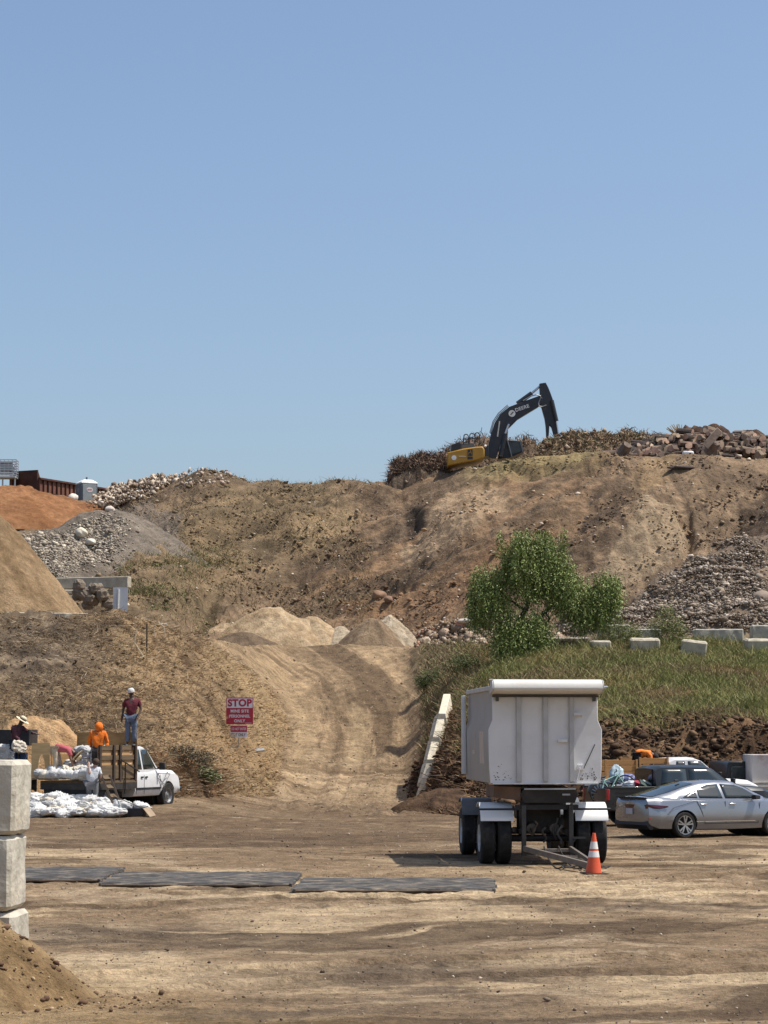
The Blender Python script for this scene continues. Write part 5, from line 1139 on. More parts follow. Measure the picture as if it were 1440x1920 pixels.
def far_van():
    # dark van seen from behind, then a pale painted skip panel
    t = thing('dark_van', 'black van with its rear window showing beside the pale wall panel', 'van', (P(1390, 1540, 77).x, 77.0, 0), R(96))
    m = MB(); prof = [(-.88, .35), (.88, .35), (.90, 1.0), (.86, 1.25), (.76, 1.68), (.66, 1.76), (-.66, 1.76), (-.76, 1.68), (-.86, 1.25), (-.90, 1.0)]
    prof = [(u * .58, v * 1.02) for u, v in prof]
    m.loft([[(x, u * k, v) for u, v in prof] for x, k in ((0, .97), (.1, 1), (1.6, 1), (2.6, .98))]); m.build('body', mat('black_paint', (.016, .019, .021)), t, .04)
    m = MB(); m.box((-.012, 0, 1.42), (.03, .66, .40)); m.build('rear_window', GLASS, t, .02)
    for s in (-1, 1):
        m = MB(); m.box((-.012, s * .44, 1.06), (.04, .09, .24)); m.build('tail_light', RED, t, .01)
        for x in (.5, 2.1): wheel(t, (x, s * .44, .33), .33, .18, .19, 'steel', s)
    m = MB(); m.box((-.06, 0, .5), (.12, .96, .16)); m.build('bumper', DARKST, t, .02)
    p0 = P(1411, 1415, 75.5); p1 = P(1560, 1416, 75.5); L = p1.x - p0.x
    t = thing('skip_container', 'white painted container end with a rusty lower corner at the right edge', 'container', ((p0.x + p1.x) / 2, 76.6, 0))
    m = MB(); m.box((0, 0, p0.z / 2 + .15), (L, 2.0, p0.z - .3)); m.build('shell', mat('peeling_white', (.50, .46, .43), .7, 0, .08, 2, .1, 10, .2, (.26, .15, .11), .9, .9), t, .02)
    m = MB(); m.box((-L / 2 + .35, -1.03, p0.z - 1.02), (.75, .08, .07)); m.box((-L / 2 + .3, -1.03, p0.z - .9), (.6, .07, .04)); m.build('latch_bar', mat('cream_paint', (.65, .6, .5), .5), t)
    m = MB(); m.box((0, 0, .15), (L - .2, 1.8, .3)); m.build('skids', DARKST, t)
far_van()
# ================================================================ LEFT TRUCKS
def left_truck():
    th = R(68); Y0 = 71.8; q = P(184, 1500, Y0); fw = Vector((math.cos(th), math.sin(th), 0)); lf = Vector((-math.sin(th), math.cos(th), 0))
    xr, xf, z0 = -.28, 2.22, .98; zg = .26; o = Vector((q.x, Y0, zg)) - fw * xr + lf * 1.02
    t, W = pickup('stake_bed_truck', 'white pickup with a brown wooden stake bed full of white bags', (o.x, o.y, zg), th, WHITEP, xr, 2.30, 4.15, 5.55, (.45, 4.62), .415, 0, 1.25, 2.04, True, 'ext')
    t['category'] = 'truck'
    bw = mat('brown_painted_planks', (.13, .092, .055), .75, 0, .22, 3, .2, 30, .2, (.2, .14, .09), .4, 3, (.3, 1, 4)); dk = mat('dark_brown_stake', (.05, .033, .022), .7)
    m = MB(); m.box(((xr + xf) / 2, 0, z0 - .05), (xf - xr, 2.1, .09)); m.build('bed_floor', bw, t)
    for c_, d in ((((xr + xf) / 2, -1.02, z0 - .18), (xf - xr, .06, .20)), (((xr + xf) / 2, 1.02, z0 - .18), (xf - xr, .06, .20)), ((xr, 0, z0 - .18), (.06, 1.98, .20))):
        m = MB(); m.box(c_, d); m.build('bed_rail', DARKST, t)
    m = MB(); m.box((xr + .05, 0, z0 - .45), (.08, 1.7, .3)); m.build('rear_skirt', BLACK, t)
    m = MB(); m.box((.0, 0, .56), (.5, 1.9, .44)); m.build('under_bed_shade', BLACK, t, .02)  # added black block standing in for the shade under the bed
    for x in (.4, 1.1, 1.8):
        m = MB(); m.box((x, 0, z0 - .2), (.08, 1.9, .14)); m.build('cross_member', BLACK, t)
    xa, xb, zt = xr + .02, 2.16, 2.08; pan = MB()
    for za, zb_ in ((1.93, 2.08), (1.62, 1.77), (1.04, 1.46)): pan.box(((xa + xb) / 2, -1.0, (za + zb_) / 2), (xb - xa, .03, zb_ - za))
    g = pan.build('stake_side', bw, t, .004)
    for x in (xa + .05, .68, 1.10, xb - .05):
        m = MB(); m.box((x, -1.04, (z0 + zt) / 2), (.11, .05, zt - z0 + .03)); m.build('stake_post', dk, g)
    m = MB(); m.box(((xa + xb) / 2, -.965, 1.52), (xb - xa - .04, .016, 1.0)); m.build('plywood_liner', mat('orange_plywood', (.42, .25, .11), .75, 0, .16, 4, .05), g)
    m = MB(); m.box((2.21, .06, 1.74), (.04, 2.2, 1.5)); m.build('headboard', PLYB, t)
    m = MB(); m.box((1.25, 1.0, 1.40), (1.9, .02, .8)); m.build('plywood_side', PLYB, t)
    m = MB(); m.tube([Vector(p) for p in ((1.05, -1.10, 1.62), (2.25, -1.10, 1.24))], .022); m.tube([Vector(p) for p in ((1.32, -1.10, .55), (1.32, -1.10, 1.55))], .024); m.build('hand_rail', BLACK, t)
    m = MB(); m.tube([Vector(p) for p in ((3.8, -.97, 1.16), (4.4, -1.1, 1.14), (4.2, -.97, .72), (3.8, -.97, 1.16))], .012); m.tube([Vector(p) for p in ((4.55, -.97, 1.12), (4.2, -1.1, 1.2), (4.0, -.97, .72))], .012); m.build('mirror_bracket', mat('bracket_grey', (.3, .3, .3), .5), t)
    m = MB(); m.box((3.2, -.945, .68), (1.7, .02, .07)); m.build('side_trim', BLACK, t)
    w_ = P(75, 1456, 73.3); m = MB(); hole = [(.32 + .12 * math.cos(a), .72 * math.sin(a)) for a in np.linspace(0, math.pi, 13)]
    m.prism([(-.28 + u, v) for u, v in [(0, -.05), (.17, -.05)] + hole[::-1] + [(.43, -.05), (.58, -.05), (.58, 1.06), (0, 1.06)]], 0, .02)
    sh = m.build('plywood_sheet', PLY, None); sh.location = w_; tag(sh, 'upright yellow plywood sheet with an arched cutout at the truck tail', 'plywood sheet')
    def at(x, y, z): return o + fw * x + lf * y + Vector((0, 0, z))
    a0, a1, b0, b1 = P(191, 1455, 71.75), P(213, 1512, 71.05), P(206, 1454, 71.9), P(227, 1511, 71.15)
    lad = thing('wooden_ladder', 'short brown step ladder leaning against the truck bed', 'ladder', a1); B0 = a1.copy()
    for p, q2 in ((a0, a1), (b0, b1)):
        m = MB(); m.bar(p - B0, q2 - B0, .06, .09, (0, 1, 0)); m.build('rail', dk, lad)
    for k in (.06, .36, .66, .90):
        p = a0.lerp(a1, k) - B0; q2 = b0.lerp(b1, k) - B0; m = MB(); m.bar(p + Vector((.02, 0, 0)), q2 - Vector((.02, 0, 0)), .03, .2, (0, 1, .5)); m.build('tread', bw, lad)
    return t, o, fw, lf, zg, z0, at
LT = left_truck()
def second_truck():
    """black high-sided truck bed reaching in from the left"""
    Yb = 75.3; zg = .32; q = P(60, 1500, Yb)
    t = thing('dump_bed_truck', 'black high-sided truck bed reaching in from the left edge', 'truck', (q.x, Yb, zg))
    L = 4.2; zt = P(30, 1368, Yb).z - zg; zb = P(30, 1398, Yb).z - zg
    m = MB(); m.box((-L / 2, .95, (zt + zb) / 2), (L, .05, zt - zb)); m.box((-L / 2, 1.0, .95), (L, .04, .9)); m.build('far_side', BLACK, t)
    m = MB(); m.box((-.02, .1, (zt + zb) / 2), (.05, 1.8, zt - zb)); m.build('front_wall', BLACK, t)
    m = MB(); m.box((-L / 2, 0, .93), (L, 1.95, .08)); m.build('bed_floor', BLACK, t)
    for x in (-.05, -.32):
        m = MB(); m.box((x, -.94, 1.3), (.06, .05, .95)); m.build('corner_post', DARKST, t)
    m = MB(); m.box((-L / 2, -.98, .85), (L, .04, .2)); m.build('side_rail', BLACK, t)
    m = MB(); m.box((-L / 2 - .2, 0, .6), (L - .4, .9, .2)); m.build('chassis', BLACK, t)
    for x in (-.9, -3.4):
        for s in (-1, 1): wheel(t, (x, s * .82, .40), .40, .26, .23, 'steel', s)
    return t, zg
ST = second_truck()
# ---- bags
def bag_mesh(seed):
    bm = bmesh.new(); bmesh.ops.create_cube(bm, size=2)
    for _ in range(4): bmesh.ops.subdivide_edges(bm, edges=bm.edges[:], cuts=1, use_grid_fill=True)
    co = np.array([v.co[:] for v in bm.verts]); n = np.linalg.norm(co, axis=1)[:, None]; sp = co / n
    q = sp * (n ** .45)
    x, y, z = q.T
    pinch = 1 - .55 * sstep(.45, 1.25, x)
    y = y * pinch; z = z * (1 - .45 * sstep(.4, 1.2, x)) * (1 - .18 * x * 0)
    wr = 2.1 * (ridged(q[:, 0] * 1.7 + seed * 3.1, q[:, 1] * 2.3 + q[:, 2] * 1.1, 4, seed) - .6) * .34 + (fbm(q[:, 0] * 4 + seed, q[:, 1] * 4 + q[:, 2] * 3, 3, seed + 3) - .5) * .16
    wr = wr + .30 * (ridged(q[:, 0] * 5 + seed, q[:, 1] * 4 + q[:, 2] * 3, 2, seed + 5) - .6); fld = .12 * np.sin(np.arctan2(y, z) * 7 + seed) * sstep(.2, 1.1, x)
    k = 1 + wr + fld
    P_ = np.stack([x * .33, y * .21 * k, z * .105 * k + .07 * wr], 1)
    for v, c in zip(bm.verts, P_): v.co = c
    me = bpy.data.meshes.new('sandbag'); bm.to_mesh(me); bm.free(); me.materials.append((BAG, BAG, mat('grey_bag_cloth', (.46, .455, .44), .75, 0, .08, 4, .25, 16), mat('cream_bag_cloth', (.56, .50, .40), .75, 0, .08, 4, .25, 16))[seed % 4])
    me.polygons.foreach_set('use_smooth', np.ones(len(me.polygons), bool)); return me
BAGS = [bag_mesh(s) for s in range(8)]
def put_bag(loc, rz, label, group, rx=0, ry=0, sc=1.0, name='sandbag'):
    o = bpy.data.objects.new(name, random.choice(BAGS)); COL.objects.link(o)
    o.location = loc; o.rotation_euler = (rx, ry, rz); o.scale = (sc, sc * random.uniform(.9, 1.12), sc * random.uniform(.9, 1.25)); return tag(o, label, 'sandbag', group)
def bags():
    t, o, fw, lf, zg, z0, at = LT
    th_ = R(68); ordn = ['first', 'second', 'third', 'fourth', 'fifth', 'sixth', 'seventh', 'eighth', 'ninth', 'tenth', 'eleventh', 'twelfth']
    g = 'filled white sandbags heaped on the ground beside the truck'
    rowsB = [(70.3, 58, 224, 12, .10, 'white sandbag in the front row of the ground heap'), (70.6, 60, 216, 11, .17, 'white sandbag slumped on the front row'), (70.85, 58, 208, 10, .30, 'white sandbag on the middle layer of the heap'), (71.1, 60, 200, 9, .40, 'white sandbag on the upper layer of the heap'), (71.3, 64, 150, 5, .50, 'white sandbag on the topmost layer of the heap')]
    for Y, a, b, n, dz, lab in rowsB:
        for i in range(n):
            px = a + (b - a) * (i + random.uniform(.2, .8)) / n; q = P(px, 1500, Y)
            put_bag((q.x, Y + random.uniform(-.1, .1), gz(q.x, Y) + dz + random.uniform(-.03, .05)), random.uniform(-1.2, 1.2) + random.choice((0, math.pi)), ordn[i] + ' ' + lab + ', counted from the concrete blocks', g, random.uniform(-.45, .45), random.uniform(-.3, .3), random.uniform(.85, 1.0))
    g2 = 'white sandbags loaded on the stake bed truck'; ordn = ['first', 'second', 'third', 'fourth', 'fifth', 'sixth', 'seventh', 'eighth', 'ninth', 'tenth', 'eleventh', 'twelfth']
    for i in range(9):
        put_bag(at(-.26 + random.uniform(-.1, .08), 1.0 - i * .21, z0 + .13 + random.uniform(0, .06)), th_ + random.uniform(-.6, .6), ordn[i] + ' white sandbag from the plywood sheet, hanging over the open tail of the truck bed', g2, R(random.uniform(-15, 15)), R(random.uniform(-5, 25)))
    for i in range(8):
        put_bag(at(.15 + random.uniform(-.1, .1), .95 - i * .23, z0 + .22 + random.uniform(0, .12)), random.uniform(-1.5, 1.5), ordn[i] + ' white sandbag from the plywood sheet in the second row on the truck bed', g2, random.uniform(-.3, .3), random.uniform(-.2, .2))
    for lay in range(6):
        for i in range(3):
            put_bag(at(1.85 + random.uniform(-.03, .03), .75 - i * .62, z0 + .1 + lay * .165), th_ + math.pi / 2 + random.uniform(-.12, .12), 'white sandbag in layer %s, column %s of the stack against the headboard' % (ordn[lay], ordn[i]), g2, 0, 0)
    for lay in range(6):
        for i in range(2): put_bag(at(1.85 - i * .45, -.72, z0 + .1 + lay * .165), random.uniform(-.15, .15) + th_, 'white sandbag in the %s layer under the man in the dark red shirt, %s side' % (ordn[lay], ('cab', 'tail')[i]), g2)
    for i, (x, y, z, lab) in enumerate([(.65, .0, .42, 'topmost'), (.8, -.35, .3, 'lower'), (.55, .35, .45, 'far'), (.6, -.6, .34, 'near')]): put_bag(at(x, y, z0 + z), random.uniform(-1, 1), lab + ' cream sandbag slumped in the middle of the truck bed', g2, .3, .2)
    t2, zg2 = ST
    for i, (px, py) in enumerate([(-10, 1408), (8, 1405), (16, 1412), (2, 1417), (18, 1420), (-12, 1420), (5, 1427), (22, 1428)]):
        q = P(px, py, 74.7); put_bag(q, random.uniform(-.3, .3), ordn[i] + ' grey white sandbag stacked on the black truck bed', 'sandbags on the black truck bed')
    # loose things beside the ladder
    for i, (px, py, Y, lab, sc) in enumerate([(222, 1500, 71.4, 'open cream sack standing beside the ladder foot', 1.15), (232, 1512, 71.0, 'bulging white sack in front of the ladder', 1.1), (268, 1508, 71.2, 'white cloth bag behind the black tray', 1.0)]):
        w_ = P(px, py, Y); b = put_bag((w_.x, Y, gz(w_.x, Y) + .24), .4 * i, lab, 'loose sacks near the ladder', R(80 if i < 2 else 20), .2, sc, 'sack')
    w_ = P(252, 1528, 70.6); zt = gz(w_.x, 70.6); t3 = thing('black_tray', 'black plastic tray lying open on the ground by the sandbags', 'tray', (w_.x, 70.6, zt), R(-6))
    m = MB(); m.box((0, 0, .02), (.62, .5, .03)); m.build('bottom', BLACK, t3)
    for c_, d in (((0, -.25, .12), (.62, .02, .22)), ((0, .25, .12), (.62, .02, .22)), ((-.31, 0, .12), (.02, .48, .22)), ((.31, 0, .12), (.02, .48, .22))):
        m = MB(); m.box(c_, d); m.build('rim_wall', BLACK, t3)
    w_ = P(280, 1525, 70.5); m = MB(); m.box((0, 0, 0), (.34, .5, .02)); q = m.build('cardboard', mat('cardboard', (.30, .22, .14), .8), None); q.location = (w_.x, 70.5, gz(w_.x, 70.5) + .14); q.rotation_euler = (.1, R(50), -.2); tag(q, 'tilted brown cardboard sheet leaning on the black tray', 'cardboard')
    a = P(212, 1492, 71.0); b = P(268, 1516, 70.4); m = MB(); m.cyl(a, b, .014, .014, 8); tag(m.build('shovel_handle', mat('old_wood', (.10, .075, .05), .9)), 'long thin wooden handle lying across the sacks', 'handle')
    w_ = P(167, 1492, 71.9); t4 = thing('plastic_crate', 'grey white plastic box among the sandbags on the ground', 'crate', (w_.x, 71.35, gz(w_.x, 71.35) + .42), .05)
    pm = mat('grey_plastic', (.52, .53, .53), .5)
    for c_, d in (((0, 0, 0), (.62, .42, .02)), ((0, -.21, .11), (.62, .02, .22)), ((0, .21, .11), (.62, .02, .22)), ((-.31, 0, .11), (.02, .40, .22)), ((.31, 0, .11), (.02, .40, .22))):
        m = MB(); m.box(c_, d); m.build('side_wall' if d[2] > .1 else 'bottom', pm, t4)
    # blue bucket on its side, white jug on the black truck bed
    w_ = P(38, 1418, 74.2); t5 = thing('blue_bucket', 'blue bucket lying on its side with its dark mouth towards the yard', 'bucket', w_)
    m = MB(); m.lathe([(0, .36), (.13, .36), (.185, .0), (.2, 0), (.2, .02), (.145, .38), (0, .38)], 24, 'y'); m.build('shell', mat('blue_plastic', (.09, .20, .42), .4), t5, 0, True)
    m = MB(); m.tube([Vector((.19 * math.cos(a), -.02 - .05 * math.sin(a), .19 * math.sin(a))) for a in np.linspace(0, math.pi, 12)], .008); m.build('handle', BLACK, t5)
    w_ = P(36, 1400, 74.1); put_bag(w_, .5, 'small knotted white bag above the blue bucket', 'sandbags on the black truck bed', R(80), .3, .8)
bags()
# ================================================================ DUMP TRAILER
def trailer():
    X0 = P(1021, 1600, 46.9).x + .08; t = thing('dump_trailer', 'tall white dump trailer with a tarp roll along its front top edge', 'trailer', (X0, 46.9, 0), R(3.9))
    wp = mat('trailer_white', (.66, .655, .64), .45, 0, .08, 1.2, 0, 20, .4, (.40, .37, .33), .45, .9)
    prof = [(-1.135, 1.66), (-1.16, 1.95), (-1.175, 2.75), (-1.09, 2.95), (-1.09, 3.58)]
    prof = prof + [(-u, v) for u, v in prof[::-1]]
    y0, y1 = .36, 5.1
    m = MB(); m.loft([[(u, y, v) for u, v in prof] for y in (y0, y0 + .03)]); m.build('front_panel', wp, t, .012)
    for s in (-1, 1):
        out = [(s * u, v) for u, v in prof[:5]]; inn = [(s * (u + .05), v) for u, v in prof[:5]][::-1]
        m = MB(); m.loft([[(u, y, v) for u, v in out + inn] for y in (y0 + .032, y1)]); sd_ = m.build('side_wall', mat('shaded_dirty_white', (.33, .315, .295), .5, 0, .06, 1.2, 0, 20, .3, (.24, .2, .165), .5, .9), t, .008)  # walls darker than the front panel: shade put into the colour, besides dirt
        m = MB(); m.box((s * 1.09, (y0 + y1) / 2 + .02, 3.60), (.10, y1 - y0 - .06, .09)); m.build('top_rail', mat('rail_grey', (.45, .45, .45), .5), sd_, .01)
        if s == -1:
            fm = mat('faded_patch', (.50, .42, .36), .6, 0, .12, 4)
            m = MB()
            m.loft([[(-1.178, 1.2, 2.72), (-1.181, 1.2, 2.72), (-1.166, 1.2, 2.05), (-1.163, 1.2, 2.05)], [(-1.178, 2.0, 2.72), (-1.181, 2.0, 2.72), (-1.166, 2.0, 2.05), (-1.163, 2.0, 2.05)]])
            m.build('faded_sticker', fm, sd_)
            m = MB()
            m.loft([[(-1.178, 2.9, 2.70), (-1.181, 2.9, 2.70), (-1.166, 2.9, 2.25), (-1.163, 2.9, 2.25)], [(-1.178, 3.0, 2.70), (-1.181, 3.0, 2.70), (-1.166, 3.0, 2.25), (-1.163, 3.0, 2.25)]])
            m.box((-1.170, 3.2, 2.28), (.006, .5, .08)); m.build('faded_sticker', fm, sd_)
            for y in (y1 - .08, y1 - .35):
                m = MB(); m.box((-1.215, y, 2.65), (.07, .09, 1.75)); m.build('side_post', wp, sd_, .01)
    m = MB(); m.loft([[(u, y, v) for u, v in prof] for y in (y1 - .032, y1)]); m.build('tailgate', wp, t, .01)
    m = MB(); m.box((0, (y0 + y1) / 2, 1.69), (2.1, y1 - y0 - .08, .04)); m.build('floor', wp, t)
    for x in (-.55, 0, .54):
        m = MB(); m.box((x, y0 - .035, 2.56), (.10, .07, 1.74)); m.build('rib', mat('rib_shade_grey', (.42, .42, .41), .5), t, .01)  # shade of the rib sides put into a darker grey
        m = MB(); m.box((x, y0 - .012, 1.72), (.13, .02, .09)); m.build('rib_foot', wp, t)
    m = MB(); m.box((0, y0 - .01, 1.655), (2.18, .07, .03)); m.build('bottom_flange', wp, t)
    # tarp roll and housing
    rm = mat('tarp_cover', (.62, .60, .55), .6, 0, .05, 3, .1, 14, .3, (.42, .36, .28), .3, 2)
    m = MB(); ring = [(.02, 3.77), (-.10, 3.74), (-.17, 3.66), (-.18, 3.58), (-.14, 3.53), (.36, 3.46), (.36, 3.60), (.2, 3.74)]
    m.loft([[(x, y + .02, z) for y, z in ring] for x in (-1.12, -1.0, 0, 1.0, 1.12)]); rl = m.build('tarp_roll', rm, t, .015)
    for s in (-1, 1):
        m = MB(); m.loft([[(s * 1.125, y + .02, z) for y, z in ring], [(s * 1.145, y + .02, z) for y, z in ring]]); m.build('end_cap', mat('rail_grey', (.45, .45, .45)), rl, .005)
    m = MB(); m.cyl((1.12, -.02, 3.62), (1.24, -.02, 3.62), .018); m.cyl((-1.12, -.05, 3.76), (-1.2, -.05, 3.76), .015); m.build('crank_stub', CHROME, rl)
    m = MB(); m.box((0, .30, 3.435), (2.2, .09, .04)); m.build('tarp_bracket_bar', DARKST, t)
    for x in (-1.0, 1.0):
        m = MB(); m.box((x, .25, 3.38), (.05, .16, .1)); m.build('bracket', DARKST, t)
    for x, z in ((.68, 3.07), (.35, 2.53)):
        m = MB(); m.box((x, y0 - .075, z), (.19, .03, .055)); m.box((x - .08, y0 - .03, z - .02), (.02, .07, .05)); m.box((x + .08, y0 - .03, z - .02), (.02, .07, .05)); m.build('step_handle', wp, t)
    m = MB(); m.box((.585, y0 - .03, 1.98), (.04, .06, .12)); m.box((.72, y0 - .03, 1.98), (.12, .06, .10)); m.cyl((.70, y0 - .06, 1.97), (.64, y0 - .06, 1.72), .012); m.build('latch', wp, t)
    m = MB(); m.cyl((1.02, y0 - .03, 2.45), (.78, y0 - .04, 1.95), .009); m.build('cable', DARKST, t)
    m = MB()
    for i in range(70):
        x = random.choice((random.gauss(-.9, .12), random.gauss(.85, .15))); z = 1.72 + abs(random.gauss(.08, .1)); r = random.uniform(.004, .012)
        if abs(x) < 1.08: m.box((x, y0 - .002, z), (r * 2, .004, r * 2))
    m.build('paint_chips', mat('rust_chip', (.09, .06, .045), .9), t)['kind'] = 'stuff'
    # chassis
    for s in (-1, 1):
        m = MB(); m.box((s * .42, 2.8, 1.48), (.09, 4.3, .22)); m.build('chassis_rail', mat('brown_steel', (.12, .075, .052), .7, .0, .2, 3, 0, 20, .3, (.2, .13, .09), .5, 3), t)
    for y in (1.7, 2.8, 3.9, 4.8):
        m = MB(); m.box((0, y, 1.46), (.76, .08, .16)); m.build('cross_member', BLACK, t)
    m = MB(); m.loft([[(-1.02, .75, 1.60), (-.50, .45, 1.58), (-.50, .45, 1.30), (-1.02, .8, 1.36)], [(-1.02, 2.2, 1.60), (-.50, 2.2, 1.58), (-.50, 2.2, 1.30), (-1.02, 2.2, 1.36)]]); m.build('side_tank', mat('brown_steel', (.12, .075, .052)), t, .01)
    m = MB(); m.loft([[(-.46, .30, 1.53), (.62, .30, 1.53), (.68, .42, 1.44), (.60, .34, 1.26), (-.44, .34, 1.26), (-.52, .42, 1.42)], [(-.46, 1.9, 1.56), (.62, 1.9, 1.56), (.68, 1.9, 1.44), (.60, 1.9, 1.26), (-.44, 1.9, 1.26), (-.52, 1.9, 1.42)]]); m.build('turntable_plate', BLACK, t, .01)
    m = MB(); m.box((.08, .29, 1.545), (1.06, .05, .03)); m.build('turntable_lip', mat('worn_steel', (.35, .36, .36), .5, .4), t)
    m = MB(); m.box((.42, .325, 1.43), (.16, .02, .035)); m.build('maker_plate', mat('worn_steel', (.35, .36, .36)), t)
    m = MB(); m.cyl((.03, 1.0, 1.14), (.03, 1.0, 1.26), .48, .48, 28); m.build('turntable_ring', BLACK, t)
    # dolly frame
    m = MB(); m.box((.04, .50, 1.17), (1.3, .10, .10)); m.build('dolly_beam', BLACK, t)
    for x in (-.45, .52):
        m = MB(); m.box((x, .40, .70), (.09, .11, 1.02)); m.build('dolly_post', DARKST, t, .008)
    m = MB(); m.box((-.05, 1.15, .90), (.9, .06, .5)); m.build('dolly_back_plate', BLACK, t)
    for s in (-1, 1):
        m = MB(); m.box((s * .47 + .03, .8, .86), (.05, .7, .56)); m.build('dolly_side_plate', BLACK, t)
    m = MB(); m.box((.03, 1.9, 1.02), (.95, .5, .3)); m.build('air_tank', BLACK, t, .08)
    m = MB(); m.box((.03, .42, .26), (.9, .07, .08)); m.build('dolly_lower_bar', DARKST, t)
    m = MB(); m.box((.68, .35, .55), (.26, .05, .04)); m.bar((.50, .38, .38), (.62, .36, .54), .03); m.build('step', DARKST, t)
    for x in (-.22, .26):
        m = MB(); m.cyl((x, .95, .72), (x, 1.15, .76), .10, .11, 16); m.cyl((x, .8, .60), (x, .95, .72), .03); m.build('brake_chamber', mat('dusty_metal', (.22, .19, .16), .7, .2, .3, 8), t)
    for k, (xx, z0_, z1_, c) in enumerate([(-.20, .88, .62, (.10, .08, .06)), (.22, .95, .5, (.05, .05, .05)), (.32, .8, .42, (.12, .12, .12)), (0, .75, .45, (.08, .07, .06))]):
        m = MB(); pts = [Vector((xx + .05 * math.sin(k + i * 1.3), .5 + .04 * i, z0_ + (z1_ - z0_) * i / 5)) for i in range(6)]; m.tube(pts, .022); m.build('air_hose', mat('hose' + str(k), c, .6), t)
    def axle(y):
        m = MB(); m.cyl((-1.25, y, .52), (1.25, y, .52), .075, .075, 14); m.build('axle', BLACK, t)
        for s in (-1, 1):
            m = MB(); m.box((s * .48, y, .68), (.09, 1.15, .10)); m.build('leaf_spring', BLACK, t)
            for k, x in enumerate((1.155, .815)):
                wheel(t, (s * x, y, .525), .525, .285, .28, 'steel', s, mat('white_rim', (.5, .5, .48), .5, 0, .1, 4, 0, 20, .4, (.2, .16, .12), .6, 4), 'wheel', 'x')
    axle(1.05); axle(4.75); 
    for s in (-1, 1):
        for y in (1.05, 4.75):
            # quarter round fender with a flap to the front
            fm = mat('fender_white', (.72, .72, .70), .4, 0, .03, 3, 0, 20, .4, (.5, .46, .4), .3, 2) if y < 2 else mat('fender_grey', (.12, .13, .14), .5)
            pts = [(y - .60 * math.cos(a), .60 + .66 * math.sin(a)) for a in np.linspace(R(28), R(120), 12)]
            r0 = [(s * .64, a, b) for a, b in pts]; r1 = [(s * 1.32, a, b) for a, b in pts]
            top = MB(); n = len(pts)
            vs = r0 + r1 + [(x, a, b - .02) for x, a, b in r0] + [(x, a, b - .02) for x, a, b in r1]
            fs = [(i, i + 1, n + i + 1, n + i) for i in range(n - 1)] + [(2 * n + i, 3 * n + i, 3 * n + i + 1, 2 * n + i + 1) for i in range(n - 1)] + [(i, 2 * n + i, 2 * n + i + 1, i + 1) for i in range(n - 1)] + [(n + i, n + i + 1, 3 * n + i + 1, 3 * n + i) for i in range(n - 1)] + [(0, n, 3 * n, 2 * n), (n - 1, 3 * n - 1, 4 * n - 1, 2 * n - 1)]
            top.add(vs, fs); fo = top.build('fender', fm, t, 0, True)
            if y < 2:
                m = MB(); m.cyl((s * .58, y - .57, 1.13), (s * 1.36, y - .57, 1.13), .022); m.build('fender_rod', BLACK, fo)
    # draw bar folded to the ground
    hx, hy, hz = .55, -2.15, .09
    db = mat('drawbar_steel', (.19, .165, .14), .6, .3, .25, 4, 0, 20, .3, (.2, .15, .11), .5, 5)
    m = MB(); m.bar((-.45, .32, .34), (hx - .06, hy, hz + .04), .08, .11); m.bar((.50, .32, .34), (hx + .10, hy + .35, hz + .04), .06, .09); m.bar((-.45, .32, .30), (.52, .32, .30), .07, .07); m.build('draw_bar', db, t, .006)
    m = MB(); m.bar((.0, -.75, .24), (.50, -.6, .22), .04); m.bar((.22, -1.35, .17), (.54, -1.2, .17), .04); m.bar((-.1, -.4, .28), (.52, -1.1, .19), .03); m.build('draw_bar_braces', db, t)
    m = MB(); m.lathe([(.05, -.03), (.11, -.03), (.11, .03), (.05, .03), (.05, -.03)], 20, 'z', (hx + .02, hy - .12, hz + .03)); m.build('tow_eye', DARKST, t, 0, True)
    for k in range(4):
        m = MB(); pts = []; a = random.uniform(0, 6); cx, cy = hx + random.uniform(-.35, .3), hy + random.uniform(-.1, .35)
        for i in range(14): pts.append(Vector((cx + .16 * math.cos(a + i * .5) + .02 * i * (k % 2 - .5), cy + .10 * math.sin(a + i * .55), .05 + .05 * abs(math.sin(i * .8 + k)))))
        m.tube(pts, .014, 6); m.build('coiled_hose', BLACK, t)
    for k, x in enumerate((-.05, .25)):
        m = MB(); pts = [Vector((x + .12 * i / 8 * (1 + k), .3 - 2.0 * i / 8, .38 - .9 * i / 8 * (1 - i / 8) - .25 * i / 8)) for i in range(9)]; m.tube(pts, .016, 6); m.build('safety_chain', DARKST, t)
trailer()
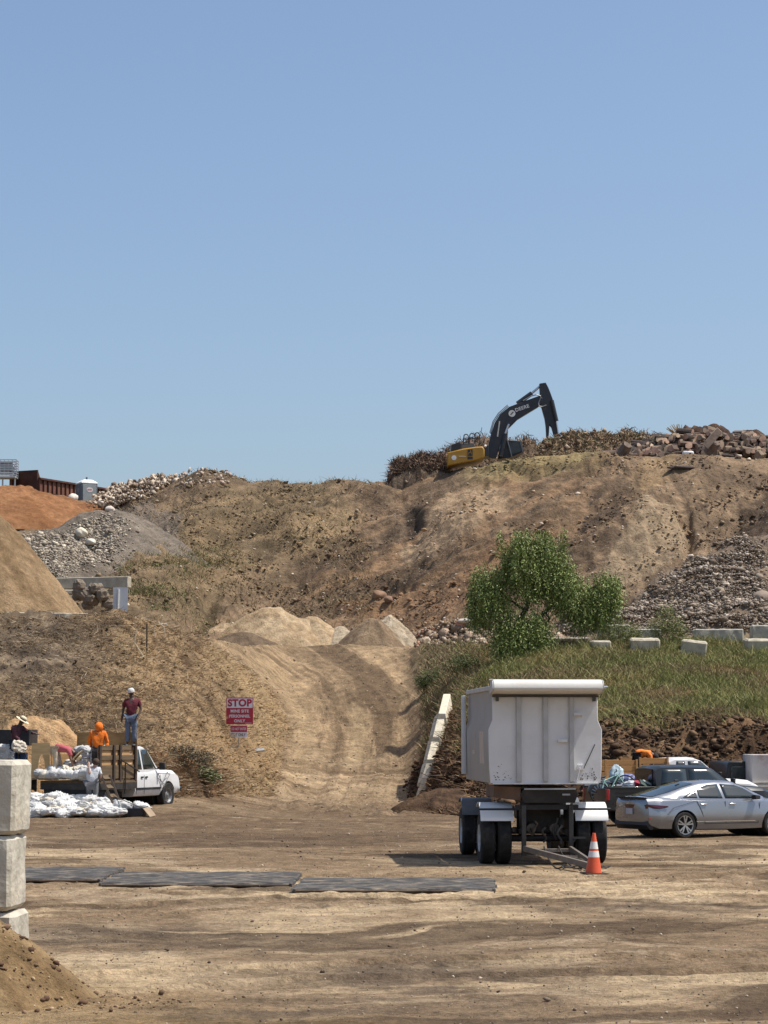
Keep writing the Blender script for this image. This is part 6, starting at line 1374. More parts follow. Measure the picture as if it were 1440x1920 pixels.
# ================================================================ EXCAVATOR
def excavator():
    Ye = 159.5; ox = P(905, 862, Ye); t = thing('excavator', 'yellow and black excavator with its arm folded down on the hill crest', 'excavator', (ox.x, Ye, ox.z - .9))
    base = Vector((ox.x, Ye, ox.z - .9)); bk = mat('boom_black', (.022, .024, .03), .4, 0, .2, 1.5, 0, 20, .5, (.07, .065, .06), .3, 2)
    def lp(px, py, dy=0): return P(px, py, Ye) - base + Vector((0, dy, 0))
    def plate(poly, d0, d1, mt, name, par=None, bev=.03):
        m = MB(); m.prism(poly, d0, d1, lambda u, v, w_: tuple(lp(u, v, w_))); return m.build(name, mt, par or t, bev)
    boom = [(913, 858), (914, 842), (921, 812), (927, 794), (937, 778), (954, 764), (982, 753.5), (1011, 743), (1017, 748), (1015, 758), (1008, 764), (970, 787), (953, 804), (944, 820), (938, 835), (930, 860)]
    b = plate(boom, -.32, .32, bk, 'boom')
    m = MB(); m.box((0, 0, 0), (.1, .1, .1))
    stick = [(1011, 720), (1023, 718), (1027.6, 727), (1032, 738), (1036, 749), (1039, 772), (1043, 792), (1046, 826), (1041, 827), (1034, 802), (1030, 797), (1028, 826), (1024.5, 826), (1023, 800), (1021, 786), (1015, 764), (1010.5, 758), (1012, 742)]
    s_ = plate(stick, -.24, .24, bk, 'stick')
    m = MB(); m.cyl(lp(970, 757, -.0), lp(997, 737.5), .17, .17, 12); c = m.build('arm_cylinder', bk, t, 0, True)
    m = MB(); m.cyl(lp(997, 737.5), lp(1012, 724.5), .085, .085, 10); m.build('piston_rod', CHROME, c)
    for dy in (-.5, .5):
        m = MB(); m.cyl(lp(938, 856, dy), lp(947, 815, dy), .15, .15, 12); c = m.build('boom_cylinder', bk, t, 0, True)
        m = MB(); m.cyl(lp(947, 815, dy), lp(953.5, 797, dy), .08, .08, 10); m.build('piston_rod', CHROME, c)
    m = MB(); m.cyl(lp(1034, 752, -.34), lp(1043, 791, -.34), .14, .14, 12); c = m.build('bucket_cylinder', bk, t, 0, True)
    m = MB(); m.cyl(lp(1043, 791, -.34), lp(1048, 824, -.34), .085, .085, 10); m.build('piston_rod', CHROME, c)
    bucket = [(1009.5, 843), (1013, 834), (1019, 827), (1031, 824), (1055, 828), (1057, 836), (1041, 839), (1036, 832), (1026, 834), (1020, 841), (1013, 843)]
    plate(bucket, -.65, .65, bk, 'bucket')
    hs = mat('steel_line', (.28, .29, .29), .4, .6)
    for off in (0, 1.6):
        m = MB(); m.tube([lp(x - off, y - off, -.1 - off * .1) for x, y in [(919.5, 814), (925.5, 793), (935.5, 777.5), (953, 762)]], .035, 6); m.build('hydraulic_line', hs, b)
    m = MB(); m.tube([lp(x, y, -.36) for x, y in [(1013, 748), (1009, 757), (1010, 763), (1016, 764), (1024, 761)]], .045, 6); m.tube([lp(x, y, -.36) for x, y in [(980, 753), (995, 744), (1005, 741.5), (1013, 744)]], .045, 6); m.build('hydraulic_hose', hs, b)
    m = MB(); m.cyl(lp(936, 791, -.36), lp(932, 820, -.36), .05, .05, 8); m.build('grease_line', mat('pale_line', (.4, .4, .38), .5), b)
    # lettering on the boom, following its slope
    wl = mat('decal_white', (.7, .7, .68), .5)
    ang = math.atan2(768.5 - 762, 987 - 970) if False else R(20)
    me = text_mesh('DEERE', .34, .008, .006, 1.0); me.transform(Matrix.Rotation(R(90), 4, 'X')); me.transform(Matrix.Rotation(-R(19), 4, 'Y')); me.transform(Matrix.Translation(lp(978.5, 766.5, -.335))); link('lettering', me, wl, b)
    m = MB(); c = lp(959.5, 776.5, -.34); m.cyl(c, c + Vector((0, .01, 0)), .24, .24, 20); m.build('round_decal', wl, b)
    m = MB(); c = lp(959.5, 776.5, -.352); m.bar(c + Vector((-.1, 0, -.1)), c + Vector((.1, 0, .12)), .07, .01, (0, 1, 0)); m.build('decal_mark', bk, b)
    # upper structure
    house = [(838, 878), (838, 853), (866, 846), (889, 842.6), (903, 841.5), (907, 847), (907, 862), (890, 868)]
    h = plate(house, -1.45, 1.3, YEL, 'counterweight', None, .08)
    plate([(845, 849), (845, 838), (862, 832), (863.5, 845.5)], -1.1, .9, bk, 'engine_hood')
    plate([(863.8, 845), (863, 834), (888, 833), (890, 842)], -.9, .9, mat('hood_grey', (.12, .125, .13), .5, 0, .2, 3), 'tool_locker')
    plate([(905, 858), (905, 842), (914, 838), (916, 858)], -1.2, 1.1, bk, 'swing_deck')
    m = MB()
    for x0, x1, y0_, y1_ in [(868, 877, 836, 818), (879, 889, 835, 816.5), (889, 898, 836, 815)]:
        m.tube([lp(x0, y0_, -1.0), lp(x0 + 1, y1_ + 2, -1.0), lp(x0 + 3, y1_, -1.0), lp(x1 - 2, y1_, -1.0), lp(x1, y1_ + 3, -1.0), lp(x1 + 1, y0_, -1.0)], .04, 6)
    m.tube([lp(869, 827, -1.0), lp(897, 825, -1.0)], .035, 6); m.tube([lp(900, 820, -.5), lp(903, 803, -.5)], .02, 5); m.build('guard_rail', bk, t)
    m = MB(); m.ball(lp(908.5, 840.5, -1.2), .1); m.build('work_light', mat('lamp_white', (.7, .7, .7), .3), t, 0, True)
    # cab behind the boom with its mesh guard
    cabm = mat('cab_grey', (.075, .085, .088), .4, 0, .3, 2)
    cb = plate([(934, 859), (943, 823), (979, 825), (981, 846), (958, 856)], .5, 1.9, bk, 'cab')
    plate([(959, 850), (956, 828), (976, 829), (978, 845)], .44, .48, mat('cab_glass', (.10, .13, .14), .15, 0, .3, 2), 'cab_window', cb, 0)
    m = MB()
    for k in range(6): m.bar(lp(957 + k * 4, 826.5, .40), lp(960 + k * 4, 851 - k * 1.3, .40), .05)
    for k in range(6): m.bar(lp(956, 829 + k * 4, .40), lp(979, 828 + k * 3.2, .40), .04)
    m.build('cab_guard', cabm, cb)
    m = MB(); m.tube([lp(952, 800, .38), lp(951, 822, .38), lp(960, 855, .38)], .06, 6); m.build('hand_rail', hs, cb)
    m = MB(); m.bar(lp(976, 824, .36), lp(981, 846, .36), .10); m.build('cab_pillar', mat('cab_light', (.2, .22, .23), .5), cb)
    # decals on the counterweight
    c = lp(850, 863, -1.47); m = MB(); m.cyl(c, c + Vector((0, .03, 0)), .17, .17, 18); m.build('round_decal', wl, h)
    c = lp(880, 853.5, -1.47); m = MB(); m.box(c, (.34, .03, .44)); d = m.build('square_decal', bk, h)
    m = MB(); c2 = c + Vector((0, -.02, 0)); m.bar(c2 + Vector((-.11, 0, -.02)), c2 + Vector((.09, 0, .03)), .05, .01, (0, 1, 0)); m.bar(c2 + Vector((.05, 0, .03)), c2 + Vector((.02, 0, .17)), .05, .01, (0, 1, 0)); m.bar(c2 + Vector((-.1, 0, -.02)), c2 + Vector((-.12, 0, -.14)), .03, .01, (0, 1, 0)); m.bar(c2 + Vector((.07, 0, .02)), c2 + Vector((.11, 0, -.12)), .03, .01, (0, 1, 0)); m.build('decal_mark', YEL, d)
    m = MB(); m.box(lp(880, 863.5, -1.465), (.36, .03, .17)); m.build('square_decal', bk, h)
    m = MB(); m.box(lp(866, 860.5, -1.465), (.5, .03, .05)); m.build('small_lettering', mat('decal_tan', (.6, .5, .3), .5), h)
    for dy in (-1.0, 1.0):
        m = MB(); pr = [(-2.2, -.6), (-1.9, -.95), (1.9, -.95), (2.3, -.6), (2.2, -.2), (-2.1, -.2)]
        m.prism([(u + .8, v + .35) for u, v in pr], dy - .3, dy + .3, lambda u, v, w_: (u, w_, v - .5)); m.build('track', BLACK, t, .05)
    m = MB(); m.box((.6, 0, .1), (3.0, 1.5, .5)); m.build('undercarriage', bk, t, .04)
excavator()
# ================================================================ HILLTOP BIN, TOILET, CAGE TOWER
def hilltop():
    # rusty bin: tall dark end panel, long low ribbed side running away to the right
    a0 = P(18, 884, 206); a1 = P(70, 881, 203.5); b0 = P(72, 897, 203.6); b1 = P(198, 917, 222)
    t = thing('rusty_bin', 'long rusty red steel bin with a tall dark end on the hilltop', 'steel bin', (a1.x, a1.y, a1.z - 3.2))
    o = Vector((a1.x, a1.y, a1.z - 3.2))
    def wall(p, q, z0, name, mt, th=.12, par=None):
        p, q = p - o, q - o; d = (q - p); d.z = 0; n = Vector((-d.y, d.x, 0)).normalized() * th
        vs = [p, q, Vector((q.x, q.y, z0)), Vector((p.x, p.y, z0))]; m = MB()
        m.add(vs + [v + n for v in vs], [(0, 1, 2, 3), (7, 6, 5, 4), (0, 4, 5, 1), (1, 5, 6, 2), (2, 6, 7, 3), (3, 7, 4, 0)]); return m.build(name, mt, par or t)
    wall(a0, a1, -1.0, 'end_panel', RUST)
    sdw = wall(b0, b1, -1.0, 'ribbed_side', RUSTL)
    # far matching side, so it holds together from elsewhere
    sh = Vector((-2.55, .9, 0)); wall(b0 + sh, b1 + sh, -1.0, 'far_side', RUSTL)
    p, q = b0 - o, b1 - o; n = Vector(((q - p).y, -(q - p).x, 0)).normalized()
    for i in range(17):
        c = p.lerp(q, i / 16); m = MB(); m.bar(c + n * .08, Vector((c.x, c.y, -1.0)) + n * .08, .16, .14, (1, 0, 0)); m.build('rib', RUST, sdw)
    m = MB(); m.bar(p + n * .1, q + n * .1, .22, .16); m.build('top_rail', RUST, sdw)
    m = MB(); m.bar(p + n * .06 - Vector((0, 0, 1.25)), q + n * .06 - Vector((0, 0, 1.25)), .05, .10); m.build('mid_rail', RUST, sdw)
    k = a1 - o; m = MB(); m.prism([(0, 0), (.12, 0), (.8, -.75), (0, -.95)], 0, .1, lambda u, v, w_: tuple(k + (q - p).normalized() * u + Vector((0, w_, v)))); m.build('corner_gusset', RUST, t)
    # portable toilet
    Yp = 199.0; c = P(162, 945, Yp); zt = P(162, 908, Yp).z; H = zt - c.z + .6; W = (P(184, 920, Yp).x - P(141, 920, Yp).x)
    t = thing('portable_toilet', 'grey portable toilet with a white roof in front of the rusty bin', 'portable toilet', (c.x, Yp, c.z - .6), R(-40))
    w2 = W / 2 * .74; gm = mat('toilet_grey', (.085, .10, .115), .5, 0, .1, 2); lg = mat('toilet_door', (.25, .28, .28), .5, 0, .1, 2)
    m = MB(); m.box((0, 0, H / 2), (2 * w2, 2 * w2, H)); bd = m.build('cabin', gm, t, .05)
    m = MB(); m.loft([[(-w2 * 1.04, -w2 * 1.04, H), (w2 * 1.04, -w2 * 1.04, H), (w2 * 1.04, w2 * 1.04, H), (-w2 * 1.04, w2 * 1.04, H)], [(-w2, -w2, H + .12), (w2, -w2, H + .12), (w2, w2, H + .12), (-w2, w2, H + .12)], [(-w2 * .5, -w2 * .5, H + .38), (w2 * .5, -w2 * .5, H + .38), (w2 * .5, w2 * .5, H + .38), (-w2 * .5, w2 * .5, H + .38)]]); rf = m.build('roof', mat('toilet_roof', (.66, .66, .64), .5), t, .02)
    m = MB(); m.cyl((0, 0, H + .36), (0, 0, H + .62), .08, .08, 12); m.build('vent_pipe', gm, rf)
    # door on the face that turns to the viewer's right; its neighbour carries a second oval
    m = MB(); m.box((w2 + .015, 0, H / 2 + .02), (.04, 2 * w2 * .84, H * .92)); dr = m.build('door', lg, t, .015)
    # rotate faces so that local +x looks at the viewer: the root turns it by -40 degrees about z
    for (x, y, rz, par) in ((w2 + .04, 0, 90, dr), (0, -w2 - .006, 0, bd)):
        m = MB(); n_ = 24; el = [(.30 * math.cos(2 * math.pi * i / n_), .22 * math.sin(2 * math.pi * i / n_)) for i in range(n_)]
        m.prism(el, 0, -.006, (lambda u, v, w_: (x - w_, u, H - .55 + v)) if rz == 90 else (lambda u, v, w_: (u, y + w_, H - .55 + v)))
        ov = m.build('oval_sticker', mat('sticker_pale', (.62, .56, .54), .5) if rz == 90 else mat('sticker_dim', (.17, .16, .17), .5), par)
        if rz == 90:
            m = MB(); m.box((x + .012, 0, H - .55), (.008, .42, .09)); m.build('sticker_mark', mat('sticker_red', (.5, .12, .12), .5), ov)
    t.rotation_euler = (0, 0, R(-62))
    # cage tower: stacked wire cages on a frame
    Yc = 204.0; c = P(9, 912, Yc); t = thing('wire_cage_stack', 'tall stack of pale wire cages beside the dark bin end', 'cage', (c.x, Yc, c.z - .8))
    gv = mat('galvanised', (.46, .47, .48), .5, .3); top = P(9, 862, Yc).z - (c.z - .8); W = 2.2
    m = MB()
    for zc in np.linspace(1.6, top, 8): 
        for y in (0, 1.2): m.bar((-W / 2 - .5, y, zc), (W / 2 - .1, y, zc), .07)
        for x in (-W / 2, W / 2 - .1): m.bar((x, 0, zc), (x, 1.2, zc), .06)
    for x in np.linspace(-W / 2 - .4, W / 2 - .1, 8):
        for y in (0, 1.2): m.bar((x, y, 1.6), (x, y, top), .045)
    m.build('wire_cage', gv, t)
    m = MB()
    for zc in np.linspace(2.0, top - .25, 4): m.box((-.2, .6, zc), (W * .8, 1.0, .16))
    m.build('tank_shelf', mat('cloudy_plastic', (.42, .45, .48), .4), t)
    for x in (-W / 2 + .1, -.2, W / 2 - .2):
        m = MB(); m.bar((x, 0, 0), (x, 0, 1.6), .12); m.build('leg', gv, t)
    m = MB(); m.box((-.2, .3, 1.62), (W + .2, 1.6, .12)); m.build('platform', mat('pale_post', (.55, .55, .53)), t)
    # machine half hidden behind the white rubble
    c = P(212, 925, 204); t = thing('screening_machine', 'small dark machine with a glazed cab half hidden by the white rubble', 'machine', (c.x, 204, c.z - .5))
    m = MB(); m.loft([[(-.4, y, .3), (.25, y, .3), (.35, y, .9), (.15, y, 1.15), (-.2, y, 1.15), (-.42, y, .8)] for y in (-.4, .4)]); m.build('cab', mat('cab_tint', (.07, .11, .11), .2), t, .03)
    m = MB(); m.box((1.3, 0, .85), (1.6, .9, .45)); m.build('hood', mat('navy_paint', (.03, .04, .055), .4), t, .04)
    m = MB(); m.cyl((-.2, -.45, .1), (-.2, .45, .1), .35, .35, 16); m.cyl((1.4, -.45, .1), (1.4, .45, .1), .35, .35, 16); m.build('roller', TYRE, t)
hilltop()
# ================================================================ LOG HEAP AND BRUSH
def logs():
    bark = [mat('bark_%d' % i, c, .95, 0, .3, 5, .5, 18) for i, c in enumerate([(.125, .085, .062), (.20, .145, .10), (.07, .052, .042)])]
    cut = [mat('cut_wood_%d' % i, c, .85, 0, .25, 4, .1, 18) for i, c in enumerate([(.52, .38, .25), (.42, .26, .18), (.32, .23, .16)])]
    kinds = {'short': 'stubby cut log section lying in the log heap', 'long': 'long slim trunk length lying in the log heap', 'end': 'cut log showing its pale round end in the log heap'}
    n = 0; Yl = 152.5
    def heap_top(px): return float(np.interp(px, [1150, 1195, 1235, 1262, 1290, 1310, 1335, 1365, 1400, 1420, 1460], [842, 836, 822, 814, 804, 808, 802, 810, 812, 817, 820]))
    zs = []
    while n < 285:
        px = random.uniform(1160, 1465); tp = heap_top(px); py = random.uniform(tp + 2, 856); lay = (py - tp) / max(1, 856 - tp)
        Y = Yl + 2.2 * (1 - lay) + random.uniform(-.6, .6); c = P(px, py, Y)
        k = random.choice(['short', 'short', 'end', 'end', 'long']); L = {'short': random.uniform(.55, 1.1), 'end': random.uniform(.6, 1.0), 'long': random.uniform(1.6, 2.8)}[k]
        r = {'short': random.uniform(.12, .25), 'end': random.uniform(.16, .31), 'long': random.uniform(.08, .17)}[k]
        a = random.uniform(0, 2 * math.pi) if k != 'end' else random.uniform(-2.3, -.8)
        d = Vector((math.cos(a), math.sin(a), random.uniform(-.25, .35))).normalized() * L / 2
        if k == 'long': d = Vector((math.cos(random.choice((0.25, 2.9, .6))), .3, random.uniform(-.1, .3))).normalized() * L / 2
        mb = MB(); x = d.normalized().cross(Vector((0, 0, 1))).normalized(); y = d.normalized().cross(x); rings = []
        bi, ci = random.randrange(3), random.randrange(3); N = 10; e = [1 + random.uniform(-.16, .16) for _ in range(N)]
        for s in (-1, -.35, .35, 1):
            cc = Vector((0, 0, 0)) + d * s + x * random.uniform(-.06, .06) * L; rr = r * (1 - .12 * s)
            rings.append([tuple(cc + (x * math.cos(2 * math.pi * i / N) + y * math.sin(2 * math.pi * i / N)) * rr * e[i]) for i in range(N)])
        mb.loft(rings, False); mb.m = 1; nv = len(rings) * N; mb.add(rings[0], [tuple(range(N - 1, -1, -1))]); mb.add(rings[-1], [tuple(range(N))])
        o = mb.build('log', [bark[bi], cut[ci]]); o.location = c; tag(o, '%s %s %s, %s' % (('red brown', 'tan', 'dark')[bi], {'short': 'stubby log', 'long': 'slim trunk', 'end': '%s-faced end-on log' % ('pale', 'pinkish', 'dull')[ci]}[k], ('atop the log heap', 'mid-height in the log heap', 'low in the log heap')[int(min(2, lay * 3))], 'by the excavator side' if px < 1240 else 'short of the upended stump' if px < 1310 else 'beside the upended stump' if px < 1365 else 'just beyond the upended stump' if px < 1400 else 'far beyond the upended stump'), 'log', 'cut logs heaped on the hill crest'); n += 1
    # one big stump and a root plate that stand out
    for px, py, r, lab in [(1172, 842, .42, 'grey cut stump at the end of the log heap towards the excavator'), (1336, 838, .45, 'upended pale root stump in the middle of the log heap')]:
        c = P(px, py, Yl - 1.2); mb = MB(); prof = [(r * 1.1, -r), (r * .8, -.2), (r * .7, r * .9)]
        rings = [[(rr * (1 + .25 * math.sin(3 * a + h)) * math.cos(a), rr * (1 + .2 * math.cos(2 * a + h)) * math.sin(a), h) for a in np.linspace(0, 2 * math.pi, 16, endpoint=False)] for rr, h in prof]
        mb.loft(rings); o = mb.build('stump', mat('grey_stump', (.15, .11, .085), .95, 0, .3, 4, .6, 14), None, 0, True); o.location = c; o.rotation_euler = (.7, .5, 0); tag(o, lab, 'stump')
    c = P(1322, 837, Yl - 1.6); m = MB(); m.bar(c, c + Vector((1.0, 0, 1.1)), .5, .12, (0, 1, 0)); tag(m.build('split_trunk', mat('split_wood', (.36, .27, .2), .9, 0, .25, 4, .3, 12), None, .03), 'flat split trunk slab leaning up in the log heap', 'log')
    c = P(1290, 851, Yl - 2.4); m = MB(); m.box((0, 0, 0), (.75, .4, .35)); o = m.build('plastic_sack', mat('white_plastic', (.6, .6, .6)), None, .1); o.location = c; tag(o, 'small white sack low in the log heap', 'sack')
    # twiggy brush, spread through mounds
    def twigs(name, blobs, n, cols, L=(.3, 1.0), w_=(.012, .035), up=.3):
        bl = np.array([b[:3] for b in blobs]); rd = np.array([b[3:6] for b in blobs]); q = rd.prod(1); i = rng.choice(len(blobs), n, p=q / q.sum())
        u = rng.normal(size=(n, 3)); u /= np.linalg.norm(u, axis=1)[:, None]; u *= rng.uniform(.3, 1, n)[:, None] ** .5; u[:, 2] = np.abs(u[:, 2]) * .95 - .1
        p = bl[i] + u * rd[i]; d = rng.normal(size=(n, 3)) + np.array([0, 0, up])
        blades(name, p, rng.uniform(*L, n), rng.uniform(*w_, n), d, cmix(n, cols, None, .25), .35)
    def mound(px, py, Y, rx, rz, ry=1.6):
        s = FPX / Y; q = P(px, py, Y); top = q.z + rz / s; g = min(gz(q.x, q.y), top - .4); return (q.x, q.y, g, rx / s, ry, (top - g) / .9)
    dark = [(.10, .075, .055), (.06, .045, .035), (.17, .125, .09), (.28, .2, .14)]
    def berm(name, prof, Yc, hw, col, col2, sd, n=220, m=34, jag=.5):
        """a long rough bank of debris standing on the plateau; prof = skyline points"""
        xs = np.array([p[0] for p in prof], float); ys = np.array([p[1] for p in prof], float)
        px = np.linspace(xs[0], xs[-1], n); v = np.linspace(-1, 1, m); PXg, Vg = np.meshgrid(px, v)
        Yg = Yc + Vg * hw; X = (PXg - 720) / FPX * Yg
        top = np.array([P(a, float(np.interp(a, xs, ys)), Yc).z for a in px]); g = np.array([gz(float((a - 720) / FPX * Yc), Yc) for a in px]) - .3
        s_ = np.clip(1 - np.abs(Vg) ** 1.7, 0, 1) * np.clip(np.minimum(PXg - xs[0], xs[-1] - PXg) / 10, 0, 1) ** .6
        Z = g[None] + (top - g)[None] * s_
        Z += s_ ** .4 * ((ridged(X * 1.3 + sd, Yg * 1.3, 4, sd) - .62) * jag * 1.6 + (fbm(X * 4, Yg * 4 + Z, 3, sd + 2) - .5) * jag)
        gv = np.array([[gz(float(a), float(b)) for a, b in zip(r, q)] for r, q in ((X[0], Yg[0]), (X[-1], Yg[-1]))]); Z[0] = gv[0] - .4; Z[-1] = gv[1] - .4
        idx = np.arange(n * m).reshape(m, n); F = np.stack([idx[:-1, :-1], idx[:-1, 1:], idx[1:, 1:], idx[1:, :-1]], -1).reshape(-1, 4)
        V_ = np.stack([X, Yg, Z], -1).reshape(-1, 3); tt = sstep(.36, .62, fbm(X * 2.2, Yg * 2.2 + Z * 2.5, 5, sd + 5)).reshape(-1, 1)
        o = link(name, fastmesh(name, V_, F, np.array(col) * (1 - tt) + np.array(col2) * tt), attr_mat('brush_core', 6, 1.5, .4, .8, .1), None, True); o['kind'] = 'stuff'
        return V_[(np.abs(Vg) < .8).ravel() & (Vg < .4).ravel()]
    def strew(name, V_, n, cols, L, w_, up):
        p = V_[rng.integers(0, len(V_), n)] + rng.normal(0, .12, (n, 3)); d = rng.normal(size=(n, 3)) + np.array([0, 0, up])
        blades(name, p, rng.uniform(*L, n), rng.uniform(*w_, n), d, cmix(n, cols, None, .25), .35)
    def cores(name, blobs, col, col2, sd):
        V = []; F = []; Cc = []; b0 = 0
        bm = bmesh.new(); bmesh.ops.create_icosphere(bm, subdivisions=4, radius=1); co = np.array([v.co[:] for v in bm.verts]); fa = np.array([[v.index for v in f.verts] for f in bm.faces]); bm.free()
        for j, b in enumerate(blobs):
            k = .9 + .38 * (ridged(co[:, 0] * 2.2 + j + co[:, 2], co[:, 1] * 2.2 + co[:, 2] * 1.5, 4, sd + j) - .6)
            V.append(np.array(b[:3]) + co * k[:, None] * np.array(b[3:6])); F.append(fa + b0); b0 += len(co)
            tt = sstep(.35, .65, fbm(co[:, 0] * 5 + j, co[:, 2] * 5 + co[:, 1] * 3, 4, sd + j))[:, None]; Cc.append(np.array(col) * (1 - tt) + np.array(col2) * tt)
        o = link(name, fastmesh(name, np.concatenate(V), np.concatenate(F), np.concatenate(Cc)), attr_mat('brush_core', 6, 1.5, .4, .8, .1), None, True); o['kind'] = 'stuff'
    va = berm('brush_mass', [(728, 884), (738, 870), (752, 862), (766, 866), (784, 856), (800, 862), (818, 858), (842, 862)], 161.5, 2.0, (.06, .043, .032), (.17, .125, .085), 3)
    vb = berm('brush_ridge', [(800, 868), (830, 850), (850, 836), (885, 826), (910, 822), (935, 830), (970, 832), (992, 822), (1010, 834), (1030, 838)], 167, 2.4, (.11, .078, .052), (.26, .18, .12), 13, 240)
    strew('brush', np.concatenate([va, va, vb]), 11000, dark + [(.30, .18, .12)], (.12, .55), (.012, .034), .35)
    vc = berm('wood_waste_mass', [(1005, 846), (1030, 832), (1050, 822), (1072, 816), (1100, 818), (1128, 815), (1150, 820), (1180, 812), (1200, 812), (1225, 820), (1262, 824)], 158.5, 2.6, (.13, .092, .058), (.30, .215, .135), 23, 300, 34, .42)
    strew('wood_waste', vc, 9000, [(.30, .2, .12), (.2, .13, .08), (.38, .29, .19), (.12, .085, .06), (.17, .18, .1)], (.12, .42), (.014, .036), .15)
    sz = rng.lognormal(math.log(.08), .4, 500).clip(.04, .17); pp = vc[rng.integers(0, len(vc), 500)] + rng.normal(0, .15, (500, 3)); slabs('broken_wood', pp, sz, cmix(500, [(.28, .195, .125), (.17, .115, .075), (.38, .29, .2)]))
    B3 = [mound(1300, 815, 156, 44, 14, 2), mound(1345, 812, 156, 44, 14, 2), mound(1400, 822, 156, 60, 14, 2), mound(1330, 838, 155, 90, 22, 1.2), mound(1420, 840, 155, 50, 18, 1.2)]
    cores('log_heap_core', B3, (.05, .032, .024), (.13, .08, .055), 43)
    twigs('log_heap_twigs', B3, 1500, [(.26, .15, .1), (.15, .09, .065), (.35, .22, .15)], (.15, .5), (.015, .04), .2)
    q = P(1270, 806, 156); m = MB()
    for i in range(16):
        a = R(random.uniform(60, 170)); m.cyl(q + Vector((random.uniform(-.3, .5), 0, -.6)), q + Vector((math.cos(a) * .75, random.uniform(-.3, .3), math.sin(a) * .4)), .05, .02, 5)
    tag(m.build('root_bundle', mat('pale_roots', (.44, .33, .2), .9), None), 'pale spiky root bundle sticking out on top of the log heap', 'root bundle')
logs()
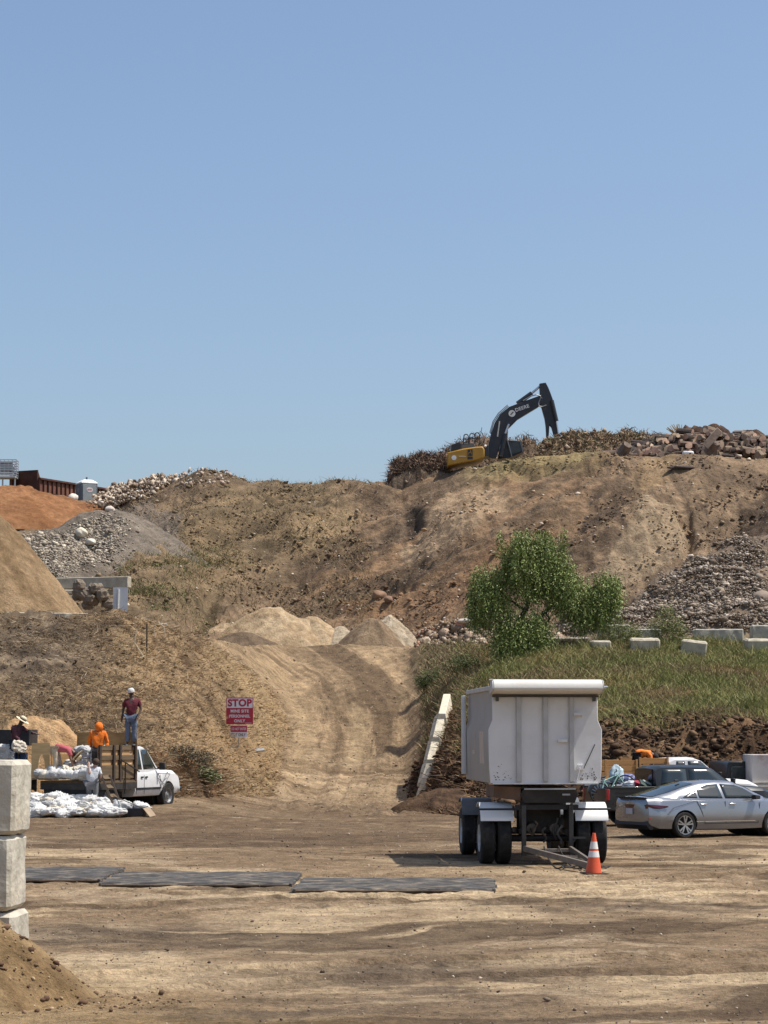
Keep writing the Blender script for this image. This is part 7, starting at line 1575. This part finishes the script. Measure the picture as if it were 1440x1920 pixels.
# ================================================================ PEOPLE
SKIN = mat('skin', (.20, .105, .068), .55, 0, .06, 6); SKINL = mat('pale_skin', (.42, .25, .18), .55, 0, .06, 6)
def skinmesh(name, pts, edges, mt, parent, lvl=2, root=0):
    me = bpy.data.meshes.new(name); me.from_pydata([p[:3] for p in pts], edges, []); me.update()
    o = link(name, me, mt, parent); o.modifiers.new('skin', 'SKIN')
    sk = me.skin_vertices[0].data
    for i, p in enumerate(pts):
        r = p[3]; sk[i].radius = (r, r) if not hasattr(r, '__len__') else r; sk[i].use_root = (i == root)
    o.modifiers['skin'].use_smooth_shade = True
    s = o.modifiers.new('sub', 'SUBSURF'); s.levels = lvl; s.render_levels = lvl
    bake(o); o.data.materials.clear(); o.data.materials.append(mt)
    o.data.polygons.foreach_set('use_smooth', np.ones(len(o.data.polygons), bool)); return o
def person(label, loc, rz, J, shirt, trouser, skin, sleeve=.5, hat=None, hair=None, boots=True, fat=1.0, sc=1.0, group=None):
    """J: joints in metres in the figure's own frame: x to its left-hand side of the view, y into the depth, z up"""
    t = thing('person', label, 'person', loc, rz, group); V = Vector
    j = {k: V(v) * sc for k, v in J.items()}
    pts = []; ed = []
    def add(p, r, par=None):
        pts.append((p.x, p.y, p.z, r * sc)); i = len(pts) - 1
        if par is not None: ed.append((par, i))
        return i
    pv = add(j['pelvis'], .125 * fat); wa = add(j['pelvis'].lerp(j['chest'], .45), .115 * fat, pv); ch = add(j['chest'], .135 * fat, wa)
    nk = add(j['neck'], .055, ch); hd_dir = (j['head'] - j['neck']).normalized()
    h0 = add(j['neck'].lerp(j['head'], .55), .068, nk); h1 = add(j['head'], .095, h0); h2 = add(j['head'] + hd_dir * .06 * sc, .085, h1)
    face = V(J.get('face', (0, -1, 0))).normalized(); side = face.cross(hd_dir).normalized()
    ns = add(j['head'] + face * .105 * sc - hd_dir * .01 * sc, .014, h1); add(j['head'] + face * .085 * sc - hd_dir * .075 * sc, .03, h0)
    for s in (-1, 1): add(j['head'] + side * s * .098 * sc, .018, h1)
    for s in 'LR':
        sh = add(j['sh' + s], .062, ch); el = add(j['el' + s], .043, sh); ha = add(j['ha' + s], .031, el)
        d = (j['ha' + s] - j['el' + s]).normalized(); pm = j['ha' + s] + d * .085 * sc; q = d.cross(face).normalized() if abs(d.dot(face)) < .9 else side
        palm = add(pm, .034, ha)
        for k, (off, L) in enumerate(((-.030, .065), (-.010, .078), (.010, .073), (.030, .058))):
            f1 = pm + q * off * sc + d * L * .55 * sc + face * .006 * sc; a = add(f1, .0095, palm); add(f1 + d * L * .35 * sc + face * .018 * sc, .008, a)
        f1 = j['ha' + s] + d * .05 * sc + q * .045 * sc + face * .02 * sc; a = add(f1, .011, ha)
        add(f1 + d * .03 * sc + face * .012 * sc, .009, a)
        hp_ = add(j['hip' + s], .085 * fat, pv); kn = add(j['kn' + s], .056, hp_); an = add(j['an' + s], .040, kn)
    skinmesh('body', pts, ed, skin, t)
    # shirt
    def garment(name, nodes, edges, mt):
        o = skinmesh(name, [(*(n[0]), n[1] * sc) for n in nodes], edges, mt, t); me = o.data; N = len(me.vertices)
        co = np.empty(N * 3); me.vertices.foreach_get('co', co); co = co.reshape(-1, 3); no = np.empty(N * 3); me.vertices.foreach_get('normal', no); no = no.reshape(-1, 3)
        k = (ridged(co[:, 0] * 9 + co[:, 2] * 3, co[:, 2] * 12 + co[:, 1] * 6, 3, 17) - .62) * .05
        co = co + no * k[:, None]; me.vertices.foreach_set('co', co.ravel()); me.update(); return o
    G = [(j['pelvis'] + (j['chest'] - j['pelvis']) * -.05, .152 * fat), (j['pelvis'].lerp(j['chest'], .45), .150 * fat), (j['chest'], .165 * fat), (j['chest'].lerp(j['neck'], .68), .085)]; E = [(0, 1), (1, 2), (2, 3)]
    for s in 'LR':
        b = len(G); G.append((j['sh' + s], .083)); E.append((2, b))
        if sleeve <= .5: G.append((j['sh' + s].lerp(j['el' + s], .75), .07)); E.append((b, b + 1))
        else: G.append((j['el' + s], .062)); G.append((j['el' + s].lerp(j['ha' + s], .9), .048)); E += [(b, b + 1), (b + 1, b + 2)]
    garment('shirt', G, E, shirt)
    G = [(j['pelvis'], .150 * fat)]; E = []
    for s in 'LR':
        b = len(G); G += [(j['hip' + s], .108 * fat), (j['kn' + s], .082), (j['an' + s] + (j['kn' + s] - j['an' + s]) * .12, .070)]; E += [(0, b), (b, b + 1), (b + 1, b + 2)]
    garment('trousers', G, E, trouser)
    for s in 'LR':
        f = V(J.get('toe', (0, -1, 0))).normalized(); a = j['an' + s]
        m = MB(); m.ball((a.x + f.x * .06, a.y + f.y * .06, a.z - .045), (.05 + abs(f.x) * .08, .05 + abs(f.y) * .08, .05), 12, 8); m.build('boot', BLACK, t, 0, True)
    for s in (-1, 1):
        m = MB(); m.ball(j['head'] + face * .088 * sc + side * s * .034 * sc + hd_dir * .015 * sc, .011, 8, 6); m.build('eye', BLACK, t, 0, True)
    m = MB(); c = j['head'] + face * .093 * sc - hd_dir * .052 * sc; m.ball(c, (.022, .006, .006), 8, 5); m.build('mouth', mat('lips', (.15, .06, .05), .6), t, 0, True)
    rot = hd_dir.to_track_quat('Z', 'Y').to_matrix()
    if hair is not None:
        m = MB(); m.ball((0, 0, 0), (.108, .112, .112), 14, 10); o = m.build('hair', hair, t, 0, True); o.location = j['head'] + hd_dir * .035 * sc - face * .022 * sc
    if hat:
        kind, hm, band = hat
        hc = j['head'] + hd_dir * (.055 if kind == 'cap' else .06) * sc
        m = MB()
        if kind == 'cap':
            m.lathe([(.112, -.02), (.115, .03), (.10, .08), (.06, .115), (0, .125)], 18); o = m.build('cap', hm, t, 0, True)
            b = MB(); b.prism([(.085 * math.cos(a) , .08 + .10 * math.sin(a)) for a in np.linspace(0, math.pi, 9)], -.018, -.008, lambda u, v, w_: (u, -v, w_)); br = b.build('peak', band, o, 0, True); br.rotation_euler = (0, 0, math.atan2(face.y, face.x) + math.pi / 2)
        else:
            m.lathe([(.235, -.01), (.24, .0), (.12, .012), (.115, .09), (.08, .125), (0, .115)], 24); o = m.build('straw_hat', hm, t, 0, True)
            b = MB(); b.lathe([(.122, .014), (.119, .06)], 24); b.build('hat_band', band, o, 0, True)
            b = MB(); b.lathe([(.233, -.014), (.1, .004)], 24); b.build('brim_underside', hm, o, 0, True)
        o.location = hc; o.rotation_euler = rot.to_euler()
    return t
def cloth(n, c): return mat(n, c, .9, 0, .14, 7, .4, 22)
STAND = dict(pelvis=(0, 0, .95), chest=(0, 0, 1.30), neck=(0, 0, 1.50), head=(0, -.01, 1.63), shL=(-.19, 0, 1.42), elL=(-.25, .02, 1.13), haL=(-.24, -.06, .88), shR=(.19, 0, 1.42), elR=(.25, .02, 1.13), haR=(.24, -.06, .88), hipL=(-.09, 0, .90), knL=(-.10, -.01, .49), anL=(-.11, .02, .09), hipR=(.09, 0, .90), knR=(.10, -.01, .49), anR=(.11, .02, .09))
def J(**k): d = dict(STAND); d.update(k); return d
def people():
    t, o, fw, lf, zg, z0, at = LT; th = R(-5)
    straw = cloth('straw', (.52, .42, .25))
    # man in dark red on the stack, looking away to the left
    p = at(1.98, -.93, z0 + 1.05)
    person('man in a dark red shirt, jeans and white cap standing on the loaded truck', p, 0, J(face=(-.85, -.5, -.05), toe=(-.5, -.8, 0), chest=(.02, 0, 1.31), neck=(.02, 0, 1.50), head=(.0, -.01, 1.64), shL=(-.16, -.05, 1.42), elL=(-.25, .02, 1.14), haL=(-.27, -.05, .90), shR=(.22, .04, 1.42), elR=(.30, .03, 1.15), haR=(.22, -.10, .93)), cloth('maroon_cloth', (.105, .012, .022)), cloth('denim', (.105, .135, .19)), mat('dark_skin', (.075, .04, .028), .55), .5, ('cap', cloth('white_cloth', (.6, .58, .55)), cloth('cap_red', (.3, .08, .08))), None, True, 1.08, 1.04)
    # orange hoodie, seen from behind
    p = at(.75, -.42, z0 + .0)
    q = person('worker in an orange hooded jacket seen from behind on the truck bed', p, 0, J(face=(.15, 1, -.1), toe=(.1, 1, 0), head=(.02, .03, 1.62), elL=(-.27, .03, 1.16), haL=(-.22, .20, .98), elR=(.28, .05, 1.14), haR=(.26, -.02, .90)), cloth('orange_cloth', (.75, .17, .012)), cloth('black_cloth', (.022, .018, .02)), SKIN, 1.0, None, None, True, 1.12, 1.05)
    m = MB(); m.ball((.02, .0, 1.68), (.135, .14, .155), 16, 12); m.build('hood', cloth('orange_cloth', (.75, .17, .012)), q, 0, True)
    # pink shirt bending over
    p = at(.12, .75, z0 + .12)
    person('bending worker in a pink shirt, pale trousers and straw hat on the truck bed', p, 0, dict(face=(.25, -.1, -1), toe=(1, -.2, 0), pelvis=(-.02, 0, .92), chest=(.36, -.02, .93), neck=(.56, -.04, .80), head=(.66, -.05, .70), shL=(.46, -.19, .84), elL=(.52, -.22, .56), haL=(.60, -.16, .34), shR=(.46, .16, .84), elR=(.56, .2, .56), haR=(.64, .1, .34), hipL=(-.02, -.10, .86), knL=(.05, -.12, .46), anL=(-.06, -.12, .09), hipR=(.0, .10, .86), knR=(.12, .1, .46), anR=(.22, .1, .09)), cloth('pink_cloth', (.42, .09, .105)), cloth('khaki_cloth', (.47, .39, .29)), SKIN, .5, ('straw', straw, cloth('hat_band_dark', (.08, .05, .04))), cloth('hair_dark', (.02, .015, .012)), True, 1.0, .98)
    # straw hat man on the black truck bed, arm resting on the side
    t2, zg2 = ST; q = P(28, 1450, 74.7)
    pz = P(30, 1338, 74.7).z - 1.84
    person('man in a straw hat and plum shirt resting one arm on the black truck side', (q.x, 74.6, pz), 0, J(face=(.75, .2, -.6), toe=(.6, -.4, 0), pelvis=(0, 0, .95), chest=(.06, 0, 1.28), neck=(.14, 0, 1.47), head=(.21, -.01, 1.58), shL=(-.02, -.15, 1.40), elL=(.05, -.18, 1.12), haL=(.2, -.2, .95), shR=(.18, .14, 1.40), elR=(.38, .25, 1.25), haR=(.60, .30, 1.20)), cloth('plum_cloth', (.085, .03, .04)), cloth('navy_cloth', (.012, .018, .03)), mat('dark_skin', (.075, .04, .028)), 1.0, ('straw', cloth('pale_straw', (.62, .54, .38)), cloth('hat_band_olive', (.08, .08, .05))), None, True, 1.0, 1.0)
    # woman on the ground shielding her face
    q = P(173, 1500, 71.3)
    person('woman in a white shirt and grey trousers raising a hand to her face', (q.x, 71.3, gz(q.x, 71.3) + .1), R(0), J(face=(-.5, .7, .1), toe=(-.6, .6, 0), pelvis=(-.04, 0, .93), chest=(.02, 0, 1.26), neck=(.07, 0, 1.44), head=(.09, 0, 1.56), shL=(-.12, -.05, 1.36), elL=(-.06, -.28, 1.22), haL=(-.09, -.16, 1.46), shR=(.2, .05, 1.36), elR=(.26, .08, 1.1), haR=(.05, .25, 1.02)), cloth('white_shirt', (.58, .60, .62)), cloth('grey_cloth', (.15, .15, .155)), SKINL, .5, None, cloth('hair_brown', (.06, .035, .025)), True, 1.28, .97)
    # bending worker behind the plank sides
    t3, o3, fw3, lf3 = WST; p = o3 + fw3 * .38 + lf3 * .0; zt = P(1210, 1401, p.y).z; z_ = zt - 1.02 - .10
    person('bending worker in an orange shirt behind the wooden plank sides', (P(1203, 1400, p.y).x, p.y, z_), 0, dict(face=(.3, -.2, -1), toe=(1, 0, 0), pelvis=(-.17, 0, .86), chest=(.12, 0, 1.0), neck=(.32, 0, .90), head=(.42, -.02, .82), shL=(.22, -.18, .92), elL=(.30, -.2, .62), haL=(.42, -.16, .42), shR=(.22, .17, .92), elR=(.32, .2, .62), haR=(.42, .14, .42), hipL=(-.16, -.1, .82), knL=(-.02, -.1, .44), anL=(-.14, -.1, .09), hipR=(-.14, .1, .82), knR=(0, .1, .44), anR=(.05, .1, .09)), cloth('bright_orange_cloth', (.85, .22, .03)), cloth('black_cloth', (.022, .018, .02)), SKIN, .5, None, cloth('hair_dark', (.02, .015, .012)), True, 1.12, 1.0)
people()
